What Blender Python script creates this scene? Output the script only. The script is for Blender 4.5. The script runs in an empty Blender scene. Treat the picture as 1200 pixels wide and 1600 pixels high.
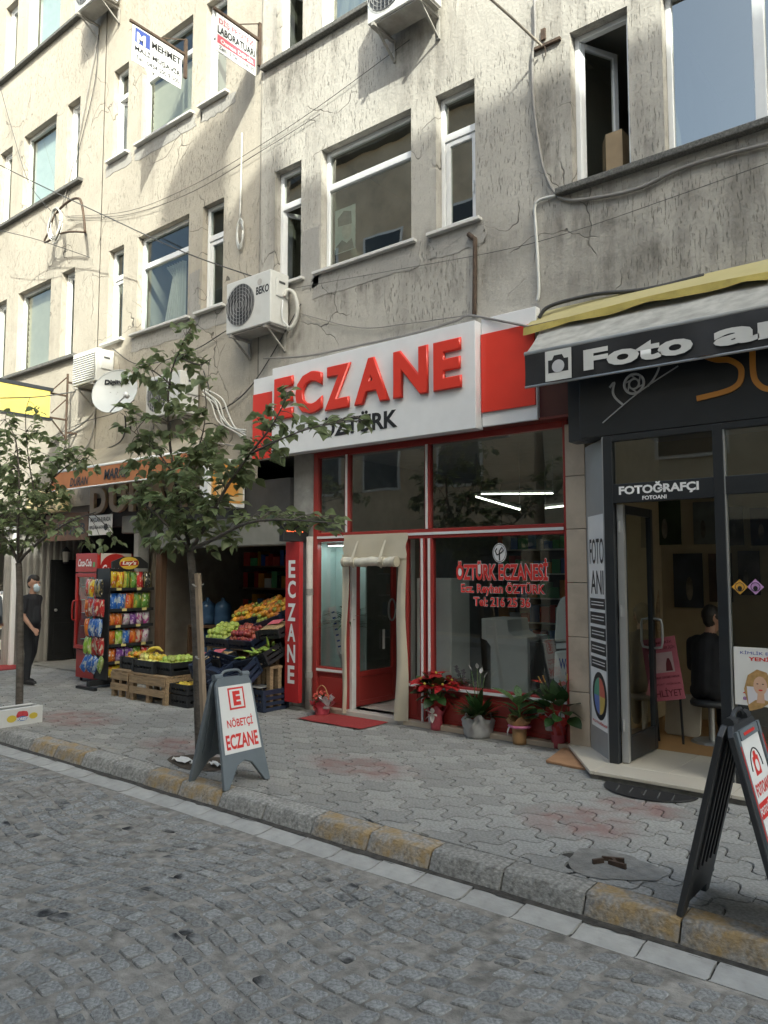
import bpy, math, random
from mathutils import Matrix, Vector
random.seed(7)
sc = bpy.context.scene
rnd = random.random
def ru(a, b): return a + (b - a) * random.random()
# ------------------------------------------------------------------ camera
CAMZ = 1.75; FPX = 1200.0
AX = ((0.7775, 0.0486, -0.6266), (0.6289, -0.0601, 0.7752), (0.0, 0.9970, 0.0773))  # world X, Y, Z seen from the camera (right, up, forward)
def ortho():
    d = Vector((-889 - 600, -(893 - 800), FPX)).normalized()
    p = math.atan(93 / FPX)
    up = Vector((0, math.cos(p), math.sin(p))); up = (up - d * up.dot(d)).normalized()
    X = -d; Z = up; Y = -(Z.cross(X))
    return X, Y, Z
AX = ortho()
cam = bpy.data.cameras.new('camera'); camo = bpy.data.objects.new('camera', cam)
sc.collection.objects.link(camo); sc.camera = camo
cam.sensor_fit = 'VERTICAL'; cam.sensor_height = 36; cam.lens = FPX / 1600 * 36
cam.clip_start = 0.05; cam.clip_end = 2000
r_ = Vector([a[0] for a in AX]); u_ = Vector([a[1] for a in AX]); f_ = Vector([a[2] for a in AX])
camo.matrix_world = Matrix(((r_.x, u_.x, -f_.x, 0), (r_.y, u_.y, -f_.y, 0), (r_.z, u_.z, -f_.z, CAMZ), (0, 0, 0, 1)))
def ray(px, py): return r_ * (px - 600) + u_ * (800 - py) + f_ * FPX
def onY(px, py, y): d = ray(px, py); t = y / d.y; return Vector((d.x * t, y, CAMZ + d.z * t))
def onX(px, py, x): d = ray(px, py); t = x / d.x; return Vector((x, d.y * t, CAMZ + d.z * t))
def onZ(px, py, z=0.0): d = ray(px, py); t = (z - CAMZ) / d.z; return Vector((d.x * t, d.y * t, z))
# ------------------------------------------------------------------ world, sun, exposure
SUN = Vector((0.60, -0.49, 0.63)).normalized()      # towards the sun
w = bpy.data.worlds.new('World'); sc.world = w; w.use_nodes = True
nt = w.node_tree; bg = nt.nodes['Background']
sky = nt.nodes.new('ShaderNodeTexSky'); sky.sky_type = 'NISHITA'; sky.sun_disc = False
sky.sun_elevation = math.asin(SUN.z); sky.sun_rotation = math.atan2(SUN.x, SUN.y)
sky.dust_density = 5.0; sky.air_density = 0.8; sky.ozone_density = 0.5
nt.links.new(sky.outputs[0], bg.inputs[0]); bg.inputs[1].default_value = 0.15
sl = bpy.data.lights.new('sun', 'SUN'); sl.energy = 2.6; sl.angle = math.radians(0.53); sl.color = (1, 0.925, 0.85)
so = bpy.data.objects.new('sun', sl); sc.collection.objects.link(so); so.location = (20, -15, 40)
so.rotation_euler = SUN.to_track_quat('Z', 'Y').to_euler()
sc.view_settings.view_transform = 'Standard'; sc.view_settings.look = 'None'
sc.view_settings.exposure = 1.63; sc.view_settings.gamma = 1.0
sc.view_settings.use_white_balance = True; sc.view_settings.white_balance_temperature = 6350; sc.view_settings.white_balance_tint = -3   # camera set for open shade
# ------------------------------------------------------------------ materials
MATS = {}
def nd(t, typ, **kw):
    n = t.nodes.new(typ)
    for k, v in kw.items(): setattr(n, k, v)
    return n
def mat(name, col, rough=0.6, var=0.12, scale=6.0, bump=0.0, bscale=40.0, metal=0.0, spec=0.5, dirt=0.0, dcol=(0.10, 0.09, 0.075), dscale=2.0, stretch=(1, 1, 1), trans=0.0, sheen=0.0):
    if name in MATS: return MATS[name]
    m = bpy.data.materials.new(name); m.use_nodes = True; t = m.node_tree
    b = t.nodes['Principled BSDF']
    b.inputs['Roughness'].default_value = rough; b.inputs['Metallic'].default_value = metal
    b.inputs['Specular IOR Level'].default_value = spec
    tc = nd(t, 'ShaderNodeTexCoord'); mp = nd(t, 'ShaderNodeMapping'); mp.inputs['Scale'].default_value = stretch
    t.links.new(tc.outputs['Object'], mp.inputs[0])
    oi = nd(t, 'ShaderNodeObjectInfo')
    n = nd(t, 'ShaderNodeTexNoise'); n.inputs['Scale'].default_value = scale; n.inputs['Detail'].default_value = 6
    t.links.new(mp.outputs[0], n.inputs['Vector'])
    mr = nd(t, 'ShaderNodeMapRange'); mr.inputs['From Min'].default_value = 0.3; mr.inputs['From Max'].default_value = 0.7
    mr.inputs['To Min'].default_value = 1 - var; mr.inputs['To Max'].default_value = 1 + var
    t.links.new(n.outputs['Fac'], mr.inputs['Value'])
    h = nd(t, 'ShaderNodeHueSaturation'); h.inputs['Color'].default_value = (*col, 1)
    t.links.new(mr.outputs[0], h.inputs['Value'])
    out = h.outputs[0]
    if dirt > 0:
        n2 = nd(t, 'ShaderNodeTexNoise'); n2.inputs['Scale'].default_value = dscale; n2.inputs['Detail'].default_value = 8; n2.inputs['Roughness'].default_value = 0.65
        t.links.new(tc.outputs['Object'], n2.inputs['Vector'])
        cr = nd(t, 'ShaderNodeMapRange'); cr.inputs['From Min'].default_value = 0.48; cr.inputs['From Max'].default_value = 0.72; cr.inputs['To Max'].default_value = dirt
        t.links.new(n2.outputs['Fac'], cr.inputs['Value'])
        mx = nd(t, 'ShaderNodeMix', data_type='RGBA'); mx.inputs['B'].default_value = (*dcol, 1)
        t.links.new(cr.outputs[0], mx.inputs['Factor']); t.links.new(out, mx.inputs['A']); out = mx.outputs['Result']
    t.links.new(out, b.inputs['Base Color'])
    if bump > 0:
        n3 = nd(t, 'ShaderNodeTexNoise'); n3.inputs['Scale'].default_value = bscale; n3.inputs['Detail'].default_value = 5
        t.links.new(mp.outputs[0], n3.inputs['Vector'])
        bp = nd(t, 'ShaderNodeBump'); bp.inputs['Strength'].default_value = bump; bp.inputs['Distance'].default_value = 0.01
        t.links.new(n3.outputs['Fac'], bp.inputs['Height']); t.links.new(bp.outputs[0], b.inputs['Normal'])
    if trans > 0:
        tl = nd(t, 'ShaderNodeBsdfTranslucent'); t.links.new(out, tl.inputs[0])
        ms = nd(t, 'ShaderNodeMixShader'); ms.inputs[0].default_value = trans
        t.links.new(b.outputs[0], ms.inputs[1]); t.links.new(tl.outputs[0], ms.inputs[2])
        t.links.new(ms.outputs[0], t.nodes['Material Output'].inputs[0])
    MATS[name] = m; return m
def objvar(m, amt_v=0.25, amt_h=0.0):
    """each object a shade of its own (by its random number)"""
    t = m.node_tree; h = [n for n in t.nodes if n.type == 'HUE_SAT'][0]; oi = [n for n in t.nodes if n.type == 'OBJECT_INFO'][0]
    old = h.inputs['Value'].links[0].from_socket
    mr = nd(t, 'ShaderNodeMapRange'); mr.inputs['To Min'].default_value = 1 - amt_v; mr.inputs['To Max'].default_value = 1 + amt_v
    t.links.new(oi.outputs['Random'], mr.inputs['Value'])
    mu = nd(t, 'ShaderNodeMath', operation='MULTIPLY'); t.links.new(old, mu.inputs[0]); t.links.new(mr.outputs[0], mu.inputs[1]); t.links.new(mu.outputs[0], h.inputs['Value'])
    if amt_h:
        m2 = nd(t, 'ShaderNodeMapRange'); m2.inputs['To Min'].default_value = 0.5 - amt_h; m2.inputs['To Max'].default_value = 0.5 + amt_h
        t.links.new(oi.outputs['Random'], m2.inputs['Value']); t.links.new(m2.outputs[0], h.inputs['Hue'])
    return m
def glass(name, tint=(0.8, 0.85, 0.84), ior=1.5, rough=0.0, boost=1.0):
    if name in MATS: return MATS[name]
    m = bpy.data.materials.new(name); m.use_nodes = True; t = m.node_tree
    t.nodes.remove(t.nodes['Principled BSDF'])
    tr = nd(t, 'ShaderNodeBsdfTransparent'); tr.inputs[0].default_value = (*tint, 1)
    gl = nd(t, 'ShaderNodeBsdfGlossy'); gl.inputs['Roughness'].default_value = rough; gl.inputs[0].default_value = (0.95, 0.97, 0.93, 1)
    tc = nd(t, 'ShaderNodeTexCoord'); n = nd(t, 'ShaderNodeTexNoise'); n.inputs['Scale'].default_value = 0.9
    t.links.new(tc.outputs['Object'], n.inputs['Vector'])
    bp = nd(t, 'ShaderNodeBump'); bp.inputs['Strength'].default_value = 0.06; bp.inputs['Distance'].default_value = 0.05
    t.links.new(n.outputs['Fac'], bp.inputs['Height']); t.links.new(bp.outputs[0], gl.inputs['Normal'])
    lw = nd(t, 'ShaderNodeLayerWeight'); pw5 = nd(t, 'ShaderNodeMath', operation='POWER'); pw5.inputs[1].default_value = 5.0; t.links.new(lw.outputs['Facing'], pw5.inputs[0])
    fr = nd(t, 'ShaderNodeMath', operation='MULTIPLY_ADD'); fr.inputs[1].default_value = 0.96; fr.inputs[2].default_value = 0.043; t.links.new(pw5.outputs[0], fr.inputs[0])   # same from both sides of the thin pane
    mu = nd(t, 'ShaderNodeMath', operation='MULTIPLY', use_clamp=True); mu.inputs[1].default_value = 2.0 * boost
    t.links.new(fr.outputs[0], mu.inputs[0])
    ms = nd(t, 'ShaderNodeMixShader'); t.links.new(mu.outputs[0], ms.inputs[0]); t.links.new(tr.outputs[0], ms.inputs[1]); t.links.new(gl.outputs[0], ms.inputs[2])
    t.links.new(ms.outputs[0], t.nodes['Material Output'].inputs[0])
    MATS[name] = m; return m
def emit(name, col, st):
    if name in MATS: return MATS[name]
    m = bpy.data.materials.new(name); m.use_nodes = True; b = m.node_tree.nodes['Principled BSDF']
    b.inputs['Base Color'].default_value = (*col, 1); b.inputs['Emission Color'].default_value = (*col, 1); b.inputs['Emission Strength'].default_value = st
    MATS[name] = m; return m
# ------------------------------------------------------------------ mesh helpers
COL = sc.collection
class MB:
    def __init__(s): s.v = []; s.f = []; s.m = []; s.mi = 0
    def add(s, vs, fs):
        o = len(s.v); s.v += [tuple(p) for p in vs]; s.f += [tuple(i + o for i in f) for f in fs]; s.m += [s.mi] * len(fs); return s
    def box(s, x0, x1, y0, y1, z0, z1):
        return s.add([(x0, y0, z0), (x1, y0, z0), (x1, y1, z0), (x0, y1, z0), (x0, y0, z1), (x1, y0, z1), (x1, y1, z1), (x0, y1, z1)],
                     [(0, 3, 2, 1), (4, 5, 6, 7), (0, 1, 5, 4), (1, 2, 6, 5), (2, 3, 7, 6), (3, 0, 4, 7)])
    def obox(s, c, U, V, N, a, b, d):
        c = Vector(c); U = Vector(U).normalized() * a / 2; V = Vector(V).normalized() * b / 2; N = Vector(N).normalized() * d / 2
        P = [c + i * U + j * V + k * N for k in (-1, 1) for j, i in ((-1, -1), (-1, 1), (1, 1), (1, -1))]
        return s.add(P, [(0, 3, 2, 1), (4, 5, 6, 7), (0, 1, 5, 4), (1, 2, 6, 5), (2, 3, 7, 6), (3, 0, 4, 7)])
    def bar(s, p, q, a, b=None, up=(0, 0, 1)):
        p = Vector(p); q = Vector(q); d = q - p; b = b or a
        up = Vector(up)
        if abs(d.normalized().dot(up)) > 0.98: up = Vector((0, 1, 0))
        S = d.cross(up).normalized(); T = S.cross(d).normalized()
        return s.obox((p + q) / 2, d, S, T, d.length, a, b)
    def tube(s, pts, r, n=8, cap=True):
        pts = [Vector(p) for p in pts]; rr = r if isinstance(r, (list, tuple)) else [r] * len(pts)
        vs = []; fs = []; S = None
        for i, p in enumerate(pts):
            d = (pts[min(i + 1, len(pts) - 1)] - pts[max(i - 1, 0)])
            if d.length < 1e-9: d = Vector((0, 0, 1))
            d.normalize()
            if S is None:
                S = d.cross(Vector((0, 0, 1)))
                if S.length < 0.05: S = d.cross(Vector((0, 1, 0)))
            S = S - d * S.dot(d)
            if S.length < 1e-6: S = d.orthogonal()
            S.normalize(); T = d.cross(S)
            for k in range(n):
                a = 2 * math.pi * k / n; vs.append(p + (S * math.cos(a) + T * math.sin(a)) * rr[i])
        for i in range(len(pts) - 1):
            for k in range(n):
                fs.append((i * n + k, i * n + (k + 1) % n, (i + 1) * n + (k + 1) % n, (i + 1) * n + k))
        if cap:
            fs.append(tuple(range(n - 1, -1, -1))); fs.append(tuple((len(pts) - 1) * n + k for k in range(n)))
        return s.add(vs, fs)
    def lathe(s, prof, c=(0, 0, 0), n=16, axis=(0, 0, 1)):
        c = Vector(c); A = Vector(axis).normalized(); S = A.orthogonal().normalized(); T = A.cross(S); vs = []; fs = []
        for r, h in prof:
            for k in range(n):
                a = 2 * math.pi * k / n; vs.append(c + A * h + (S * math.cos(a) + T * math.sin(a)) * r)
        for i in range(len(prof) - 1):
            for k in range(n): fs.append((i * n + k, i * n + (k + 1) % n, (i + 1) * n + (k + 1) % n, (i + 1) * n + k))
        fs.append(tuple(range(n - 1, -1, -1))); fs.append(tuple((len(prof) - 1) * n + k for k in range(n)))
        return s.add(vs, fs)
    def prism(s, poly, O, U, V, N, d):
        """polygon in (u,v) on the plane O,U,V thickened by d along N"""
        O = Vector(O); U = Vector(U); V = Vector(V); N = Vector(N); n = len(poly)
        a = [O + U * u + V * v for u, v in poly]; b = [p + N * d for p in a]
        ar = sum(poly[i][0] * poly[(i + 1) % n][1] - poly[(i + 1) % n][0] * poly[i][1] for i in range(n))
        fs = [tuple(range(n)), tuple(range(2 * n - 1, n - 1, -1))] + [(i, i + n, (i + 1) % n + n, (i + 1) % n) for i in range(n)]
        if (U.cross(V).dot(N) > 0) == (ar > 0): fs = [tuple(reversed(f)) for f in fs]
        return s.add(a + b, fs)
    def ball(s, c, rx, ry=None, rz=None, n=10, m=7):
        ry = ry or rx; rz = rz or rx; c = Vector(c); vs = [c + Vector((0, 0, -rz))]; fs = []
        for i in range(1, m):
            t = -math.pi / 2 + math.pi * i / m
            for k in range(n):
                a = 2 * math.pi * k / n; vs.append(c + Vector((rx * math.cos(t) * math.cos(a), ry * math.cos(t) * math.sin(a), rz * math.sin(t))))
        vs.append(c + Vector((0, 0, rz))); L = len(vs) - 1
        for k in range(n): fs.append((0, 1 + (k + 1) % n, 1 + k)); fs.append((L, L - n + k, L - n + (k + 1) % n))
        for i in range(m - 2):
            for k in range(n): fs.append((1 + i * n + k, 1 + i * n + (k + 1) % n, 1 + (i + 1) * n + (k + 1) % n, 1 + (i + 1) * n + k))
        return s.add(vs, fs)
    def mesh(s, name, mats, smooth=False):
        me = bpy.data.meshes.new(name); me.from_pydata(s.v, [], s.f)
        for m in (mats if isinstance(mats, (list, tuple)) else [mats]): me.materials.append(m)
        me.polygons.foreach_set('material_index', s.m)
        if smooth: me.polygons.foreach_set('use_smooth', [True] * len(s.f))
        me.update(); return me
    def build(s, name, mats, parent=None, smooth=False, bevel=0.0, seg=2):
        o = link(name, s.mesh(name, mats, smooth), parent)
        if bevel:
            b = o.modifiers.new('bevel', 'BEVEL'); b.width = bevel; b.segments = seg; b.limit_method = 'ANGLE'; b.angle_limit = math.radians(40)
        return o
def link(name, data, parent=None):
    o = bpy.data.objects.new(name, data); COL.objects.link(o)
    if parent: par(o, parent)
    return o
def world_of(p):
    M = Matrix.LocRotScale(p.location, p.rotation_euler, p.scale)
    if p.parent: M = world_of(p.parent) @ p.matrix_parent_inverse @ M
    return M
def par(o, p): o.parent = p; o.matrix_parent_inverse = world_of(p).inverted()
def tag(o, label=None, cat=None, group=None, kind=None):
    if label: o['label'] = label
    if cat: o['category'] = cat
    if group: o['group'] = group
    if kind: o['kind'] = kind
    return o
def thing(name, label, cat, loc, group=None):
    o = bpy.data.objects.new(name, None); COL.objects.link(o); o.location = loc; o.empty_display_size = 0.1
    return tag(o, label, cat, group)
def dup(o, parent=None):
    c = o.copy(); COL.objects.link(c); c.parent = parent
    for ch in list(o.children): dup(ch, c)
    return c
def sub(a, b, n): return [Vector(a).lerp(Vector(b), i / n) for i in range(n + 1)]
def spline(pts, k=6):
    P = [Vector(p) for p in pts]; out = []
    for i in range(len(P) - 1):
        a = P[max(i - 1, 0)]; b = P[i]; c = P[i + 1]; d = P[min(i + 2, len(P) - 1)]
        for j in range(k):
            t = j / k; out.append(0.5 * ((2 * b) + (c - a) * t + (2 * a - 5 * b + 4 * c - d) * t * t + (3 * b - a - 3 * c + d) * t ** 3))
    out.append(P[-1]); return out
TMP = bpy.data.scenes.new('tmp')
def text_data(s, bold=0.0, extrude=0.0, bevel=0.0, shear=0.0, space=1.0, res=3):
    cu = bpy.data.curves.new('t', 'FONT'); cu.body = s; cu.size = 1; cu.offset = bold; cu.extrude = extrude; cu.bevel_depth = bevel; cu.bevel_resolution = 0
    cu.shear = shear; cu.space_character = space; cu.resolution_u = res; cu.align_x = 'LEFT'
    ob = bpy.data.objects.new('t', cu); TMP.collection.objects.link(ob)
    vl = TMP.view_layers[0]; vl.update(); dg = vl.depsgraph
    me = bpy.data.meshes.new_from_object(ob.evaluated_get(dg)); bpy.data.objects.remove(ob); bpy.data.curves.remove(cu); return me
def text(s, O, U, V, u0, u1, v0, v1, m, parent, name='lettering', bold=0.02, depth=0.0, bevel=0.0, off=0.003, shear=0.0, space=1.0, res=3):
    """text fitted to the rectangle u0..u1 x v0..v1 of the plane O + u U + v V"""
    me = text_data(s, bold, depth, bevel, shear, space, res)
    O = Vector(O); U = Vector(U).normalized(); V = Vector(V).normalized(); N = U.cross(V)
    xs = [v.co.x for v in me.vertices]; ys = [v.co.y for v in me.vertices]; zs = [v.co.z for v in me.vertices]
    a, b, c, d, e = min(xs), max(xs), min(ys), max(ys), min(zs)
    sx = (u1 - u0) / max(b - a, 1e-6); sy = (v1 - v0) / max(d - c, 1e-6)
    for v in me.vertices: v.co = O + U * (u0 + (v.co.x - a) * sx) + V * (v0 + (v.co.y - c) * sy) + N * (off + (v.co.z - e))
    me.materials.clear(); me.materials.append(m); me.name = name
    return link(name, me, parent)
XU = Vector((1, 0, 0)); YU = Vector((0, 1, 0)); ZU = Vector((0, 0, 1))
def cable(name, label, pts, r, m, cat='cable', group=None, parent=None, k=6):
    o = MB().tube(spline(pts, k), r, 6).build(name, m, parent, True)
    if not parent: tag(o, label, cat, group)
    return o
# common materials
M_white = mat('white_pvc', (0.72, 0.73, 0.74), 0.35, 0.05, 3, dirt=0.25, dscale=3, dcol=(0.35, 0.33, 0.3))
M_metal = mat('grey_metal', (0.35, 0.36, 0.37), 0.4, 0.1, 8, metal=0.7)
M_black = mat('black_plastic', (0.02, 0.021, 0.023), 0.45, 0.1)
M_dark = mat('dark_paint', (0.03, 0.034, 0.04), 0.4, 0.15)
M_rust = mat('rusty_steel', (0.07, 0.045, 0.03), 0.8, 0.35, 20, bump=0.3)
M_red = mat('red_paint', (0.31, 0.034, 0.03), 0.35, 0.06, 4, dirt=0.12, dscale=3, dcol=(0.2, 0.03, 0.03))
M_signred = mat('sign_red', (0.66, 0.04, 0.025), 0.3, 0.03)
M_signwhite = mat('sign_white', (0.74, 0.75, 0.77), 0.3, 0.03, dirt=0.10, dscale=2, dcol=(0.5, 0.5, 0.5))
M_ink = mat('black_ink', (0.012, 0.012, 0.014), 0.5, 0.05)
M_cable = mat('grey_cable', (0.30, 0.29, 0.27), 0.6, 0.2)
M_cabled = mat('dark_cable', (0.05, 0.05, 0.05), 0.6, 0.2)
M_wood = mat('pallet_wood', (0.30, 0.21, 0.12), 0.75, 0.3, 6, bump=0.3, bscale=30, stretch=(1, 8, 8), dirt=0.4, dscale=8)
M_glass = glass('window_glass', (0.80, 0.86, 0.84), boost=0.8); M_film = glass('filmed_glass', (0.62, 0.66, 0.60), boost=3.0)
M_shopglass = glass('shop_glass', (0.70, 0.74, 0.73), 1.45, boost=1.3)
M_room = mat('dark_room', (0.22, 0.215, 0.19), 0.9, 0.2, 1.0)
M_paper = mat('white_paper', (0.72, 0.72, 0.70), 0.6, 0.04)
# ================================================================== GROUND
def shade_mat(m, amt):
    t = m.node_tree; h = [n for n in t.nodes if n.type == 'HUE_SAT'][0]; oi = [n for n in t.nodes if n.type == 'OBJECT_INFO'][0]
    old = h.inputs['Value'].links[0].from_socket
    at = nd(t, 'ShaderNodeAttribute'); at.attribute_name = 'shade'
    ad = nd(t, 'ShaderNodeMath', operation='ADD'); t.links.new(at.outputs['Fac'], ad.inputs[0]); t.links.new(oi.outputs['Random'], ad.inputs[1])
    fr = nd(t, 'ShaderNodeMath', operation='FRACT'); t.links.new(ad.outputs[0], fr.inputs[0])
    mr = nd(t, 'ShaderNodeMapRange'); mr.inputs['To Min'].default_value = 1 - amt; mr.inputs['To Max'].default_value = 1 + amt; t.links.new(fr.outputs[0], mr.inputs['Value'])
    mu = nd(t, 'ShaderNodeMath', operation='MULTIPLY'); t.links.new(old, mu.inputs[0]); t.links.new(mr.outputs[0], mu.inputs[1]); t.links.new(mu.outputs[0], h.inputs['Value'])
    return m
def world_patches(m, patches, col, amt, nscale=3.0, world=True):
    """stains with a shape of their own at given places (x, y, half sizes)"""
    t = m.node_tree; b = t.nodes['Principled BSDF']; src = b.inputs['Base Color'].links[0].from_socket
    g = nd(t, 'ShaderNodeNewGeometry'); n = nd(t, 'ShaderNodeTexNoise'); n.inputs['Scale'].default_value = nscale; n.inputs['Detail'].default_value = 5
    t.links.new(g.outputs['Position'], n.inputs['Vector']); tot = None
    for (x, y, hx, hy) in patches:
        mp = nd(t, 'ShaderNodeMapping'); mp.inputs['Location'].default_value = (-x / hx, -y / hy, 0); mp.inputs['Scale'].default_value = (1 / hx, 1 / hy, 0)
        t.links.new(g.outputs['Position'], mp.inputs[0])
        ln = nd(t, 'ShaderNodeVectorMath', operation='LENGTH'); t.links.new(mp.outputs[0], ln.inputs[0])
        mr = nd(t, 'ShaderNodeMapRange'); mr.inputs['From Min'].default_value = 1.15; mr.inputs['From Max'].default_value = 0.6; t.links.new(ln.outputs['Value'], mr.inputs['Value'])
        if tot is None: tot = mr.outputs[0]
        else:
            mx = nd(t, 'ShaderNodeMath', operation='MAXIMUM'); t.links.new(tot, mx.inputs[0]); t.links.new(mr.outputs[0], mx.inputs[1]); tot = mx.outputs[0]
    n2 = nd(t, 'ShaderNodeMapRange'); n2.inputs['From Min'].default_value = 0.3; n2.inputs['From Max'].default_value = 0.6; n2.inputs['To Max'].default_value = amt; t.links.new(n.outputs['Fac'], n2.inputs['Value'])
    mu = nd(t, 'ShaderNodeMath', operation='MULTIPLY'); t.links.new(tot, mu.inputs[0]); t.links.new(n2.outputs[0], mu.inputs[1])
    mx = nd(t, 'ShaderNodeMix', data_type='RGBA'); mx.inputs['B'].default_value = (*col, 1); t.links.new(mu.outputs[0], mx.inputs['Factor']); t.links.new(src, mx.inputs['A']); t.links.new(mx.outputs['Result'], b.inputs['Base Color'])
RZ = -0.12
M_cob = shade_mat(mat('cobble_stone', (0.255, 0.257, 0.25), 0.9, 0.42, 55, bump=1.0, bscale=130, dirt=0.5, dscale=1.3, dcol=(0.32, 0.295, 0.255), spec=.25), 0.2)
world_patches(M_cob, [(onZ(x, y, RZ).x, onZ(x, y, RZ).y, a, a * 0.8) for x, y, a in ((30, 1242, .10), (100, 1253, .09), (85, 1262, .10), (160, 1273, .08), (160, 1280, .07), (192, 1292, .09), (120, 1349, .07), (224, 1389, .06), (92, 1431, .08), (507, 1373, .07), (545, 1404, .08), (503, 1423, .07), (545, 1502, .04))] + [(ru(-7, -.8), ru(1.6, 3.7), ru(.04, .08), ru(.035, .06)) for _ in range(26)], (0.025, 0.025, 0.027), 1.0, 6)
M_sand = mat('sand_bed', (0.24, 0.225, 0.20), 0.95, 0.45, 12, bump=0.8, bscale=90)
M_pav = shade_mat(mat('paver_concrete', (0.292, 0.29, 0.275), 0.88, 0.30, 48, bump=0.6, bscale=120, dirt=0.45, dscale=1.1, dcol=(0.185, 0.178, 0.165)), 0.15)
world_patches(M_pav, [(onZ(x, y).x, onZ(x, y).y, a, b) for x, y, a, b in ((560, 1197, .62, .33), (905, 1283, .42, .36), (300, 1168, .7, .36), (120, 1122, .7, .4), (1000, 1262, .35, .22))], (0.235, 0.13, 0.118), 0.75, 5)
world_patches(M_pav, [(onZ(x, y).x, onZ(x, y).y, a, b) for x, y, a, b in ((640, 1298, .18, .12), (150, 1165, .5, .1), (860, 1180, .3, .12))], (0.36, 0.34, 0.30), 0.7, 8)
M_bed = mat('joint_dirt', (0.04, 0.038, 0.034), 0.95, 0.3, 20)
road = tag(MB().box(-60, 40, -2.2, 3.80, RZ - 0.3, RZ - 0.0065).build('road', M_sand), kind='structure')
def field(parent, name, cells, mesh_of, cap, mtl, stuffname):
    """the biggest-looking pieces as objects of their own, the rest joined"""
    cells.sort(key=lambda c: -c[0]); shared = {}
    rest = MB(); sh = []
    for i, (sz, pos, mb, key) in enumerate(cells):
        if i < cap:
            if key is not None:
                if key not in shared: shared[key] = mb.mesh(name, mtl, False)
                me = shared[key]
            else: me = mb.mesh(name, mtl, False)
            o = link(name, me); o.location = pos; o.parent = parent
        else:
            rest.add([Vector(v) + Vector(pos) for v in mb.v], mb.f); sh += [rnd()] * len(mb.v)
    me = rest.mesh(stuffname, mtl); at = me.attributes.new('shade', 'FLOAT', 'POINT'); at.data.foreach_set('value', sh)
    return tag(link(stuffname, me, parent), kind='stuff')
def vis(p, z):
    d = Vector(p) - Vector((0, 0, CAMZ)); f = d.dot(f_)
    if f < 0.3: return -1
    u = d.dot(r_) / f * FPX + 600; v = 800 - d.dot(u_) / f * FPX
    return (1 / f) if (-60 < u < 1260 and -20 < v < 1640) else 0.001 / f
def cob_warp(s, t):
    a = 0.13 * math.cos(2 * math.pi * (s + 0.5) / 3.1 + 0.5 * t); c = 0.35
    return Vector((s * 0.94 + t * c * 0.25, t + a - 0.10 * s * 0, 0))
cells = []
t = 0.2; row = 0
while t < 4.2:
    h = ru(0.088, 0.125); s = -15.5 + ru(0, 0.1)
    while s < 2.2:
        l = ru(0.088, 0.148); c = cob_warp(s + l / 2, t + h / 2)
        if 0.6 < c.y < 3.75 and -14.5 < c.x < 1.3:
            g = ru(0.004, 0.009); pts = []
            for (a, b) in ((1, .72), (.75, 1), (-.75, 1), (-1, .72), (-1, -.72), (-.75, -1), (.75, -1), (1, -.72)):
                pts.append(cob_warp(s + l / 2 + a * (l / 2 - g) * ru(.88, 1.04), t + h / 2 + b * (h / 2 - g) * ru(.88, 1.04)) - c)
            if c.y + max(p.y for p in pts) < 3.795:
                tx, ty, dz = ru(-.08, .08), ru(-.08, .08), (ru(-.008, .004) if rnd() < .93 else ru(-.016, -.008)); mb = MB(); n = 8; vs = []
                for k, (q, z) in enumerate(((1, -0.035), (1, -0.007), (0.91, 0.0))):
                    for p in pts: vs.append((p.x * q, p.y * q, z + dz + p.x * tx + p.y * ty))
                fs = [tuple(2 * n + i for i in range(n))]
                for k in range(2):
                    for i in range(n): fs.append((k * n + i, k * n + (i + 1) % n, (k + 1) * n + (i + 1) % n, (k + 1) * n + i))
                # outline runs anticlockwise
                mb.add(vs, fs); cells.append((vis((c.x, c.y, RZ), 0), (c.x, c.y, RZ), mb, None))
        s += l
    t += h; row += 1
field(road, 'cobblestone', cells, None, 300, M_cob, 'cobblestones')
# gutter: shallow concrete channel stones
M_gut = mat('gutter_concrete', (0.37, 0.365, 0.345), 0.85, 0.16, 8, bump=0.35, bscale=60, dirt=0.4, dscale=2.5, dcol=(0.2, 0.19, 0.17))
shade_mat(M_gut, 0.08)
gut = tag(MB().box(-60, 40, 3.80, 4.06, RZ - 0.3, RZ - 0.018).build('gutter', M_bed), kind='structure')
gm = MB(); prof = [(3.795, -0.004), (3.82, -0.008), (3.89, -0.012), (3.955, -0.004), (3.985, 0.006)]
L = 0.345
vs = []; nP = len(prof)
for x in (0.006, L - 0.006):
    for q, (y, z) in enumerate(prof): vs.append((x + .006 * math.sin(q * 1.7), y, RZ + z))
    for (y, z) in prof: vs.append((x, y, RZ - 0.05))
fs = [(i, i + 1, 2 * nP + i + 1, 2 * nP + i)[::-1] for i in range(nP - 1)] + [tuple(list(range(nP)) + list(range(2 * nP - 1, nP - 1, -1))), tuple(reversed([2 * nP + i for i in list(range(nP)) + list(range(2 * nP - 1, nP - 1, -1))]))]
fs += [(0, 2 * nP, 3 * nP, nP), (nP - 1, 2 * nP - 1, 4 * nP - 1, 3 * nP - 1)]
gm.add([(a - L / 2, b - 3.8, c - RZ) for a, b, c in vs], fs); gme = gm.mesh('gutter_stone', M_gut)
x = -16.0
while x < 1.5:
    o = link('gutter_stone', gme); o.location = (x + L / 2, 3.8 + ru(-.003, .003), RZ + ru(-.003, .003)); o.rotation_euler = (ru(-.01, .01), ru(-.008, .008), ru(-.008, .008)); o.parent = gut; x += L
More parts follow.
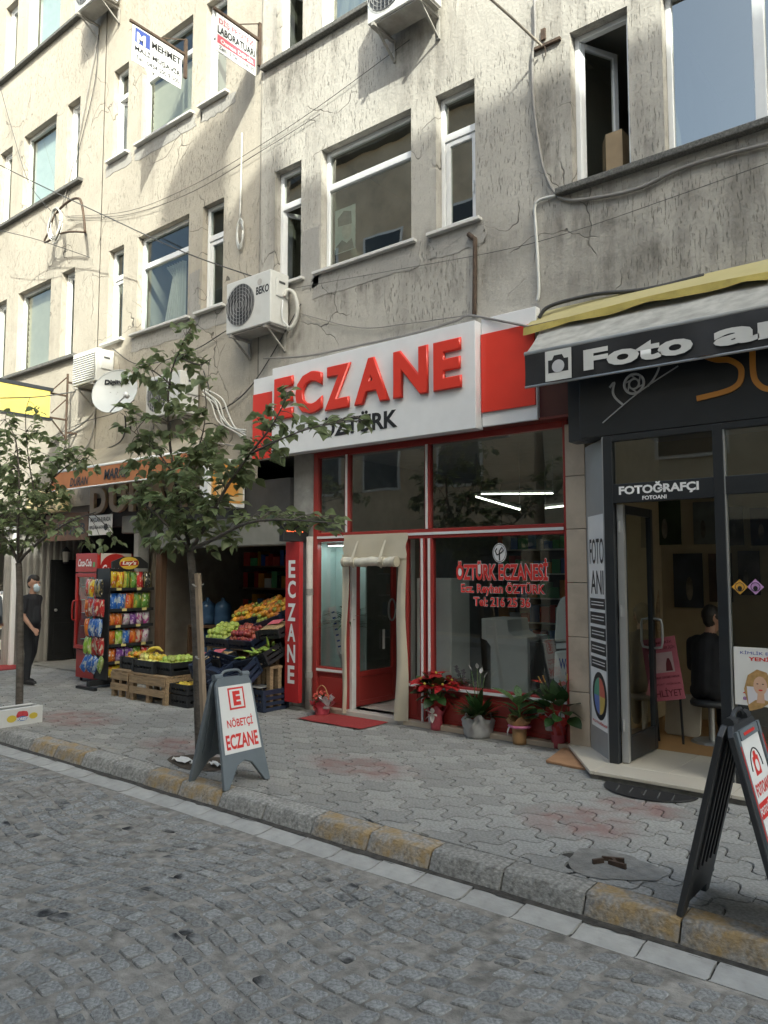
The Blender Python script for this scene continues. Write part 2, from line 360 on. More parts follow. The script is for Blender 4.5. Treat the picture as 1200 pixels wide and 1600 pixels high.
# dirt washed into the corner between gutter and kerb
vs = []; x = -16.0
while x < 1.5: vs += [(x, 3.985 + ru(-.012, .008), RZ + .006), (x, 4.05, RZ + .010)]; x += .06
MB().add(vs, [(2 * i, 2 * i + 2, 2 * i + 3, 2 * i + 1) for i in range(len(vs) // 2 - 1)]).build('grime', mat('gutter_grime', (.05, .046, .04), .95, .5, 20, bump=.8, bscale=60), gut)
# kerb
M_kerb = shade_mat(mat('kerb_concrete', (0.29, 0.285, 0.265), 0.9, 0.42, 38, bump=1.0, bscale=50, dirt=0.55, dscale=4, dcol=(0.13, 0.125, 0.115)), 0.14)
M_kerby = shade_mat(mat('kerb_yellow_paint', (0.28, 0.27, 0.25), 0.9, 0.42, 38, bump=1.0, bscale=45, dirt=0.66, dscale=6, dcol=(0.36, 0.23, 0.065)), 0.1)
for n in M_kerby.node_tree.nodes:
    if n.type == 'MAP_RANGE' and abs(n.inputs['From Min'].default_value - 0.48) < 1e-4: n.inputs['From Min'].default_value = 0.42; n.inputs['From Max'].default_value = 0.60
kerb = tag(MB().box(-60, 40, 4.09, 4.25, RZ - 0.3, -0.025).build('kerb', M_bed), kind='structure')
KL = 0.515
pr = [(4.03, -0.13), (4.072, -0.024), (4.084, -0.006), (4.105, 0.003), (4.24, 0.003), (4.24, -0.13)]; n = len(pr)
def kerb_mesh(m):
    """a worn stone: edges chipped along its length"""
    km = MB(); S_ = 9; vs = []
    for k in range(S_):
        f = k / (S_ - 1); x = -KL / 2 + .005 + (KL - .01) * f + (ru(-.004, .004) if 0 < k < S_ - 1 else 0); e = .006 if k in (0, S_ - 1) else 0
        for q, (y, z) in enumerate(pr): j_ = .004 if q in (1, 2, 3) else .0015; vs.append((x, y - 4.12 + ru(-j_, j_) + (e if q < 3 else 0), z + ru(-j_, j_ * .4) - (e if q in (1, 2, 3) else 0)))
    fs = [tuple(range(n)), tuple(range((S_ - 1) * n + n - 1, (S_ - 1) * n - 1, -1))] + [(k * n + i, (k + 1) * n + i, (k + 1) * n + (i + 1) % n, k * n + (i + 1) % n) for k in range(S_ - 1) for i in range(n)]
    return km.add(vs, fs).mesh('kerb_stone', m)
kme = [[kerb_mesh(M_kerb) for _ in range(5)], [kerb_mesh(M_kerby) for _ in range(4)]]
X0 = onY(905, 1434, 4.0).x; k = -7
while k < 30:
    x = X0 - KL * (k + 1)
    y = (k % 4) in (2, 3)
    o = link('kerb_stone', random.choice(kme[1 if y else 0])); o.location = (x + KL / 2, 4.12 + ru(-.004, .004), ru(-.004, .003)); o.rotation_euler = (ru(-.015, .015), ru(-.008, .008), ru(-.01, .01)); o.parent = kerb
    k += 1
# pavement of wavy interlocking pavers
pave = tag(MB().box(-60, 40, 4.24, 9.4, -0.4, -0.012).build('pavement', M_bed), kind='structure')
PP = 0.26; A1 = 0.042; ROT = Matrix.Rotation(math.radians(48), 3, 'Z')
def wv(i, j): return ROT @ Vector((i * PP - A1 * math.sin(2 * math.pi * j), j * PP + A1 * math.sin(2 * math.pi * i), 0))
K = 7; ring = []
for e in range(4):
    for q in range(K):
        f = q / K; ring.append(wv(*((f, 0), (1, f), (1 - f, 1), (0, 1 - f))[e]))
cen = sum(ring, Vector()) / len(ring); ring = [p - cen for p in ring]
def inset(P, d):
    out = []
    for i, p in enumerate(P):
        tt = (P[(i + 1) % len(P)] - P[i - 1]).normalized(); out.append(p + Vector((-tt.y, tt.x, 0)) * d)
    return out
def piece(P):
    r1 = inset(P, 0.0036); r2 = inset(P, 0.0088); N = len(P)
    return MB().add([(p.x, p.y, -0.013) for p in r1] + [(p.x, p.y, 0) for p in r2], [tuple(N + i for i in range(N))] + [(i, (i + 1) % N, N + (i + 1) % N, N + i) for i in range(N)])
def clip(P, y, keep_above):
    out = []; n = len(P)
    for i in range(n):
        a, b = P[i], P[(i + 1) % n]; ia = (a.y >= y) == keep_above; ib = (b.y >= y) == keep_above
        if ia: out.append(a)
        if ia != ib: t_ = (y - a.y) / (b.y - a.y); out.append(a.lerp(b, t_))
    return out
pm = piece(ring); cells = []; STUB = onZ(955, 1352)
for i in range(-60, 60):
    for j in range(-60, 60):
        c = ROT @ Vector((i * PP, j * PP, 0)) + cen + Vector((-8, 5.5, 0))
        if not (-17.5 < c.x < 1.2 and 4.10 < c.y < 7.45): continue
        if ((c.x - STUB.x) / .2) ** 2 + ((c.y - STUB.y) / .17) ** 2 < 1: continue
        mb, key = pm, 0; lo = min(p.y for p in ring) + c.y; hi = max(p.y for p in ring) + c.y
        if lo < 4.25 or hi > 7.29:
            Q = [p + c for p in ring]
            if lo < 4.25: Q = clip(Q, 4.25, True)
            if hi > 7.29: Q = clip(Q, 7.29, False)
            Q = [p for k, p in enumerate(Q) if (p - Q[k - 1]).length > .004]
            if len(Q) < 4: continue
            mb, key = piece([p - c for p in Q]), None
        cells.append((vis((c.x, c.y, 0), 0), (c.x, c.y, ru(-.0025, .0015)), mb, key))
field(pave, 'paver', cells, None, 300, M_pav, 'pavers')
# mortar margin along the shop fronts and the kerb
M_mort = mat('mortar', (0.22, 0.215, 0.2), 0.95, 0.2, 14, bump=0.8, bscale=60, dirt=0.5)
MB().add([(-7.1, 6.98, 0.002), (-3.55, 6.98, 0.002), (-3.55, 7.32, 0.002), (-7.1, 7.32, 0.002)], [(0, 1, 2, 3)]).build('mortar_margin', M_mort, pave)
MB().add([(-3.6, 6.3, -.005), (-2.5, 6.15, -.005), (-2.5, 6.4, -.005), (-3.4, 7.15, -.005), (-3.6, 7.15, -.005)], [(0, 1, 2, 3, 4)]).build('mortar_margin', M_mort, pave)
# broken-off post stub in a concrete patch
st = thing('post_stub', 'rusty sawn-off post stubs set in a rough concrete patch near the kerb', 'post stub', STUB)
pl = []; nn = 22
for k in range(nn):
    a = 2 * math.pi * k / nn; q = 1 + 0.12 * math.sin(3 * a + 1) + ru(-.06, .06); pl.append((STUB.x + .29 * q * math.cos(a), STUB.y + .23 * q * math.sin(a), 0.004))
c0 = len(pl); MB().add(pl + [(STUB.x, STUB.y, 0.016)], [(k, (k + 1) % nn, c0) for k in range(nn)]).build('concrete_patch', M_mort, st, True)
for dx, dy, a, l in ((0.0, 0.03, .3, .13), (.05, -.03, -.1, .11), (-.06, -.05, .9, .07), (.02, 0.0, 2.2, .06)):
    MB().bar((STUB.x + dx - l / 2 * math.cos(a), STUB.y + dy - l / 2 * math.sin(a), .022), (STUB.x + dx + l / 2 * math.cos(a), STUB.y + dy + l / 2 * math.sin(a), .026), .018, .03).build('steel_stub', M_rust, st)
# far ground, opposite pavement
tag(MB().box(-60, 40, -9, -2.2, -0.4, 0.0).build('pavement', mat('far_paving', (0.25, 0.245, 0.23), 0.9, 0.2, 3)), kind='structure')
tag(MB().box(-400, 400, -400, 400, -0.9, -0.46).build('ground', mat('far_ground', (0.2, 0.19, 0.17), 0.9, 0.2, 1)), kind='structure')
# ================================================================== BUILDING
W = 7.1
def plaster(name, col, dark, scratch=0.45, stains=(), wear=1.0):
    m = bpy.data.materials.new(name); m.use_nodes = True; t = m.node_tree; b = t.nodes['Principled BSDF']; b.inputs['Roughness'].default_value = 0.9; b.inputs['Specular IOR Level'].default_value = 0.2
    tc = nd(t, 'ShaderNodeTexCoord'); P = tc.outputs['Object']
    def noise(scale, st=(1, 1, 1), det=6, ro=0.6):
        mp = nd(t, 'ShaderNodeMapping'); mp.inputs['Scale'].default_value = st; t.links.new(P, mp.inputs[0])
        n = nd(t, 'ShaderNodeTexNoise'); n.inputs['Scale'].default_value = scale; n.inputs['Detail'].default_value = det; n.inputs['Roughness'].default_value = ro; t.links.new(mp.outputs[0], n.inputs['Vector']); return n.outputs['Fac']
    def rng(x, a, b_, lo=0.0, hi=1.0):
        r = nd(t, 'ShaderNodeMapRange'); r.inputs['From Min'].default_value = a; r.inputs['From Max'].default_value = b_; r.inputs['To Min'].default_value = lo; r.inputs['To Max'].default_value = hi; t.links.new(x, r.inputs['Value']); return r.outputs[0]
    def mul(a, c):
        r = nd(t, 'ShaderNodeMath', operation='MULTIPLY'); t.links.new(a, r.inputs[0])
        if isinstance(c, (int, float)): r.inputs[1].default_value = c
        else: t.links.new(c, r.inputs[1])
        return r.outputs[0]
    def mix(f, a, c):
        r = nd(t, 'ShaderNodeMix', data_type='RGBA'); t.links.new(f, r.inputs['Factor'])
        for k, s in (('A', a), ('B', c)):
            if isinstance(s, tuple): r.inputs[k].default_value = (*s, 1)
            else: t.links.new(s, r.inputs[k])
        return r.outputs['Result']
    base = mix(rng(noise(0.9, det=8), 0.35, 0.65), col, tuple(c * 0.84 for c in col))
    base = mix(rng(noise(75, det=4), 0.42, 0.7, 0, 0.5), base, tuple(c * 0.72 for c in col))
    base = mix(rng(noise(7), 0.4, 0.7, 0, 0.45), base, tuple(c * 0.78 for c in col))
    streak = mul(rng(noise(1.0, (4, 4, 0.3), 8), 0.48, 0.70), rng(noise(0.6), 0.42, 0.62)); base = mix(mul(streak, 0.75 * wear), base, dark)
    grime = rng(noise(1.7, det=10, ro=0.7), 0.55, 0.72, 0, 0.6 * wear); base = mix(grime, base, tuple(c * 1.5 for c in dark))
    # vertical worm-track scratches of the render coat, missing on smooth repairs
    smooth = rng(noise(0.55, det=3), 0.50, 0.56)
    scr = rng(noise(1.0, (95, 95, 11), 3), 0.60, 0.68); scr = mul(scr, rng(smooth, 0, 1, 1, 0.25))
    base = mix(mul(scr, scratch), base, tuple(c * 0.55 for c in dark))
    # cracks
    vmp = nd(t, 'ShaderNodeMapping'); t.links.new(P, vmp.inputs[0])
    nz = nd(t, 'ShaderNodeTexNoise'); nz.inputs['Scale'].default_value = 1.3; nz.inputs['Detail'].default_value = 3; t.links.new(P, nz.inputs['Vector'])
    ad = nd(t, 'ShaderNodeVectorMath', operation='MULTIPLY_ADD'); t.links.new(nz.outputs['Color'], ad.inputs[0]); ad.inputs[1].default_value = (0.9, 0.9, 0.9); t.links.new(P, ad.inputs[2])
    vo = nd(t, 'ShaderNodeTexVoronoi', feature='DISTANCE_TO_EDGE'); vo.inputs['Scale'].default_value = 1.1; t.links.new(ad.outputs[0], vo.inputs['Vector'])
    crack = mul(rng(vo.outputs['Distance'], 0.002, 0.007, 1, 0), rng(noise(0.75, det=3), 0.53, 0.59)); base = mix(mul(crack, 0.7), base, (0.06, 0.055, 0.05))
    if stains:   # soot and rain streaks below sills and fittings
        tot = None
        for (sx, sz_, hx, hz) in stains:
            mp = nd(t, 'ShaderNodeMapping'); mp.inputs['Location'].default_value = (-sx / hx, 0, -sz_ / hz); mp.inputs['Scale'].default_value = (1 / hx, 0, 1 / hz); t.links.new(P, mp.inputs[0])
            ln = nd(t, 'ShaderNodeVectorMath', operation='LENGTH'); t.links.new(mp.outputs[0], ln.inputs[0]); q = rng(ln.outputs['Value'], 1.1, 0.35)
            if tot is None: tot = q
            else:
                mm = nd(t, 'ShaderNodeMath', operation='MAXIMUM'); t.links.new(tot, mm.inputs[0]); t.links.new(q, mm.inputs[1]); tot = mm.outputs[0]
        sn = mul(rng(noise(1.0, (7, 7, 0.9), 8), 0.36, 0.62), rng(noise(4.0, det=8), 0.25, 0.6)); base = mix(mul(mul(tot, sn), 0.85), base, tuple(c * 0.75 for c in dark))
    t.links.new(base, b.inputs['Base Color'])
    h = nd(t, 'ShaderNodeMath', operation='SUBTRACT'); t.links.new(mul(noise(28, det=5), 0.6), h.inputs[0]); t.links.new(mul(scr, 0.9), h.inputs[1])
    h2 = nd(t, 'ShaderNodeMath', operation='SUBTRACT'); t.links.new(h.outputs[0], h2.inputs[0]); t.links.new(crack, h2.inputs[1])
    bp = nd(t, 'ShaderNodeBump'); bp.inputs['Strength'].default_value = 0.95; bp.inputs['Distance'].default_value = 0.014; t.links.new(h2.outputs[0], bp.inputs['Height']); t.links.new(bp.outputs[0], b.inputs['Normal'])
    return m
STAINS = [(-6.1, 5.35, .95, .40), (-4.6, 5.25, .75, .55), (-5.15, 5.4, .3, .5), (-7.35, 4.9, .5, .45), (-3.0, 5.25, .9, .5), (-1.2, 5.2, 1.4, .45), (-7.5, 8.55, .7, .5), (-5.2, 7.95, .7, .6), (-3.5, 6.3, .3, .9), (-2.48, 5.95, .2, .4), (-2.4, 4.7, 1.6, .3), (-4.65, 6.7, .14, .5)]
M_pl = [plaster('plaster_pale', (0.48, 0.44, 0.375), (0.24, 0.22, 0.19), .12, (), .5), plaster('plaster_cream', (0.48, 0.438, 0.37), (0.23, 0.21, 0.18), .15, (), .6), plaster('plaster_grey', (0.50, 0.475, 0.43), (0.19, 0.178, 0.16), .45, STAINS)]
M_smooth = plaster('mortar_repair', (0.40, 0.385, 0.36), (0.22, 0.21, 0.19))
M_sill = mat('white_marble_sill', (0.60, 0.59, 0.57), 0.5, 0.1, 6, dirt=0.4, dscale=6, dcol=(0.25, 0.23, 0.2))
M_granite = mat('dark_terrazzo_sill', (0.12, 0.118, 0.11), 0.85, 0.5, 60, bump=0.5, bscale=80, dirt=0.5, dscale=20, dcol=(0.05, 0.05, 0.05))
M_blind = mat('cream_blind', (0.55, 0.51, 0.42), 0.7, 0.05)
M_curt = mat('net_curtain', (0.55, 0.54, 0.48), 0.8, 0.1, stretch=(12, 1, 0.3), trans=0.3)
bld = thing('apartment_building', 'weathered beige rendered apartment block with white framed windows above the shops', 'building', (-4, 9, 0))
S = [(-19.5, -12.2), (-12.2, -8.0), (-8.0, 3.0)]
COLX = {0: [(-19.3, -18.9, 'n'), (-18.4, -17.0, 'b'), (-16.25, -15.7, 'n'), (-15.2, -13.9, 'b'), (-13.5, -13.03, 'n')],
        1: [(-11.92, -11.46, 'n'), (-11.04, -9.66, 'b'), (-9.32, -8.82, 'n')],
        2: [(-7.7, -7.18, 'n'), (-6.81, -5.32, 'b'), (-4.96, -4.42, 'n'), (-3.26, -2.65, 'n'), (-2.32, -0.75, 'b'), (-0.35, 0.2, 'n')]}
ROWS = [(5.67, 7.33), (8.96, 10.62), (12.25, 13.9)]
ZTOP = 15.6; RD = 0.16
def wall_holes(x0, x1, z0, z1, y, holes, depth):
    xs = sorted({x0, x1, *[h[0] for h in holes], *[h[1] for h in holes]}); zs = sorted({z0, z1, *[h[2] for h in holes], *[h[3] for h in holes]})
    mb = MB(); vid = {}
    def V(x, z):
        if (x, z) not in vid: vid[(x, z)] = len(mb.v); mb.v.append((x, y, z))
        return vid[(x, z)]
    for a, b in zip(xs, xs[1:]):
        for c, d in zip(zs, zs[1:]):
            if any(h[0] <= a and b <= h[1] and h[2] <= c and d <= h[3] for h in holes): continue
            mb.f.append((V(a, c), V(b, c), V(b, d), V(a, d))); mb.m.append(0)
    for a, b, c, d in holes:
        for p, q in (((a, c), (a, d)), ((a, d), (b, d)), ((b, d), (b, c)), ((b, c), (a, c))):
            mb.add([(p[0], y, p[1]), (q[0], y, q[1]), (q[0], y + depth, q[1]), (p[0], y + depth, p[1])], [(0, 1, 2, 3)])
    return mb
def window(x0, x1, z0, z1, kind, seg, row):
    big = kind == 'b'; y0 = W + RD - 0.05; y1 = W + RD + 0.02; fw = 0.055
    mb = MB()
    mb.box(x0, x0 + fw, y0, y1, z0, z1).box(x1 - fw, x1, y0, y1, z0, z1).box(x0 + fw, x1 - fw, y0, y1, z1 - fw, z1).box(x0 + fw, x1 - fw, y0, y1, z0, z0 + fw)
    trans = not (seg == 0 or (seg == 2 and x0 > -3.5)); zt = z1 - 0.50
    panes = []
    if trans:
        mb.box(x0 + fw, x1 - fw, y0 - .004, y1, zt - 0.045, zt + 0.045); panes.append((x0 + fw, x1 - fw, zt + 0.045, z1 - fw)); low = (x0 + fw, x1 - fw, z0 + fw, zt - 0.045)
    else: low = (x0 + fw, x1 - fw, z0 + fw, z1 - fw)
    if big and seg == 2 and x0 > -3.5:
        xm = -1.50; mb.box(xm - .05, xm + .05, y0 - .004, y1, z0 + fw, z1 - fw); panes += [(low[0], xm - .05, low[2], low[3]), (xm + .05, low[1], low[2], low[3])]
    elif big and seg == 0:
        n = 1
        for i in range(n):
            a = low[0] + (low[1] - low[0]) * i / n; b2 = low[0] + (low[1] - low[0]) * (i + 1) / n
            if i: mb.box(a - .004, a + .004, y0 + .025, y1, low[2], low[3])
            panes.append((a + (.004 if i else 0), b2 - (.004 if i < n - 1 else 0), low[2], low[3]))
    elif big: panes.append(low)
    wn = mb.build('window', M_white, bld, bevel=0.006, seg=1)
    opened = (not big) and ((seg, row, round(x0, 1)) in {(2, 0, -7.7), (2, 0, -3.3), (1, 1, -11.9), (0, 0, -13.5), (0, 1, -13.5), (1, 1, -9.3), (0, 2, -13.5), (2, 1, -7.7)})
    if not big:
        a, b2, c, d = low; s = 0.06
        sm = MB(); hx = a; ang = 0.0
        if opened: ang = math.radians(38 if seg != 2 else 62)
        wd = b2 - a
        U = Vector((math.cos(ang), math.sin(ang), 0)); Nn = Vector((-math.sin(ang), math.cos(ang), 0)); O = Vector((a + 0.005, y0 + 0.012, 0))
        def sb(u0, u1, v0, v1, t0=0, t1=.05):
            P = [O + U * u + Nn * tt + ZU * v for v in (v0, v1) for u, tt in ((u0, t0), (u1, t0), (u1, t1), (u0, t1))]
            sm.add(P, [(0, 3, 2, 1), (4, 5, 6, 7), (0, 1, 5, 4), (1, 2, 6, 5), (2, 3, 7, 6), (3, 0, 4, 7)])
        wd -= 0.01; c += .004; d -= .004
        sb(0, s, c, d); sb(wd - s, wd, c, d); sb(s, wd - s, c, c + s); sb(s, wd - s, d - s, d)
        so_ = sm.build('sash', M_white, wn, bevel=0.005, seg=1)
        pm_ = MB(); P = [O + U * u + Nn * .025 + ZU * v for u, v in ((s, c + s), (wd - s, c + s), (wd - s, d - s), (s, d - s))]
        pm_.add(P, [(0, 1, 2, 3)]); pm_.build('pane', M_film if seg == 2 else M_glass, wn)
        hp = O + U * (wd - s / 2) + ZU * (c + (d - c) * .42) - Nn * 0.012
        MB().obox(hp + Nn * .004, U, ZU, Nn, .022, .06, .016).obox(hp + ZU * -.05 - Nn * .012, U, ZU, Nn, .018, .12, .014).build('handle', M_white, wn)
    for (a, b2, c, d) in panes:
        q = ru(-.004, .004); MB().add([(a, y0 + .03 + q, c), (b2, y0 + .03 - q, c), (b2, y0 + .034 - q, d), (a, y0 + .034 + q, d)], [(0, 1, 2, 3)]).build('pane', M_film if seg == 2 else M_glass, wn)
    # room behind
    ry = y1 + 0.002; rb = y1 + 2.2; rm = MB(); e = .25
    X0, X1, Z0, Z1 = x0 - .1, x1 + .1, z0 - .6, z1 + .1
    rm.add([(X0, rb, Z0), (X1, rb, Z0), (X1, rb, Z1), (X0, rb, Z1), (X0, ry, Z0), (X1, ry, Z0), (X1, ry, Z1), (X0, ry, Z1)], [(0, 1, 2, 3), (4, 0, 3, 7), (1, 5, 6, 2), (3, 2, 6, 7), (4, 5, 1, 0)])
    rm.build('room', M_room, bld)
    return wn
for si, (x0, x1) in enumerate(S):
    holes = [(a, b, z0, z1) for (a, b, k) in COLX[si] for (z0, z1) in ROWS]
    zb = (2.9, 3.0, 3.32)[si]
    if si == 2: xa = -8.0
    wall_holes(x0, x1, zb, ZTOP, W + (0.0, 0.012, 0.0)[si], holes, RD).build('wall', M_pl[si], bld)
    for row, (z0, z1) in enumerate(ROWS):
        for (a, b, k) in COLX[si]:
            wn = window(a, b, z0, z1, k, si, row)
            white = si == 1 or (si == 2 and row == 0 and a < -4)
            if white:
                MB().box(a - .10, b + .08, W - .07, W + RD - .05, z0 - .035, z0 + .004).build('sill', M_sill, wn, bevel=0.004, seg=1)
            if (si, row, k) in {(0, 0, 'b'), (1, 1, 'b')} and a < -9 and a > -16:   # slatted blind
                bm = MB(); zb0 = z0 + (.22 if si == 0 else .06)
                zz = z1 - .08 - (0.0 if si == 0 else 0.5)
                while zz > zb0: bm.add([(a + .07, W + RD + .03, zz), (b - .07, W + RD + .03, zz), (b - .07, W + RD + .062, zz - .118), (a + .07, W + RD + .062, zz - .118)], [(0, 1, 2, 3)]); zz -= .11
                bm.build('blind', M_blind, wn)
            if si == 0 and k == 'b' and row > 0:   # vertical slat blind
                bm = MB(); x_ = a + .07
                while x_ < b - .12: bm.add([(x_, W + RD + .05, z0 + .07), (x_ + .085, W + RD + .08, z0 + .07), (x_ + .085, W + RD + .08, z1 - .06), (x_, W + RD + .05, z1 - .06)], [(0, 1, 2, 3)]); x_ += .10
                bm.build('blind', mat('grey_slat_blind', (.42, .46, .46), .7, .06), wn)
            if (si, row, k) in {(1, 0, 'b'), (1, 2, 'b'), (2, 1, 'b')}:
                cm = MB(); n = 46; xs0, xs1 = (a + .62, b - .45) if si == 1 else (a + .1, b - .1); P = []
                for i in range(n + 1):
                    f = i / n; P.append((xs0 + (xs1 - xs0) * f, W + RD + .12 + .035 * math.sin(f * 46), 0))
                vs = []; fs = []
                for i, p in enumerate(P):
                    f = i / n
                    vs += [(p[0] - .28 * (1 - f) * 0.9, p[1], z0 + .05), (p[0], p[1], z0 + .9), (p[0] - .2 * (1 - f), p[1], z1 - .55)]
                for i in range(n): fs += [(i * 3, i * 3 + 3, i * 3 + 4, i * 3 + 1), (i * 3 + 1, i * 3 + 4, i * 3 + 5, i * 3 + 2)]
                cm.add(vs, fs).build('curtain', M_curt, wn, True)
# continuous dark sills
for (a, b, row, zz) in ((-19.4, -12.85, 0, 0), (-19.4, -12.85, 1, 0), (-19.4, -12.85, 2, 0), (-3.42, 2.6, 0, 0), (-7.95, -4.3, 1, 0), (-3.42, 2.6, 1, 0), (-7.95, -4.3, 2, 0), (-3.42, 2.6, 2, 0)):
    z = ROWS[row][0]; MB().box(a, b, W - .09, W + RD - .052, z - .065, z + .004).build('sill', M_granite, bld, bevel=0.012)
# smooth mortar repairs under and round the white windows, a little proud and ragged
def repair(x0, x1, z0, z1, y):
    n = 40; P = []
    for i in range(n):
        f = i / n * 4; e = int(f); g = f - e
        P.append(((x0 + (x1 - x0) * g, z0), (x1, z0 + (z1 - z0) * g), (x1 - (x1 - x0) * g, z1), (x0, z1 - (z1 - z0) * g))[e])
    P = [(u + ru(-.025, .025), v + ru(-.02, .02)) for u, v in P]
    MB().prism(P, (0, y, 0), XU, ZU, -YU, .005).build('mortar_repair', M_smooth, bld)
for (a, b, c, d) in ((-6.95, -5.2, 5.33, 5.63), (-5.05, -4.3, 5.36, 5.63), (-7.16, -6.84, 5.5, 6.3)):
    repair(a, b, c, d, W)
for (a, b, c, d) in ((-11.15, -9.6, 5.38, 5.63), (-9.45, -8.7, 5.40, 5.63), (-9.62, -9.36, 5.62, 6.35), (-12.1, -11.3, 8.72, 8.92), (-11.2, -9.55, 8.7, 8.92), (-9.4, -8.6, 8.7, 8.9)):
    repair(a, b, c, d, W + .012)
# roof and body of the block
MB().box(-19.5, 3.0, W + .35, 16, 2.95, ZTOP).build('body', M_room, bld) if False else None
MB().box(-19.7, 3.2, W - .3, 16, ZTOP, ZTOP + .35).build('roof', M_granite, bld)
MB().box(-19.5, 3.0, 15.7, 16, 0, ZTOP).build('wall', M_pl[2], bld); MB().box(-19.8, -19.5, W, 16, 0, ZTOP).build('wall', M_pl[0], bld); MB().box(3.0, 3.3, W, 16, 0, ZTOP).build('wall', M_pl[2], bld)
MB().box(-19.5, 3.0, W + .2, 15.7, 3.32, 3.5).build('floor_slab', M_room, bld)
# expansion joint between the two halves
MB().box(-8.012, -7.988, W - .006, W + .01, 3.6, ZTOP).build('expansion_joint', mat('joint_filler', (0.22, 0.205, 0.18), 0.9, 0.3), bld)
# poster behind the glass of the big middle window
pst = onY(536, 357, W + RD - .02)
pw = thing('window_poster', 'small pale portrait poster stuck inside the big middle window', 'poster', (pst.x, W + RD + .03, pst.z - .3))
Yp = W + RD + .02
M_pt = mat('poster_pale', (0.62, 0.72, 0.72), 0.6, 0.15, 10); M_pk = mat('poster_grey', (0.16, 0.19, 0.20), 0.7, 0.2, 20); M_ps = mat('poster_skin', (0.62, 0.64, 0.62), 0.7, 0.15, 20)
x, z = pst.x, pst.z
MB().box(x - .18, x + .18, Yp, Yp + .004, z - .30, z + .30).build('sheet', M_pt, pw)
def ell(cx, cz, rx, rz, n=20): return [(cx + rx * math.cos(2 * math.pi * i / n), cz + rz * math.sin(2 * math.pi * i / n)) for i in range(n)]
MB().prism(ell(x + .03, z - .02, .085, .12), (0, Yp - .001, 0), XU, ZU, -YU, .001).build('face', M_ps, pw)
MB().prism([(x - .12, z + .07), (x + .12, z + .05), (x + .11, z + .22), (x - .02, z + .26), (x - .13, z + .18)], (0, Yp - .0025, 0), XU, ZU, -YU, .001).build('hat', M_pk, pw)
MB().prism([(x - .17, z - .29), (x + .16, z - .29), (x + .12, z - .15), (x + .03, z - .19), (x - .05, z - .13), (x - .16, z - .2)], (0, Yp - .0025, 0), XU, ZU, -YU, .001).build('coat', M_pk, pw)
# cardboard box inside the open window
q = onY(963, 250, W + .5)
bx = thing('cardboard_box', 'tall cardboard box standing inside the open window above the awning', 'box', (q.x, W + .55, 5.68))
MB().box(q.x - .08, q.x + .1, W + .42, W + .62, 5.6, 6.35).build('carton', mat('cardboard', (0.42, 0.31, 0.19), 0.8, 0.1), bx)
# ------------------------------------------------------------------ buildings across the street (behind the camera): they shade the wall and show in the panes
def opposite(x0, x1, h, depth, mcol, label, fl=3.3, wx=2.6):
    o = thing('apartment_building', label, 'building', ((x0 + x1) / 2, -3.6, 0)); m = mat(label[:18], mcol, 0.9, 0.15, 1.5, dirt=0.3)
    MB().box(x0, x1, -3.6 - depth, -3.6, 0, h).build('wall', m, o); MB().box(x0 - .25, x1 + .0, -3.65 - depth, -3.3, h, h + .25).build('roof', M_granite, o)
    z = 4.2
    while z + 1.8 < h:
        x = x0 + .9
        while x + 1.6 < x1:
            if -14 < x < 8 or x < -10:
                f = MB().box(x, x + 1.5, -3.6, -3.55, z, z + 1.6); f.build('window', M_white, o); MB().box(x + .08, x + 1.42, -3.55, -3.53, z + .08, z + 1.52).build('pane', M_dark, o)
            x += wx
        z += fl
    MB().box(x0 + .3, x1 - .3, -3.6, -3.56, 0.1, 2.8).build('shop_window', M_dark, o)
    return o
opposite(3.0, 26, 20.1, 4.2, (0.42, 0.37, 0.30), 'tall plain cream apartment block on the far side of the street')
opposite(-9.3, 2.7, 9.8, 8, (0.50, 0.44, 0.34), 'low ochre building between two taller blocks across the street')
opposite(-24, -9.6, 15.5, 8, (0.62, 0.50, 0.36), 'brown apartment block across the street from the grocery')
# rounded water tanks on the opposite roof whose shadows show on the wall
for i, (px, py, r, hh) in enumerate(((300, 244, .56, 1.0), (392, 296, .45, .1))):
    p = onY(px, py, W); tt = (W + 4.4) / 0.49 * 1.0
    d = SUN; k = (W + 4.4) / -d.y; c = p + d * k
    if c.z > 20.4:
        tk = thing('water_tank', ('taller', 'shorter')[i] + ' round-topped grey water tank on the tall block across the street', 'water tank', (c.x, c.y, 20.35))
        MB().lathe([(r, 0), (r, c.z - 20.35 - r * .7), (r * .9, c.z - 20.35 - r * .3), (r * .6, c.z - 20.35 - r * .08), (.05, c.z - 20.35)], (c.x, c.y, 20.35), 18).build('tank', M_metal, tk, True)
        MB().lathe([(.15, 0), (.15, .06)], (c.x, c.y, c.z - .02), 12).build('lid', M_dark, tk)
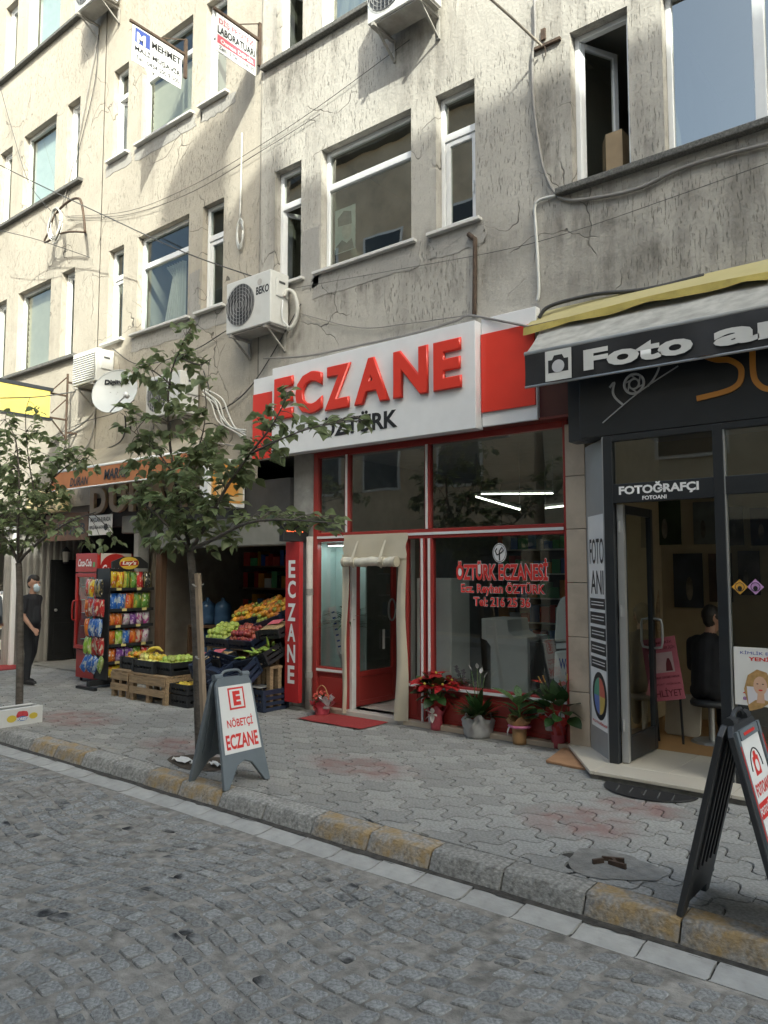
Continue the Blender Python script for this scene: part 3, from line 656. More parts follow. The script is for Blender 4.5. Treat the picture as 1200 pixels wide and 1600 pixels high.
# ================================================================== PHARMACY
M_floor = mat('pale_marble', (0.52, 0.50, 0.46), 0.35, 0.12, 4, dirt=0.3, dscale=2, dcol=(0.3, 0.29, 0.27))
M_tile = mat('beige_pillar_tile', (0.50, 0.42, 0.33), 0.45, 0.10, 5, dirt=0.25, dscale=3)
M_cream = mat('cream_wall', (0.62, 0.55, 0.42), 0.9, 0.06)
M_shopw = mat('shop_wall', (0.24, 0.24, 0.225), 0.9, 0.1)
M_maroon = mat('maroon_fascia', (0.085, 0.02, 0.018), 0.4, 0.15)
M_ceil = mat('shop_ceiling', (0.35, 0.34, 0.32), 0.9, 0.05)
def shell(x0, x1, y0, y1, z0, z1, mw, mf, mc=None):
    MB().add([(x0, y1, z0), (x1, y1, z0), (x1, y1, z1), (x0, y1, z1)], [(0, 1, 2, 3)]).add([(x0, y0, z0), (x0, y1, z0), (x0, y1, z1), (x0, y0, z1)], [(0, 1, 2, 3)]).add([(x1, y1, z0), (x1, y0, z0), (x1, y0, z1), (x1, y1, z1)], [(0, 1, 2, 3)]).build('partition_wall', mw, bld)
    MB().add([(x0, y0, z0), (x1, y0, z0), (x1, y1, z0), (x0, y1, z0)], [(0, 1, 2, 3)]).build('shop_floor', mf, bld)
    MB().add([(x0, y0, z1), (x1, y0, z1), (x1, y1, z1), (x0, y1, z1)], [(3, 2, 1, 0)]).build('ceiling', mc or M_ceil, bld)
shell(-7.0, -3.3, 7.26, 12, 0.06, 3.31, M_shopw, M_floor)
# piers
M_pier = mat('grey_pier', (0.27, 0.265, 0.25), 0.9, 0.2, 4, bump=0.4, bscale=30, dirt=0.5, dscale=3, dcol=(0.5, 0.49, 0.46))
MB().box(-7.36, -6.99, 7.18, 7.9, 0, 3.4).build('pier', M_pier, bld, bevel=0.015)
pier = MB()
for k in range(6):
    pier.box(-3.40, -3.19, 7.10, 7.9, .06 + k * .53 + .003, .06 + (k + 1) * .53 - .003)
for k in range(6):
    MB().box(-3.40, -3.19, 7.10, 7.9, .05 + k * .53 + .003, .05 + (k + 1) * .53 - .003).build('pier_tile', M_tile, bld, bevel=0.004, seg=1)
fr = thing('pharmacy_shopfront', 'red and silver framed pharmacy shopfront with glazed display windows', 'shopfront', (-5.2, 7.22, 0))
Yf = 7.2
def post(x0, x1, z0, z1, stripe=True, y=Yf):
    o = MB().box(x0, x1, y - .03, y + .05, z0, z1).build('frame_post', M_red, fr, bevel=0.006, seg=1)
    if stripe: MB().box((x0 + x1) / 2 - .013, (x0 + x1) / 2 + .013, y - .042, y - .028, z0, z1).build('trim', M_white, o)
def rail(x0, x1, z0, z1, stripe=True, y=Yf):
    o = MB().box(x0, x1, y - .028, y + .048, z0, z1).build('frame_rail', M_red, fr, bevel=0.006, seg=1)
    if stripe: MB().box(x0, x1, y - .04, y - .026, (z0 + z1) / 2 - .015, (z0 + z1) / 2 + .015).build('trim', M_white, o)
M_maroonf = mat('dark_red_frame', (0.16, 0.03, 0.025), 0.4, 0.1)
post(-6.98, -6.90, .04, 3.3, False); post(-6.435, -6.365, 2.24, 3.22); post(-5.195, -5.125, 2.24, 3.22); post(-3.46, -3.40, .04, 3.3, False)
rail(-6.90, -3.46, 2.13, 2.24); rail(-6.90, -3.46, 3.22, 3.30, False)
post(-5.27, -5.19, .05, 2.13); post(-5.17, -5.09, .05, 2.13); post(-5.50, -5.455, .05, 2.13, False); post(-6.435, -6.385, .05, 2.13, False)
rail(-6.90, -6.435, .47, .55); rail(-5.455, -5.27, .41, .49); rail(-5.09, -3.46, .41, .49)
def panel(x0, x1, z0, z1): 
    o = MB().box(x0, x1, Yf + .0, Yf + .04, z0, z1).build('kick_panel', M_red, fr)
    MB().box(x0 + .05, x1 - .05, Yf - .012, Yf + .002, z0 + .05, z1 - .05).build('raised_field', M_red, o, bevel=0.01)
panel(-6.90, -6.435, .06, .47); panel(-5.455, -5.27, .06, .41); panel(-5.09, -3.46, .06, .41)
MB().box(-5.46, -3.40, 7.10, 7.30, 0, .055).build('plinth', M_tile, fr, bevel=0.005); MB().box(-6.98, -6.4, 7.12, 7.30, 0, .055).build('plinth', M_tile, fr, bevel=0.005); MB().box(-6.4, -5.46, 7.10, 7.40, 0, .06).build('threshold', M_floor, fr, bevel=0.005)
for (a, b, c, d) in ((-6.90, -6.435, .55, 2.13), (-5.455, -5.27, .49, 2.13), (-5.09, -3.46, .49, 2.13), (-6.90, -6.435, 2.24, 3.22), (-6.365, -5.195, 2.24, 3.22), (-5.125, -3.46, 2.24, 3.22)):
    q = ru(-.004, .004); MB().add([(a, Yf + .01 + q, c), (b, Yf + .01 - q, c), (b, Yf + .012 - q, d), (a, Yf + .012 + q, d)], [(0, 1, 2, 3)]).build('pane', M_shopglass, fr)
MB().box(-7.34, -3.17, 7.02, 7.16, 3.31, 3.9).build('fascia', M_maroon, fr, bevel=0.01)
MB().box(-7.0, -3.19, 7.0, 7.2, 3.285, 3.312).build('fascia_trim', M_maroonf, fr)
# door leaf, opened inwards
dr = MB(); X = -6.375; ya, yb = 7.30, 8.12
dr.box(X - .02, X + .025, ya, ya + .08, .075, 2.1).box(X - .02, X + .025, yb - .08, yb, .075, 2.1).box(X - .02, X + .025, ya + .08, yb - .08, 2.02, 2.1).box(X - .02, X + .025, ya + .08, yb - .08, .075, .14).box(X - .02, X + .025, ya + .08, yb - .08, .43, .5)
do = dr.build('door', M_red, fr, bevel=0.006)
MB().box(X - .008, X + .015, ya + .08, yb - .08, .14, .43).build('panel', M_red, do)
MB().add([(X, ya + .08, .5), (X, yb - .08, .5), (X, yb - .08, 2.02), (X, ya + .08, 2.02)], [(0, 1, 2, 3)]).build('pane', M_shopglass, do)
MB().tube([Vector((X + .06, yb - .14 + .075 * math.cos(a), 1.25 + .14 * math.sin(a))) for a in [i * math.pi / 8 for i in range(17)]], .012, 8).build('handle', M_metal, do, True)
MB().box(X + .027, X + .03, yb - .3, yb - .25, .75, 1.0).build('sticker', M_paper, do)
MB().box(-6.384, -6.345, 7.22, 7.30, .06, 2.13).build('door_jamb', M_white, fr); MB().box(-5.505, -5.46, 7.26, 7.34, .06, 2.13).build('door_jamb', M_white, fr)
# cream plastic door curtain with its roll
M_pvc = mat('cream_plastic_curtain', (0.68, 0.63, 0.51), 0.5, 0.08, 5, bump=0.2, bscale=4, trans=0.3, dirt=0.2, dscale=5, dcol=(.45, .40, .30))
cu = thing('door_curtain', 'cream plastic curtain rolled up over the pharmacy doorway', 'curtain', (-5.9, 7.1, 0))
def cloth(x0, x1, z0, z1, y, amp, fr_, flare=0.0, nx=14, nz=18, ph=0.0):
    mb = MB(); vs = []; fs = []
    for j in range(nz + 1):
        g = j / nz
        for i in range(nx + 1):
            f = i / nx; z = z1 + (z0 - z1) * g
            vs.append((x0 + (x1 - x0) * f + flare * g * g * (f - .3) + .012 * math.sin(9 * g + ph), y + amp * math.sin(f * fr_ + 2.5 * g + ph) * (0.35 + g) - .02 * g, z))
    for j in range(nz):
        for i in range(nx): fs.append((j * (nx + 1) + i, (j + 1) * (nx + 1) + i, (j + 1) * (nx + 1) + i + 1, j * (nx + 1) + i + 1))
    n = len(vs); vs += [(v[0], v[1] + .006, v[2]) for v in vs]; fs += [tuple(i + n for i in reversed(f)) for f in fs]
    return mb.add(vs, fs)
cloth(-6.385, -5.395, 1.90, 2.20, 7.10, .010, 9).build('header', M_pvc, cu, True)
cloth(-6.40, -6.28, .04, 1.96, 7.085, .018, 4, -.05).build('side_strip', M_pvc, cu, True); cloth(-5.53, -5.405, .05, 1.96, 7.085, .02, 4, .05, ph=1.5).build('side_strip', M_pvc, cu, True)
rl = MB(); P = []; R = []
for i in range(41):
    f = i / 40; P.append((-6.31 + .82 * f, 7.02 + .004 * math.sin(f * 9), 1.865 + .006 * math.sin(f * 14))); R.append(.056 + .003 * math.sin(f * 37))
rl.tube(P, R, 14).build('roll', mat('clear_plastic_roll', (0.62, 0.59, 0.5), 0.18, 0.12, 12, bump=0.4, bscale=20), cu, True)
for x in (-6.29, -6.13, -5.68, -5.51): MB().tube([(x - .02, 7.02, 1.865), (x + .025, 7.02, 1.865)], .061, 16).build('end_band', M_pvc, cu)
for x in (-6.13, -5.70): MB().add([(x - .012, 7.075, 2.12), (x + .012, 7.075, 2.12), (x + .022, 6.945, 1.86), (x - .022, 6.945, 1.86), (x - .012, 7.0, 1.79), (x + .012, 7.0, 1.79)], [(0, 3, 2, 1), (3, 4, 5, 2)]).build('tie_strap', M_pvc, cu)
# window lettering
lt = thing('window_lettering', 'red and white vinyl lettering and emblem on the big pharmacy pane', 'lettering', (-4.2, 7.19, 1.3))
O = (0, Yf - .006, 0); M_vr = mat('vinyl_red', (0.62, 0.04, 0.035), 0.4, 0.02); M_vw = mat('vinyl_white', (0.8, 0.8, 0.8), 0.4, 0.02)
for s, (a, b), (c, d), bo in (('ÖZTÜRK ECZANESİ', (-4.78, -3.655), (1.655, 1.885), .04), ('Ecz. Reyhan ÖZTÜRK', (-4.715, -3.69), (1.49, 1.635), .03), ('Tel: 216 25 36', (-4.555, -3.86), (1.375, 1.475), .03)):
    text(s, O, XU, ZU, a - .004, b + .004, c - .004, d + .004, M_vw, lt, bold=bo + .022, off=.0); text(s, O, XU, ZU, a, b, c, d, M_vr, lt, bold=bo, off=.002)
ec = onY(781, 864, Yf); MB().prism(ell(ec.x, ec.z, .085, .105, 28), O, XU, ZU, -YU, .001).build('emblem_disc', M_vw, lt)
MB().tube([(ec.x + dx, Yf - .010, ec.z + dz) for dx, dz in ((.0, -.08), (.0, .02), (.03, .06), (.05, .03), (.02, .0), (-.03, -.02), (-.05, .02), (-.03, .05))], .007, 5).build('emblem', M_ink, lt)
MB().tube([Vector((ec.x + .074 * math.cos(a), Yf - .009, ec.z + .094 * math.sin(a))) for a in [i * math.pi / 12 for i in range(25)]], .003, 4).build('emblem_ring', M_ink, lt)
dfill = thing('display_fill_light', 'added slim fill light hidden at the top of the left pharmacy display', 'lamp', (-6.7, 7.36, 2.10)); MB().box(-6.88, -6.47, 7.33, 7.38, 2.085, 2.125).build('housing', M_white, dfill); MB().box(-6.86, -6.49, 7.335, 7.375, 2.076, 2.084).build('strip', emit('display_fill_strip', (.9, 1, 1), 9), dfill)  # unseen glowing strip, added only to brighten the teal display
# main sign
sg = thing('pharmacy_sign', 'long white box sign with raised red ECZANE letters over the pharmacy', 'sign', (-5.9, 6.95, 3.27))
SY = 6.85
def signbox(name, x0, x1, y0, y1, z0, z1, m, p, bev=.006): return MB().box(x0, x1, y0, y1, z0, z1).build(name, m, p, bevel=bev)
signbox('box', -7.44, -4.29, SY, 7.0, 3.262, 4.43, M_signwhite, sg)
for s, (xa, ya), (xb, yb) in (('E', (431, 655), (461, 591)), ('C', (464, 651), (506.5, 579.5)), ('Z', (510, 643), (550.5, 567.5)), ('A', (556, 634.5), (611, 558.5)), ('N', (617, 623), (671, 539)), ('E', (679.5, 606), (723, 528))):
    p = onY(xa, ya, SY); q = onY(xb, yb, SY); text(s, (0, SY, 0), XU, ZU, p.x, q.x, 3.72, 4.27, M_signred, sg, 'letter', bold=.036, depth=.006, bevel=.018, off=0)
p = onY(502, 686, SY); q = onY(621, 642, SY); text('ÖZTÜRK', (0, SY, 0), XU, ZU, p.x, q.x, 3.40, 3.65, M_ink, sg, bold=.025, depth=.004, off=0)
p = onY(383, 600, 6.95); signbox('end_panel', -7.92, -7.445, 6.95, 7.04, 3.26, 4.38, M_signwhite, sg); signbox('red_panel', -7.915, -7.45, 6.935, 6.952, 3.262, 4.16, M_signred, sg, .003)
signbox('end_panel', -4.285, -3.63, 6.97, 7.06, 3.29, 4.47, M_signwhite, sg)
signbox('red_panel', -4.28, -3.64, 6.945, 6.972, 3.44, 4.29, M_signred, sg, .004)
# upright sign
us = thing('upright_sign', 'narrow red upright board reading ECZANE in white letters by the door', 'sign', (-7.1, 7.0, .1))
signbox('board', -7.235, -6.985, 6.93, 7.0, .10, 2.13, mat('upright_red', (.40, .025, .028), .35, .05), us)
for ch, y in zip('ECZANE', (889, 921, 957, 989, 1022, 1055)):
    p = onY(464, y, 6.93); h = .112; w_ = .062 if ch in 'E' else .072
    text(ch, (0, 6.93, 0), XU, ZU, -7.115 - w_, -7.115 + w_, p.z - h, p.z + h, M_signwhite, us, 'letter', bold=.03, off=.003)
# LED board
ld = thing('led_board', 'small black LED ticker board hanging beside the upright pharmacy sign', 'sign', (-7.1, 7.1, 2.15))
signbox('case', -7.14, -7.06, 6.72, 7.17, 2.13, 2.35, M_black, ld, .008); signbox('case_lip', -7.055, -7.0, 6.74, 7.15, 2.345, 2.36, M_black, ld, .002)
text('ECZANE + 8 : 3 Mz', (-7.06, 0, 0), YU, ZU, 6.76, 7.06, 2.255, 2.275, emit('led_red', (1, .12, .04), 3.0), ld, bold=0, off=.003)
# red mat
rm = thing('door_mat', 'plain red rectangular carpet mat in front of the pharmacy door', 'mat', (-6.1, 6.8, 0))
mb = MB(); n = 14
vs = [(-6.645 + 1.0 * i / n, 6.56 + .51 * j / 6, .010 + .004 * math.sin(i * 1.1) * math.sin(j * .9 + 1) + (.004 if j in (0, 6) else 0)) for j in range(7) for i in range(n + 1)]
mb.add(vs, [(j * (n + 1) + i, j * (n + 1) + i + 1, (j + 1) * (n + 1) + i + 1, (j + 1) * (n + 1) + i) for j in range(6) for i in range(n)])
mb.build('carpet', mat('red_carpet', (0.30, 0.03, 0.03), 0.95, 0.15, 60, bump=0.6, bscale=200, dirt=.2), rm, True); 
# interior
M_cwhite = mat('white_laminate', (0.74, 0.75, 0.73), 0.35, 0.03); M_teal = mat('pale_teal_panel', (0.66, 0.80, 0.79), 0.5, 0.05)
dp = thing('display_backdrop', 'pale teal backdrop panel of the left pharmacy display window', 'panel', (-6.7, 7.95, 0)); MB().box(-6.98, -6.45, 7.60, 7.63, .06, 2.2).build('board', M_teal, dp); MB().box(-6.99, -6.97, 7.30, 7.60, .06, 2.2).build('side_board', M_teal, dp)
MB().box(-6.98, -6.45, 7.28, 7.59, .40, .45).build('ledge', M_cwhite, dp)
a = onY(677, 905, 7.65); b = onY(705, 905, 7.65); wp = thing('white_cabinet', 'tall white cabinet panel behind the door side of the pharmacy window', 'cabinet', (a.x, 8, .06)); MB().box(a.x - .25, b.x, 7.65, 8.05, .06, 1.67).build('carcass', M_cwhite, wp, bevel=.005); MB().box(b.x - .22, b.x - .21, 7.63, 7.638, .75, .85).build('handle', M_metal, wp)
MB().box(a.x - .24, b.x - .01, 7.638, 7.652, .1, 1.63).build('door', M_cwhite, wp, bevel=.004)
ct = thing('service_counter', 'white pharmacy counter with a raised curved end seen through the pane', 'counter', (-4.6, 7.95, .06)); Yc = 7.85
def cp(px, py): p = onY(px, py, Yc); return (p.x, p.z)
P = [cp(752, 966), cp(792, 968), cp(795, 988), cp(803, 994), cp(824, 996), cp(824, 1085)]; P = P[:5] + [(P[4][0], .065), (cp(766, 1080)[0], .065), cp(766, 1010), cp(760, 1001), cp(752, 998)]
MB().prism(P, (0, Yc, 0), XU, ZU, YU, .5).build('front', M_cwhite, ct, bevel=.01); MB().box(P[5][0] + .003, P[5][0] + 1.0, Yc + .05, Yc + .5, .065, .95).build('body', mat('dark_laminate', (0.06, 0.055, 0.05), 0.4, 0.1), ct)
shv = thing('medicine_shelves', 'dim wall shelves stacked with small medicine boxes at the back of the pharmacy', 'shelves', (-5, 11.8, .06))
MB().box(-6.8, -3.4, 11.7, 11.95, .06, 2.4).build('back', mat('shelf_dark', (0.12, 0.11, 0.10), 0.6, 0.1), shv)
cols = [mat('box_%s' % n, c, 0.5, 0.05) for n, c in (('blue', (.1, .2, .45)), ('white', (.6, .6, .6)), ('green', (.1, .35, .15)), ('orange', (.55, .25, .05)), ('red', (.5, .06, .05)))]
for k in range(5):
    MB().box(-6.8, -3.4, 11.4, 11.7, .5 + k * .4, .52 + k * .4).build('shelf', M_cwhite, shv); x = -6.75
    while x < -3.6:
        w_ = ru(.08, .22); MB().box(x, x + w_ * .9, 11.45, 11.68, .522 + k * .4, .522 + k * .4 + ru(.12, .3)).build('medicine_box', random.choice(cols), shv); x += w_
for i, (p, q, lab) in enumerate(((onY(744, 776, 8.6), onY(812, 796, 8.25), 'slanting'), (onY(752, 772, 9.4), onY(864, 771, 9.4), 'long level'), (onY(852, 794, 8.8), onY(888, 790, 8.8), 'short'))):
    tb = thing('tube_light', lab + ' lit tube lamp glowing inside the pharmacy behind the upper pane', 'lamp', p)
    MB().tube([p, q], .012 if i == 0 else .008, 8).build('tube', emit('lit_tube', (1, .96, .85), 2.5), tb); 
    MB().bar(p + ZU * .03, q + ZU * .03, .05, .03).build('batten', M_white, tb)
    for e in (p, q): MB().tube([e + ZU * .03, (e.x, e.y, 3.31)], .004, 5).build('hanger', M_metal, tb)
# baby bath stood upright in the window
bb = thing('baby_bath', 'white plastic baby bath stood upright in the right corner of the pharmacy window', 'baby bath', (-3.6, 7.45, .1)); Yb = 7.40
def bp_(px, py): p = onY(px, py, Yb); return (p.x, p.z)
MB().prism([bp_(864, 1075), bp_(866, 1018), bp_(888, 1016), bp_(892, 1020), bp_(892, 1085)], (0, Yb, 0), XU, ZU, YU, .16).build('tub_end', M_cwhite, bb, bevel=.02)
MB().prism([bp_(864, 1004), bp_(867, 950), bp_(874, 934), bp_(892, 928), bp_(892, 1002)], (0, Yb + .01, 0), XU, ZU, YU, .15).build('tub_head', M_cwhite, bb, bevel=.03)
MB().prism([bp_(867, 1014), bp_(867, 1006), bp_(892, 1004), bp_(892, 1013)], (0, Yb + .03, 0), XU, ZU, YU, .12).build('waist', M_cwhite, bb)
MB().box(bp_(866, 1080)[0], bp_(892, 1085)[0], Yb + .02, Yb + .2, .06, bp_(892, 1078)[1]).build('foot', M_cwhite, bb)
a = bp_(874, 1045); b = bp_(894, 1030); text('Wee', (0, Yb, 0), XU, ZU, a[0], b[0], a[1], b[1], mat('ink_blue', (0.02, 0.06, 0.35), .5, .02), bb, bold=.02); text('baby', (0, Yb, 0), XU, ZU, a[0] + .07, b[0], a[1] - .07, a[1] - .025, mat('ink_blue', (0, 0, 0)), bb, bold=.01)
# ================================================================== PHOTO SHOP
SZ = 0.07; PYF = 6.65
M_marble = mat('cream_marble', (0.56, 0.52, 0.44), 0.3, 0.08, 3, dirt=0.25, dscale=3, dcol=(0.35, 0.32, 0.27))
M_orange = mat('ochre_floor', (0.34, 0.20, 0.085), 0.5, 0.12, 3)
M_frame = mat('black_aluminium', (0.018, 0.021, 0.025), 0.35, 0.1, dirt=.1)
M_alu = mat('silver_aluminium', (0.45, 0.46, 0.47), 0.35, 0.05, metal=.6)
shell(-3.19, 1.6, 7.42, 9.2, SZ, 3.3, mat('dim_cream_wall', (0.40, 0.33, 0.21), .9, .06), M_orange)
shop = thing('photo_shopfront', 'black framed photo studio shopfront with an open glass door', 'shopfront', (-2, PYF, 0))
# step with its splayed corner and ragged mortar foot
stp = [(-3.42, 7.16), (-3.42, 7.09), (-2.83, 6.27), (1.6, 6.27), (1.6, 7.42), (-3.19, 7.42), (-3.19, 7.16)]
MB().prism([(a, b + .03) for a, b in stp], (0, 0, 0), XU, YU, ZU, SZ - .028).build('step_base', M_mort, shop)
for (poly) in ([(-3.42, 7.16), (-3.42, 7.09), (-2.83, 6.27), (-2.80, 6.27), (-2.80, 6.60), (-3.19, 7.12), (-3.19, 7.16)], [(-2.797, 6.27), (-1.70, 6.27), (-1.70, 6.60), (-2.797, 6.60)], [(-1.697, 6.27), (-.4, 6.27), (-.4, 6.60), (-1.697, 6.60)], [(-.397, 6.27), (1.6, 6.27), (1.6, 6.6), (-.397, 6.6)], [(-3.19, 7.123), (-2.80, 6.603), (-2.28, 6.603), (-2.28, 7.42), (-3.19, 7.42)], [(-2.277, 6.603), (-1.66, 6.603), (-1.66, 7.42), (-2.277, 7.42)], [(-1.657, 6.603), (-.4, 6.603), (-.4, 7.42), (-1.657, 7.42)]):
    MB().prism(poly, (0, 0, SZ - .028), XU, YU, ZU, .028).build('marble_slab', M_marble, shop, bevel=.004)
# splayed side panel
A = Vector((-3.185, 7.10, 0)); B = Vector((-2.80, PYF + .02, 0)); U = (B - A).normalized(); Nn = Vector((U.y, -U.x, 0)); Lp = (B - A).length
if Nn.x + Nn.y > 0: Nn = -Nn
def sp(u, v, t=0): return A + U * u + ZU * v + Nn * t
sidep = MB().prism([(0, SZ), (Lp, SZ), (Lp, 2.97), (0, 2.97)], A, U, ZU, -Nn, .03).build('side_panel', mat('grey_side_panel', (0.33, 0.335, 0.34), .35, .05, metal=.3), shop)
MB().prism([(.06, .30), (Lp - .05, .30), (Lp - .05, 2.28), (.06, 2.28)], A, U, ZU, Nn, .003).build('print', M_paper, sidep)
for z0, z1 in ((1.40, 1.50), (1.26, 1.37), (1.12, 1.23), (.98, 1.09), (.85, .95)):
    MB().prism([(.08, z0), (Lp - .07, z0), (Lp - .07, z1), (.08, z1)], A + Nn * .004, U, ZU, Nn, .001).build('print_bar', M_ink, sidep)
    for q in (.35, .62): MB().prism([(.12, z0 + (z1 - z0) * q), (Lp - .11, z0 + (z1 - z0) * q), (Lp - .11, z0 + (z1 - z0) * q + .008), (.12, z0 + (z1 - z0) * q + .008)], A + Nn * .0055, U, ZU, Nn, .001).build('print_line', M_paper, sidep)
text('FOTO', A + Nn * .003, U, ZU, .1, Lp - .08, 1.82, 2.06, M_ink, sidep, bold=.005); text('ANI', A + Nn * .003, U, ZU, .12, Lp - .1, 1.54, 1.76, M_ink, sidep, bold=.005)
cc = [(.30 + .20 * math.cos(2 * math.pi * i / 24), .60 + .22 * math.sin(2 * math.pi * i / 24)) for i in range(24)]
MB().prism(cc, A + Nn * .003, U, ZU, Nn, .001).build('print_wheel', M_ink, sidep)
for k, c in enumerate(((.5, .12, .08), (.1, .3, .2), (.12, .18, .45), (.55, .4, .1))):
    a0 = k * math.pi / 2; MB().prism([(.30, .60)] + [(.30 + .15 * math.cos(a0 + j * math.pi / 10), .60 + .17 * math.sin(a0 + j * math.pi / 10)) for j in range(6)], A + Nn * .0045, U, ZU, Nn, .001).build('print_wheel', mat('wheel%d' % k, c, .5, .1), sidep)
text('FOTOĞRAF', A + Nn * .003, U, ZU, .1, Lp - .08, .34, .37, M_vr, sidep)
MB().box(-2.80, -2.715, PYF - .03, PYF + .05, SZ, 2.97).build('frame_post', M_frame, shop, bevel=.004)
MB().box(-2.813, -2.801, PYF - .02, PYF + .04, SZ, 2.97).build('edge_trim', M_alu, shop)
p2a = onY(1116, 740, PYF).x; p2b = onY(1132, 740, PYF).x
MB().box(p2a, p2b, PYF - .03, PYF + .05, SZ, 2.97).build('frame_post', M_frame, shop, bevel=.004); MB().box(p2b + .001, p2b + .012, PYF - .02, PYF + .04, SZ, 2.97).build('edge_trim', M_alu, shop)
hz0 = 2.36; hz1 = 2.53
hd = MB().box(-2.715, p2a, PYF - .025, PYF + .045, hz0, hz1).build('door_header', M_frame, shop, bevel=.004)
a = onY(967, 762, PYF - .025).x; b = onY(1092, 755, PYF - .025).x
text('FOTOĞRAFÇI', (0, PYF - .025, 0), XU, ZU, a, b, hz0 + .055, hz1 - .0, M_vw, hd, bold=.04); text('FOTOANI', (0, PYF - .025, 0), XU, ZU, a + .21, b - .27, hz0 + .015, hz0 + .05, M_vw, hd, bold=.03)
MB().box(p2b + .012, 1.6, PYF - .025, PYF + .045, hz0 + .02, hz1).build('frame_rail', M_frame, shop, bevel=.004); MB().box(p2b + .012, 1.6, PYF - .025, PYF + .045, SZ, SZ + .3).build('frame_rail', M_frame, shop, bevel=.004); MB().box(-2.715, 1.6, PYF - .025, PYF + .045, 2.92, 2.975).build('frame_rail', M_frame, shop)
for (x0, x1, z0, z1) in ((-2.715, p2a, hz1, 2.92), (p2b + .012, 0.2, SZ + .3, hz0 + .02), (p2b + .012, .2, hz1, 2.92)):
    MB().add([(x0, PYF + .005, z0), (x1, PYF + .01, z0), (x1, PYF + .01, z1), (x0, PYF + .005, z1)], [(0, 1, 2, 3)]).build('pane', M_shopglass, shop)
MB().box(.2, .28, PYF - .03, PYF + .05, SZ, 2.97).build('frame_post', M_frame, shop)
# door leaf opened inwards
X = -2.675; ya, yb = PYF + .05, PYF + .78
dm = MB().box(X - .022, X + .022, ya, ya + .07, SZ + .01, hz0 - .01).box(X - .022, X + .022, yb - .07, yb, SZ + .01, hz0 - .01).box(X - .022, X + .022, ya + .07, yb - .07, hz0 - .09, hz0 - .01).box(X - .022, X + .022, ya + .07, yb - .07, SZ + .01, SZ + .22)
dl = dm.build('door', M_frame, shop, bevel=.004)
MB().box(X + .023, X + .028, ya - .02, ya + .025, SZ + .01, hz0 - .01).box(X - .03, X + .023, ya - .022, ya - .003, SZ + .01, hz0 - .01).build('edge_trim', M_alu, dl)
MB().add([(X, ya + .07, SZ + .22), (X, yb - .07, SZ + .22), (X, yb - .07, hz0 - .09), (X, ya + .07, hz0 - .09)], [(0, 1, 2, 3)]).build('pane', M_shopglass, dl)
for s in (1, -1): MB().tube([(X + s * .022, yb - .035, 1.02), (X + s * .09, yb - .035, 1.03), (X + s * .10, yb - .035, 1.08), (X + s * .10, yb - .035, 1.24), (X + s * .09, yb - .035, 1.29), (X + s * .022, yb - .035, 1.30)], .012, 8).build('handle', M_alu, dl, True)
for z in (.35, 1.35, 2.1): MB().tube([(X - .01, ya - .03, z), (X - .01, ya - .03, z + .1)], .012, 8).build('hinge', M_alu, dl)
# stickers and poster on the right pane
def diamond(px, py, c, nm):
    p = onY(px, py, PYF - .002); s = .062; o = MB().prism([(p.x - s, p.z), (p.x, p.z - s), (p.x + s, p.z), (p.x, p.z + s)], (0, PYF - .002, 0), XU, ZU, -YU, .002)
    t_ = thing('window_sticker', '%s diamond-shaped sticker on the photo studio pane' % nm, 'sticker', (p.x, PYF, p.z - s), None); o.build('sheet', mat('sticker_' + nm, c, .4, .02), t_)
    MB().prism(ell(p.x, p.z - .012, .017, .02, 14), (0, PYF - .0045, 0), XU, ZU, -YU, .001).build('mark', M_ink, t_)
    MB().tube([Vector((p.x + .034 * math.cos(q), PYF - .0045, p.z + .034 * math.sin(q))) for q in [i * math.pi / 10 for i in range(21)]], .0025, 4).build('ring', M_ink, t_)
diamond(1156, 917, (0.62, 0.33, 0.05), 'orange'); diamond(1180.5, 917, (0.50, 0.28, 0.55), 'lilac')
po = thing('biometric_poster', 'white poster of a smiling blonde woman in the photo studio window', 'poster', (-1.45, PYF - .01, .55))
pa = onY(1146, 1010, PYF - .012); pb = onY(1149, 1100, PYF - .012); x0 = pa.x; zt, zb = pa.z, pb.z; PYo = (0, PYF - .012, 0)
MB().prism([(x0, zb), (x0 + .62, zb), (x0 + .62, zt), (x0, zt)], PYo, XU, ZU, -YU, .003).build('sheet', M_paper, po)
O = (0, PYF - .0155, 0)
text('KİMLİK EHLİYETLERDE', O, XU, ZU, x0 + .05, x0 + .57, zt - .055, zt - .025, mat('ink_blue', (0, 0, 0)), po, bold=0, off=.001); text('YENİLENİYOR', O, XU, ZU, x0 + .11, x0 + .55, zt - .105, zt - .065, mat('vinyl_red', (0, 0, 0)), po, bold=.03, off=.001)
text('4 ADET BİOMETRİK', O, XU, ZU, x0 + .06, x0 + .56, zb + .085, zb + .12, M_vr, po, bold=.02, off=.001); text('8 ADET BİOMETRİK', O, XU, ZU, x0 + .06, x0 + .56, zb + .04, zb + .075, mat('vinyl_purple', (.25, .05, .3), .5, .02), po, bold=.02, off=.001)
text('BİYOMETRİK\nFOTOĞRAF\nÇEKİMİNDE', O, XU, ZU, x0 + .34, x0 + .58, zt - .30, zt - .17, mat('ink_blue', (0, 0, 0)), po, bold=0, off=.001)
def flat(poly, m, off, nm='print', parent=po, o=PYo): MB().prism(poly, (0, o[1] - off, 0), XU, ZU, -YU, .0006).build(nm, m, parent)
hx, hzv = x0 + .19, zt - .30
M_blond = mat('print_blonde', (.42, .26, .10), .6, .25, 30); M_skinp = mat('print_skin', (.62, .40, .28), .6, .06, 8)
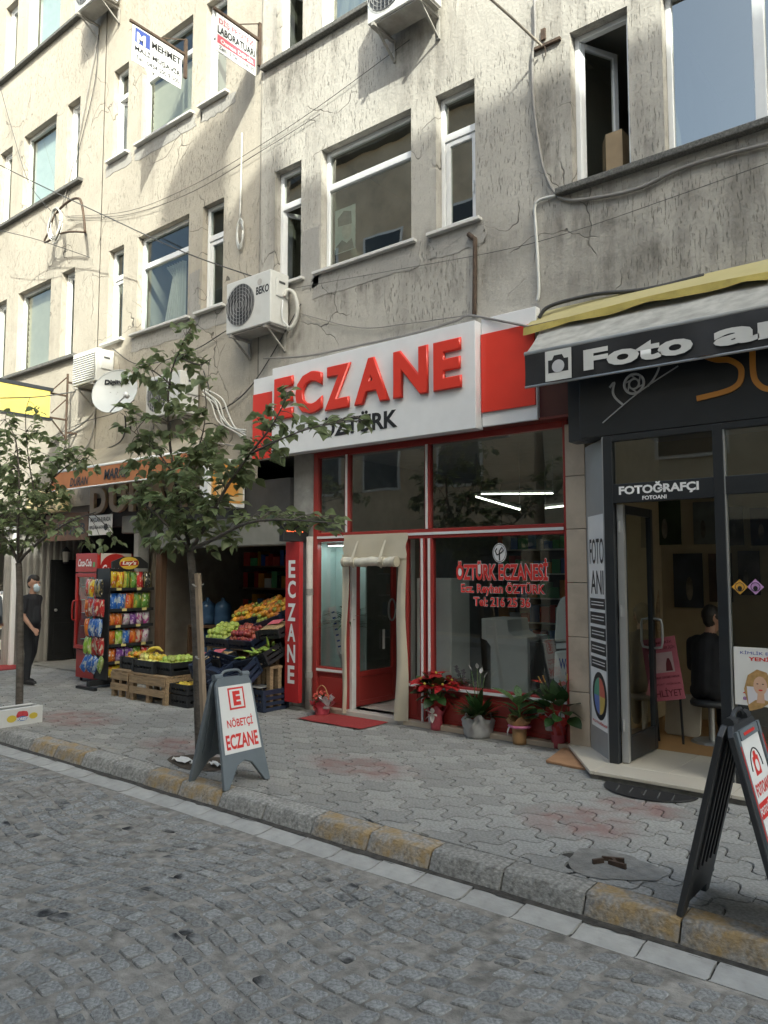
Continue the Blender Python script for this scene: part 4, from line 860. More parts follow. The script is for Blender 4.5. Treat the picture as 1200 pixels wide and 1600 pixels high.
flat([(hx - .085, hzv - .2), (hx - .12, hzv - .03), (hx - .09, hzv + .08), (hx - .02, hzv + .13), (hx + .05, hzv + .11), (hx + .085, hzv + .03), (hx + .07, hzv - .12), (hx, hzv - .17)], M_blond, .004, 'print_hair')
flat(ell(hx, hzv + .005, .05, .072), M_skinp, .005, 'print_face'); flat([(hx - .02, hzv - .05), (hx + .025, hzv - .05), (hx + .03, hzv - .13), (hx - .03, hzv - .13)], M_skinp, .0046, 'print_neck')
for s in (-1, 1): flat(ell(hx + s * .02, hzv + .018, .008, .004, 10), M_ink, .006, 'print_eye')
flat(ell(hx + .002, hzv - .03, .016, .006, 10), M_vr, .006, 'print_mouth')
flat([(hx - .10, zb + .15), (hx + .11, zb + .15), (hx + .09, hzv - .12), (hx + .02, hzv - .1), (hx - .04, hzv - .11), (hx - .09, hzv - .15)], mat('print_white', (.66, .64, .68), .6, .05), .0043, 'print_top')
flat([(x0 + .34, zt - .45), (x0 + .58, zt - .45), (x0 + .58, zt - .33), (x0 + .34, zt - .33)], mat('print_cyan', (.35, .6, .65), .6, .05), .004, 'print_card')
flat([(x0 + .30, zt - .47), (x0 + .40, zt - .44), (x0 + .39, zt - .41), (x0 + .30, zt - .43)], M_skinp, .006, 'print_hand')
# fascia board with line logo and big orange letters
fb = thing('studio_fascia', 'black fascia board with silver aperture logo and orange lettering over the photo studio', 'sign', (-1, PYF + .02, 2.98)); FY = PYF - .02
MB().box(-3.02, 1.6, FY, FY + .3, 2.98, 3.76).build('board', mat('fascia_black', (.014, .016, .018), .45, .15), fb, bevel=.005)
MB().box(-3.19, -3.022, FY + .12, FY + .3, 2.98, 3.76).build('return_panel', M_dark, fb)
def ribbon(name, pxs, wd, m, parent, y, th=.012, k=8):
    P = [onY(a, b, y) for a, b in pxs]; P = spline(P, k); mb = MB(); vs = []
    for i, p in enumerate(P):
        d = (P[min(i + 1, len(P) - 1)] - P[max(i - 1, 0)]).normalized(); n = Vector((-d.z, 0, d.x)) * wd / 2
        vs += [p + n, p - n, p + n - YU * th, p - n - YU * th]
    fs = []
    for i in range(len(P) - 1):
        a = i * 4; b = a + 4; fs += [(a + 2, a + 3, b + 3, b + 2), (a, a + 2, b + 2, b), (a + 3, a + 1, b + 1, b + 3)]
    return mb.add(vs, fs).build(name, m, parent)
M_or = mat('orange_letter', (0.48, 0.20, 0.03), .4, .03); M_sil = mat('silver_letter', (.42, .42, .42), .4, .05)
ribbon('letter', [(1160, 516), (1128, 520), (1098, 532), (1096, 552), (1118, 562), (1140, 563), (1157, 574), (1158, 592), (1150, 604), (1130, 613), (1089, 623)], .045, M_or, fb, FY)
ribbon('letter', [(1176, 505), (1176, 540), (1177, 580), (1183, 598), (1200, 608), (1235, 604)], .045, M_or, fb, FY); ribbon('letter', [(1150, 545), (1200, 538), (1230, 532)], .04, M_or, fb, FY - .002)
p = onY(991, 600, FY); ring = [(985 + 0, 0)]
def circ(cx, cz, r, n=28): return [Vector((cx + r * math.cos(2 * math.pi * i / n), FY - .006, cz + r * math.sin(2 * math.pi * i / n))) for i in range(n + 1)]
MB().tube(circ(p.x, p.z, .088), .012, 6).tube(circ(p.x, p.z, .045), .009, 6).build('logo_ring', M_sil, fb)
for k in range(6):
    a0 = k * math.pi / 3; MB().tube([(p.x + .045 * math.cos(a0), FY - .006, p.z + .045 * math.sin(a0)), (p.x + .082 * math.cos(a0 + .8), FY - .006, p.z + .082 * math.sin(a0 + .8))], .007, 5).build('logo_blade', M_sil, fb)
ribbon('logo_stroke', [(953, 606), (960, 598), (958, 612), (962, 622), (974, 633)], .018, M_sil, fb, FY, k=4); ribbon('logo_stroke', [(942, 661), (1000, 612), (1060, 572)], .008, M_sil, fb, FY, k=4); ribbon('logo_stroke', [(1012, 604), (1022, 592), (1030, 575), (1028, 566)], .014, M_sil, fb, FY, k=4)
# awning with banner, old yellow hood above
aw = thing('studio_awning', 'grey canvas awning with black Foto banner over the photo studio', 'awning', (-1, 6.5, 3.5))
M_canvas = mat('dirty_canvas', (0.43, 0.425, 0.40), .85, .2, 8, bump=.3, bscale=8, dirt=.7, dscale=5, dcol=(.27, .265, .25), trans=.2)
AY = 6.45; AL = -3.47; AR = 1.4
mb = MB(); n = 40; m_ = 6; vs = []
for j in range(m_ + 1):
    g = j / m_
    for i in range(n + 1):
        f = i / n; vs.append((AL - (.12 * (1 - g)) + (AR - AL) * f, 7.06 + (AY - 7.06) * g, 4.30 - .47 * g - .025 * math.sin(g * math.pi) + .006 * math.sin(f * 40) * math.sin(g * 3)))
mb.add(vs, [(j * (n + 1) + i, (j + 1) * (n + 1) + i, (j + 1) * (n + 1) + i + 1, j * (n + 1) + i + 1) for j in range(m_) for i in range(n)]).build('canvas', M_canvas, aw, True)
MB().tube([(AL - .01, AY, 3.815), (AR, AY, 3.815)], .026, 10).build('front_bar', mat('canvas_bar', (.42, .42, .40), .5, .1, dirt=.4), aw, True)
vs = []; n = 60
for j in range(5):
    g = j / 4
    for i in range(n + 1):
        f = i / n; vs.append((AL + (AR - AL) * f, AY - .027 + .012 * math.sin(f * 70) * g + .006 * math.sin(f * 23 + 3 * g), 3.80 - .30 * g))
bn = MB().add(vs, [(j * (n + 1) + i, (j + 1) * (n + 1) + i, (j + 1) * (n + 1) + i + 1, j * (n + 1) + i + 1) for j in range(4) for i in range(n)]).build('banner', mat('black_banner', (.018, .019, .022), .42, .15, dirt=.2, dcol=(.08, .08, .08)), aw, True)
MB().tube([(AL, AY - .025, 3.49), (AR, AY - .025, 3.49)], .012, 8).build('bottom_bar', M_alu, aw, True)
BY = AY - .046; M_bp = mat('banner_print', (.62, .62, .60), .5, .05, dirt=.2, dcol=(.4, .4, .4)); M_by = mat('banner_print_aged', (.50, .48, .22), .5, .1)
def bxz(px, py): q = onY(px, py, BY); return q.x, q.z
x0, _ = bxz(912, 580); x1, _ = bxz(1083, 545); text('Foto', (0, BY, 0), XU, ZU, x0, x1, 3.545, 3.735, M_bp, bn, bold=.045, off=.001)
x0, _ = bxz(1115, 545); text('anı', (0, BY, 0), XU, ZU, x0, x0 + .82, 3.55, 3.69, M_bp, bn, bold=.045, off=.001)
x0, _ = bxz(852, 575); x1, _ = bxz(893, 575)
bk = MB().prism([(x0, 3.505), (x1, 3.505), (x1, 3.79), (x0, 3.79)], (0, BY, 0), XU, ZU, -YU, .001).build('banner_patch', M_bp, bn)
cx = (x0 + x1) / 2
MB().prism([(cx - .10, 3.58), (cx + .10, 3.58), (cx + .10, 3.70), (cx + .06, 3.70), (cx + .04, 3.74), (cx - .04, 3.74), (cx - .06, 3.70), (cx - .10, 3.70)], (0, BY - .0015, 0), XU, ZU, -YU, .001).build('camera_icon', M_ink, bk)
MB().prism(ell(cx, 3.635, .062, .06), (0, BY - .003, 0), XU, ZU, -YU, .001).build('camera_icon', mat('icon_grey', (.5, .5, .52), .5, .1), bk)
hd2 = thing('yellow_hood', 'faded yellow scalloped canvas hood along the wall above the grey awning', 'awning', (-1, 6.95, 4.2)); M_yel = mat('faded_yellow_canvas', (.44, .36, .10), .85, .12, 4, bump=.3, bscale=10, dirt=.45, dscale=7, dcol=(.17, .13, .05), trans=.15)
M_yel2 = mat('bleached_yellow_canvas', (.42, .37, .18), .85, .1, 4, bump=.2, bscale=10, dirt=.4, dscale=4, dcol=(.25, .23, .17))
HL = -3.72; n = 120; vs = []
for i in range(n + 1):
    f = i / n; x = HL + (1.4 - HL) * f
    sag = .018 * math.sin(x * 2.1)
    vs += [(x + .08, 7.095, 4.44), (x, 6.88, 4.25 + sag), (x, 6.865, 4.25 + sag), (x, 6.85 + .01 * math.sin(x * 13), 4.195 + sag - .030 * abs(math.sin(x * 3.9)))]
k4 = [(i * 4 + j, i * 4 + j + 1, i * 4 + 5 + j, i * 4 + 4 + j) for i in range(n) for j in (0,)]
MB().add(vs, k4).build('top', M_yel2, hd2, True); MB().add(vs, [(i * 4 + 2, i * 4 + 3, i * 4 + 7, i * 4 + 6) for i in range(n)]).build('valance', M_yel, hd2, True)
MB().tube([(HL, 6.89, 4.235), (1.4, 6.89, 4.235)], .015, 6).build('rod', M_rust, hd2)
# pictures on the back wall
BW = 9.17; k = 0
for nm, (xa, ya, xb, yb_), c, dsc in (('p', (1025, 780, 1065, 851), (.03, .045, .02), 'bride and groom under dark trees, the upper picture'), ('p', (1083, 785, 1119, 850), (.10, .11, .10), 'grey misty picture high in the middle'), ('p', (1052, 865, 1100, 950), (.035, .04, .05), 'dark blue night picture with a small pale figure'), ('p', (1107, 865, 1146, 941), (.07, .045, .03), 'brown picture right of the dark blue one'), ('p', (1139, 792, 1163, 852), (.12, .11, .09), 'pale narrow picture near the post'), ('p', (1172, 794, 1212, 852), (.04, .04, .045), 'near black picture at the far right'), ('p', (989, 800, 1016, 865), (.05, .05, .04), 'greenish picture seen through the door glass'), ('p', (1003, 897, 1019, 972), (.12, .10, .05), 'golden narrow picture beside the door edge'), ('p', (1153, 861, 1189, 930), (.09, .08, .07), 'dim family picture behind the stickers')):
    q = onY(xa, ya, BW); r2 = onY(xb, yb_, BW); o = thing('wall_picture', dsc + ' on the studio wall', 'picture', (q.x, BW, r2.z))
    MB().box(q.x, r2.x, BW - .02, BW, r2.z, q.z).build('canvas', mat('pic%d' % k, c, .6, .6, 3), o)
    w_, h_ = r2.x - q.x, q.z - r2.z
    MB().prism(ell(q.x + w_ * (.35 + .1 * (k % 4)), r2.z + h_ * .35, w_ * .12, h_ * .22, 12), (0, BW - .021, 0), XU, ZU, -YU, .002).build('painted_figure', mat('picfig%d' % (k % 3), ((.13, .115, .09), (.08, .075, .06), (.15, .13, .10))[k % 3], .6, .6, 9), o); k += 1
# pink id-photo poster on an easel, leaning white board
pk = thing('pink_poster', 'pink driving-licence photo poster leaning inside the studio doorway', 'poster', onY(1041, 1095, 7.75))
def pz(px, py, y): q = onY(px, py, y); return q
q0 = pz(1017, 1097, 7.72); q1 = pz(1071, 1092, 7.72); q2 = pz(1065, 997, 7.80); q3 = pz(1012, 1000, 7.80); Up = (q1 - q0).normalized(); Vp = (q3 - q0).normalized(); wq = (q1 - q0).length; hq = (q3 - q0).length; Vp = (Vp - Up * Vp.dot(Up)).normalized(); Np = Up.cross(Vp)
MB().prism([(0, 0), (wq, 0), (wq, hq), (0, hq)], q0, Up, Vp, -Np, .01).build('sheet', mat('poster_pink', (.50, .14, .19), .6, .06), pk); M_dr = mat('poster_maroon', (.14, .02, .03), .6, .05)
for s, a, b, c, d in (('BİYOMETRİK', .12, .9, .9, .95), ('YENİ EHLİYETLER İÇİN', .08, .95, .8, .87), ('FOTOĞRAF ÇEKİMİ YAPILIR', .06, .95, .34, .39), ('PASAPORT VESİKALIK', .06, .95, .24, .28), ('EHLİYET', .08, .95, .06, .2)): text(s, q0, Up, Vp, a * wq, b * wq, c * hq, d * hq, M_dr, pk, bold=.01)
MB().prism([(.15 * wq, .44 * hq), (.85 * wq, .44 * hq), (.85 * wq, .76 * hq), (.15 * wq, .76 * hq)], q0 + Np * .002, Up, Vp, Np, .001).build('card_print', mat('poster_card', (.55, .4, .42), .6, .1), pk); MB().prism([(.6 * wq, .46 * hq), (.8 * wq, .46 * hq), (.78 * wq, .58 * hq), (.74 * wq, .66 * hq), (.68 * wq, .66 * hq), (.63 * wq, .58 * hq)], q0 + Np * .0035, Up, Vp, Np, .001).build('card_portrait', M_dr, pk)
for u in (.15, .85): MB().bar(q0 + Up * (u * wq) + Np * -.012 + Vp * .02, Vector((q0.x + Up.x * u * wq, q0.y + .06, SZ)), .02, .015).build('easel_leg', M_frame, pk)
wb = thing('white_board', 'blank whitish board propped on the floor below the pink poster', 'board', onZ(1050, 1146, SZ)); q0 = onZ(1038, 1146, SZ); q1 = onZ(1083, 1141, SZ); Up = XU; q3 = onY(1026, 1098, q0.y + .12); hq = .42
MB().prism([(.03, 0), (.33, 0), (.36, .03), (.36, hq - .03), (.33, hq), (.03, hq), (0, hq - .03), (0, .03)], q0, XU, (ZU * .97 + YU * .22), YU, .03).build('board', mat('board_cream', (.50, .47, .40), .5, .06), wb, bevel=.006)
pn = thing('wooden_pole', 'thin wooden pole leaning against the studio wall behind the door', 'pole', onY(1032, 1060, 8.8)); MB().tube([onY(1025, 915, 9.1), onY(1034, 1060, 8.7)], .03, 8).build('pole', M_wood, pn)
# half-round rubber mat before the step
mt = thing('rubber_mat', 'black half-round rubber mat at the photo studio step', 'mat', (-2.3, 6.1, 0)); P = [(-2.30 + .37 * math.cos(math.pi * i / 20), 6.24 - .30 * math.sin(math.pi * i / 20)) for i in range(21)]
MB().prism(P, (0, 0, .003), XU, YU, ZU, .012).build('pad', M_black, mt, bevel=.003)
for k in range(5): MB().bar((-2.53 + k * .11, 6.17, .017), (-2.50 + k * .11, 6.02, .017), .008, .005).build('rib', mat('mat_rib', (.10, .10, .10), .7, .1), mt)
tl = thing('broken_tile', 'broken terracotta tile slab lying beside the studio step', 'tile', onZ(885, 1190)); P = [onZ(*p) for p in ((853, 1192), (880, 1172), (898, 1163), (905, 1180), (917, 1205), (893, 1201))]
MB().prism([(p.x, p.y) for p in P], (0, 0, .004), XU, YU, ZU, .022).build('slab', mat('terracotta', (.34, .19, .10), .8, .15, 8, dirt=.3), tl, bevel=.003)
# ================================================================== THINGS ON THE WALL
M_ac = mat('ac_white', (0.62, 0.62, 0.60), .4, .06, 4, dirt=.35, dscale=4, dcol=(.33, .31, .27)); M_acg = mat('ac_grille', (.06, .062, .065), .5, .1)
M_brk = mat('bracket_steel', (.30, .29, .27), .6, .2, dirt=.5, dcol=(.12, .08, .05))
def ac_unit(x0, x1, yf, z0, z1, label, fan=True, louver=False, brand=None, depth=.33):
    o = thing('air_conditioner', label, 'air conditioner', ((x0 + x1) / 2, yf + .2, z0), 'outdoor units on the facade'); y1 = yf + depth
    MB().box(x0, x1, yf, y1, z0, z1).build('casing', M_ac, o, bevel=.015, seg=3)
    h = z1 - z0; cz = z0 + h * .5; rad = h * .40; cx = x0 + (x1 - x0) * .33
    if fan:
        MB().prism(ell(cx, cz, rad, rad, 30), (0, yf - .002, 0), XU, ZU, -YU, .002).build('fan_opening', M_acg, o)
        for k in range(3):
            a = k * 2.094; MB().prism([(cx + .04 * math.cos(a), cz + .04 * math.sin(a))] + [(cx + rad * .85 * math.cos(a + q), cz + rad * .85 * math.sin(a + q)) for q in (.0, .35, .7, 1.0)], (0, yf - .0045, 0), XU, ZU, -YU, .001).build('fan_blade', mat('fan_blade', (.035, .037, .04), .4, .1), o)
        g = MB()
        for k in range(1, 7): g.tube([Vector((cx + rad * k / 6 * math.cos(2 * math.pi * i / 24), yf - .014, cz + rad * k / 6 * math.sin(2 * math.pi * i / 24))) for i in range(25)], .003, 4, False)
        for k in range(-4, 5):
            u = k / 4.6 * rad; hh = math.sqrt(max(rad * rad - u * u, 0)); g.bar((cx + u, yf - .014, cz - hh), (cx + u, yf - .014, cz + hh), .006, .004)
        g.build('fan_guard', mat('guard_grey', (.30, .30, .30), .5, .1), o)
    if louver:
        for k in range(12):
            z = z0 + .05 + (h - .1) * k / 12; MB().add([(x0 + .03, yf - .003, z + .032), (x1 - .03, yf - .003, z + .032), (x1 - .03, yf - .02, z), (x0 + .03, yf - .02, z), (x0 + .03, yf - .002, z - .002), (x1 - .03, yf - .002, z - .002)], [(0, 3, 2, 1), (3, 4, 5, 2)]).build('louver', M_ac, o)
    if brand: text(brand, (0, yf, 0), XU, ZU, cx + rad + .03, x1 - .03, z1 - .30, z1 - .19, M_ink, o, bold=.03, off=.002); MB().prism(ell(cx + rad + .10, z1 - .13, .045, .045), (0, yf - .001, 0), XU, ZU, -YU, .002).build('badge', mat('badge_grey', (.42, .40, .38), .5, .1), o)
    MB().box(x1, x1 + .02, yf + .09, y1 - .03, z1 - .34, z1 - .08).build('service_cover', M_ac, o, bevel=.008); MB().box(x1 + .02, x1 + .025, yf + .13, y1 - .09, z1 - .16, z1 - .13).build('grip', M_acg, o)
    MB().box(x0 + .02, x1 - .02, yf + .03, y1 - .02, z0 - .02, z0).build('base_tray', M_brk, o)
    for x in (x0 + .10, x1 - .10): MB().box(x - .02, x + .02, yf - .02, W, z0 - .055, z0 - .021).box(x - .018, x + .018, W - .035, W - .003, z0 - .30, z0 - .056).bar((x, yf + .05, z0 - .05), (x, W - .03, z0 - .28), .025, .02).build('bracket', M_brk, o)
    return o
ac = ac_unit(-8.26, -7.36, 6.73, 5.02, 5.74, 'white outdoor air conditioner lettered BEKO left of the middle windows', brand='BEKO')
cable('hose', None, [(-7.335, 6.95, 5.42), (-7.30, 6.98, 5.5), (-7.22, 7.02, 5.45), (-7.18, 7.05, 5.25), (-7.24, 7.05, 5.05), (-7.34, 7.02, 4.98)], .028, mat('lagging', (.55, .54, .5), .7, .1), parent=ac)
cable('hose', None, [(-7.335, 6.93, 5.36), (-7.32, 6.9, 5.2), (-7.33, 6.93, 5.08), (-7.28, 7.0, 5.0)], .010, M_white, parent=ac)
ac_unit(-5.66, -4.80, 6.68, 8.30, 8.98, 'outdoor air conditioner seen from below at the top centre')
ac_unit(-12.55, -11.68, 6.68, 11.75, 12.4, 'outdoor air conditioner seen from below at the top left corner')
ac_unit(-12.36, -11.62, 6.75, 4.92, 5.48, 'small louvred white air conditioner behind the satellite dish', fan=False, louver=True)
ac_unit(-10.12, -9.26, 6.72, 4.08, 4.70, 'dusty air conditioner half hidden by the leafy street tree')
# satellite dish
dc = onY(179, 611, 6.45); ds = thing('satellite_dish', 'round white satellite dish lettered Digiturk above the grocery awning', 'satellite dish', (dc.x, 7.05, dc.z - .5))
N = Vector((.50, -.80, .30)).normalized(); Udd = Vector((0.85, .53, 0)).normalized(); Udd = (Udd - N * Udd.dot(N)).normalized(); Vdd = N.cross(Udd); rad = .36; vs = []; fs = []; n = 32; rings = 6
for j in range(rings + 1):
    r2 = rad * j / rings
    for i in range(n):
        a = 2 * math.pi * i / n; vs.append(dc + Udd * r2 * math.cos(a) + Vdd * r2 * 1.05 * math.sin(a) - N * .07 * (1 - (r2 / rad) ** 2))
for j in range(rings):
    for i in range(n): fs.append((j * n + i, j * n + (i + 1) % n, (j + 1) * n + (i + 1) % n, (j + 1) * n + i))
k = len(vs); vs += [v - N * .012 for v in vs]; fs += [tuple(q + k for q in reversed(f)) for f in fs]
M_dish = mat('dish_white', (.48, .50, .50), .4, .04, dirt=.3, dscale=4, dcol=(.4, .39, .36)); MB().add(vs, fs).build('reflector', M_dish, ds, True)
MB().tube([dc + (Udd * math.cos(2 * math.pi * i / n) + Vdd * 1.05 * math.sin(2 * math.pi * i / n)) * rad for i in range(n + 1)], .008, 6).build('rim', M_dish, ds, True)
text('Digiturk', dc - N * .035, Udd, Vdd, -.20, .20, .12, .22, M_ink, ds, bold=.02, off=.0, depth=.01)
lnb = onY(197, 617, 6.10); MB().tube([lnb - N * .05, lnb + N * .03], .035, 10).build('receiver', M_white, ds, True); MB().tube([lnb, dc - Vdd * rad * 1.02 + N * .01, dc - Vdd * rad * .9 - N * .1], .011, 6).build('feed_arm', M_metal, ds)
MB().tube([dc - N * .08, dc - N * .16 + ZU * -.1, Vector((dc.x + .1, 7.09, dc.z - .42))], .022, 8).tube([Vector((dc.x + .1, 7.06, dc.z - .52)), Vector((dc.x + .1, 7.06, dc.z - .3))], .03, 8).build('mount', M_brk, ds)
for a, b in ((-.10, .02), (.02, .02), (-.10, -.14), (.02, -.14)): MB().ball(dc + Udd * a + Vdd * b - N * .062, .008, n=6, m=4).build('bolt', M_metal, ds)
# hanging plate signs
def plate(x, ya, yb, z0, z1, label, frame=True):
    o = thing('hanging_sign', label, 'sign', (x, 7.1, z0)); MB().box(x - .006, x + .006, ya, yb, z0, z1).build('plate', M_signwhite, o, bevel=.002)
    MB().box(x - .018, x + .018, ya - .05, 7.06, z1 + .02, z1 + .055).build('arm', M_rust, o); MB().box(x - .02, x + .02, 7.05, 7.1, z1 - .35, z1 + .30).build('wall_bracket', M_rust, o); MB().bar((x, 7.05, z1 + .28), (x, (ya + 7.05) / 2, z1 + .05), .012).build('stay', M_rust, o)
    for y in (ya + .12, yb - .12): MB().tube([(x, y, z1 - .02), (x, y, z1 + .03)], .006, 5).build('hook', M_metal, o)
    return o
x = -9.79; a = plate(x, 6.12, 7.0, 9.36, 9.93, 'white hanging plate sign reading MALİ MÜŞAVİR with blue M emblem'); O = (x + .006, 0, 0); M_navy = mat('ink_navy', (.04, .07, .28), .5, .05)
MB().prism([(6.16, 9.68), (6.42, 9.68), (6.42, 9.91), (6.16, 9.91)], O, YU, ZU, XU, .002).build('emblem', M_navy, a); text('M', (x + .008, 0, 0), YU, ZU, 6.19, 6.34, 9.69, 9.85, M_signwhite, a, bold=.05)
for s, u0, u1, v0, v1, bo in (('MEHMET', 6.45, 6.98, 9.74, 9.85, .04), ('KIRCI', 6.55, 6.92, 9.66, 9.71, 0), ('MALİ MÜŞAVİR', 6.16, 6.98, 9.53, 9.65, .03), ('Tel : 0454 500 9 500', 6.18, 6.96, 9.42, 9.49, .015)): text(s, O, YU, ZU, u0, u1, v0, v1, mat('ink_grey', (.5, .5, .52), .5, .02) if s == 'KIRCI' else M_ink, a, bold=bo)
x = -8.03; a = plate(x, 6.29, 7.0, 8.83, 9.37, 'white hanging plate sign reading LABORATUARI with red stripe'); O = (x + .006, 0, 0)
MB().prism([(6.31, 8.95), (6.99, 8.95), (6.99, 9.07), (6.31, 9.07)], O, YU, ZU, XU, .002).build('stripe', mat('ink_pink', (.55, .10, .14), .5, .05), a)
for s, u0, u1, v0, v1, m, bo in (('DİŞ PROTEZ', 6.33, 6.95, 9.22, 9.34, mat('ink_rose', (.42, .10, .13), .5, .05), .02), ('LABORATUARI', 6.31, 6.98, 9.09, 9.20, M_ink, .035), ('Osman DEMİR', 6.36, 6.96, 8.97, 9.05, M_signwhite, .03), ('Zem : 3 Tel: 216 83 95', 6.34, 6.97, 8.87, 8.93, M_ink, .01)): text(s, (x + .0085, 0, 0) if s[0] == 'O' else O, YU, ZU, u0, u1, v0, v1, m, a, bold=bo)
# yellow projecting sign at the left
ys = thing('yellow_sign', 'sunlit yellow projecting shop sign on a steel frame at the left edge', 'sign', (-12.8, 7.05, 4.2)); x = -12.8
MB().box(x - .05, x + .05, 5.0, 6.57, 4.40, 4.87).build('panel', mat('sign_yellow', (.70, .58, .15), .4, .08, dirt=.15), ys, bevel=.006); MB().box(x - .06, x + .06, 4.98, 6.62, 4.87, 4.93).box(x - .06, x + .06, 4.98, 6.62, 4.36, 4.40).build('edge_trim', M_dark, ys)
MB().tube([(x, 6.9, 4.05), (x, 6.9, 5.25)], .02, 8).bar((x, 6.6, 4.85), (x, 6.9, 4.85), .03).bar((x, 6.6, 4.42), (x, 6.9, 4.42), .03).bar((x, 6.62, 4.9), (x, 6.9, 5.2), .02).bar((x, 6.62, 4.4), (x, 6.9, 4.1), .02).bar((x, 6.62, 4.5), (x, 6.9, 4.8), .018).bar((x, 6.9, 4.2), (x, 7.1, 4.2), .03).bar((x, 6.9, 5.1), (x, 7.1, 5.1), .03).build('steel_frame', M_rust, ys)
# orange light box
lb = thing('light_box', 'small orange and cream projecting light box in a white frame', 'sign', (-8.3, 7.1, 2.65)); x = -8.3
MB().box(x - .09, x + .09, 6.43, 7.07, 2.63, 3.29).build('case', M_white, lb, bevel=.01); MB().box(x + .09, x + .094, 6.48, 7.03, 2.68, 3.24).build('face', mat('box_cream', (.55, .42, .24), .5, .05), lb)
M_lo = mat('box_orange', (.50, .16, .05), .5, .08)
for (a, b, c, d) in ((6.50, 7.01, 3.15, 3.22), (6.50, 6.57, 2.72, 3.12), (6.72, 6.95, 2.78, 3.08), (6.50, 7.01, 2.69, 2.72)): MB().prism([(a, c), (b, c), (b, d), (a, d)], (x + .094, 0, 0), YU, ZU, XU, .002).build('print', M_lo, lb)
MB().tube([(x, 6.46, 3.29), (x, 6.46, 3.5), (x, 7.1, 3.5)], .012, 6).build('hanger', M_brk, lb)
# rod with bracket near the right window
rd = thing('flag_rod', 'slanting rusty rod socketed in a steel bracket left of the open window', 'rod', onY(845, 70, 7.1)); MB().tube([onY(846, 71, 7.03), onY(800, 28, 6.6), onY(755, -12, 6.2)], .014, 8).build('rod', mat('pale_rod', (.36, .32, .27), .6, .2), rd)
p = onY(832, 80, 7.085); q = onY(876, 60, 7.085); MB().bar(p, q, .05, .03).build('bracket', M_rust, rd); p = onY(849, 54, 7.09); MB().obox(p, XU, ZU, YU, .05, .12, .03).build('clip', M_rust, rd); MB().tube([onY(851, 72, 7.06), onY(853, 82, 7.07), onY(851, 90, 7.08)], .005, 5).build('hook', M_rust, rd)
# iron bracket with wire coil on the left
wc = thing('wire_bracket', 'bent iron bracket carrying coiled cables between the left windows', 'bracket', onY(110, 380, 7.1))
def y_(a, Y=7.03): return [onY(px, py, Y) for px, py in a]
MB().tube(spline(y_([(88, 333), (98, 322), (112, 312), (122, 310), (127, 316), (131, 340), (133, 363)], 6.85), 5), .022, 7).tube(spline(y_([(133, 363), (115, 362), (95, 365), (70, 379), (76, 362), (84, 338)], 6.85), 5), .018, 7).tube([onY(133, 363, 6.85), onY(133, 363, 7.1)], .02, 6).tube([onY(86, 335, 6.85), onY(86, 335, 7.1)], .02, 6).build('iron_frame', M_rust, wc, True)
for k in range(7):
    c = onY(86 + ru(-2, 2), 352 + ru(-4, 4), 6.82 + .01 * k); r1, r2 = ru(.16, .24), ru(.22, .34); MB().tube([c + Vector((r1 * math.cos(t_ * math.pi / 10), .01 * math.sin(t_), r2 * math.sin(t_ * math.pi / 10))) for t_ in range(21)], .009, 5).build('cable_coil', mat('coil_white', (.6, .6, .57), .5, .1) if k < 5 else M_cabled, wc, True)
# cables
def cb(pts, r, m, lab, Y=7.07, nm='cable'): return cable(nm, lab, [onY(a, b, c[0] if c else Y) for a, b, *c in pts], r, m)
cb([(98, 320), (118, 240), (150, 75), (154, 44)], .010, M_cable, 'grey cable rising from the bracket to the top left air conditioner'); cb([(103, 325), (122, 240), (148, 130), (154, 46)], .007, M_cabled, 'dark thin cable beside the grey riser at the left')
cb([(0, 258, 5.9), (60, 288, 6.3), (170, 340, 6.6), (290, 395, 6.75), (395, 432, 6.9)], .009, M_cabled, 'dark overhead wire sagging from the left edge to the lettered air conditioner'); cb([(105, 338), (200, 330), (300, 290), (410, 225), (500, 165), (640, 62)], .004, M_cabled, 'upper of two hair-thin wires stretched across the wall'); cb([(105, 340), (200, 335), (300, 300), (410, 235), (500, 178)], .004, M_cabled, 'lower of two hair-thin wires stretched across the wall')
cb([(0, 360, 6.6), (60, 375, 6.7), (140, 402, 7.0)], .007, M_cabled, 'short dark wire crossing the left edge of the wall'); cb([(378, 208), (377, 270), (375, 340)], .012, mat('coil_white', (0, 0, 0)), 'white cable dropping from a hook right of the hanging signs')
cl = thing('cable_coil', 'loop of white cable hanging on the wall above the lettered air conditioner', 'cable', onY(375, 385, 7.06))
for k in range(4):
    c = onY(375, 362, 7.05 + .005 * k); MB().tube([c + Vector((ru(.05, .08) * math.cos(t_ * math.pi / 9), 0, .20 * math.sin(t_ * math.pi / 9) - .02 * k)) for t_ in range(19)], .010, 5).build('loop', mat('coil_white', (0, 0, 0)), cl, True)
cb([(835, 0), (836, 60), (832, 90), (834, 165), (846, 250), (860, 290), (872, 307)], .017, mat('conduit_grey', (.22, .21, .20), .6, .15), 'grey cable running down the wall to the dark sill'); cb([(872, 307), (900, 313), (990, 297), (1060, 265), (1130, 243), (1200, 225), (1260, 210)], .018, mat('conduit_grey', (0, 0, 0)), 'grey cable sagging under the dark sill at the right')
cb([(868, 306), (845, 312), (836, 322), (837, 350), (840, 400), (842, 450), (840, 470)], .016, mat('coil_white', (0, 0, 0)), 'pale conduit dropping from the sill to the yellow hood'); cb([(450, 452), (600, 425), (780, 392), (900, 360), (1060, 305), (1200, 255)], .003, M_cabled, 'hair-thin wire crossing under the middle windows')
cb([(742, 372), (742, 420), (741, 495)], .028, M_rust, 'rusty downpipe stub ending at the pharmacy sign', nm='downpipe'); cb([(732, 366), (742, 374)], .03, M_rust, 'bent rusty elbow on top of the downpipe stub', nm='pipe_elbow')
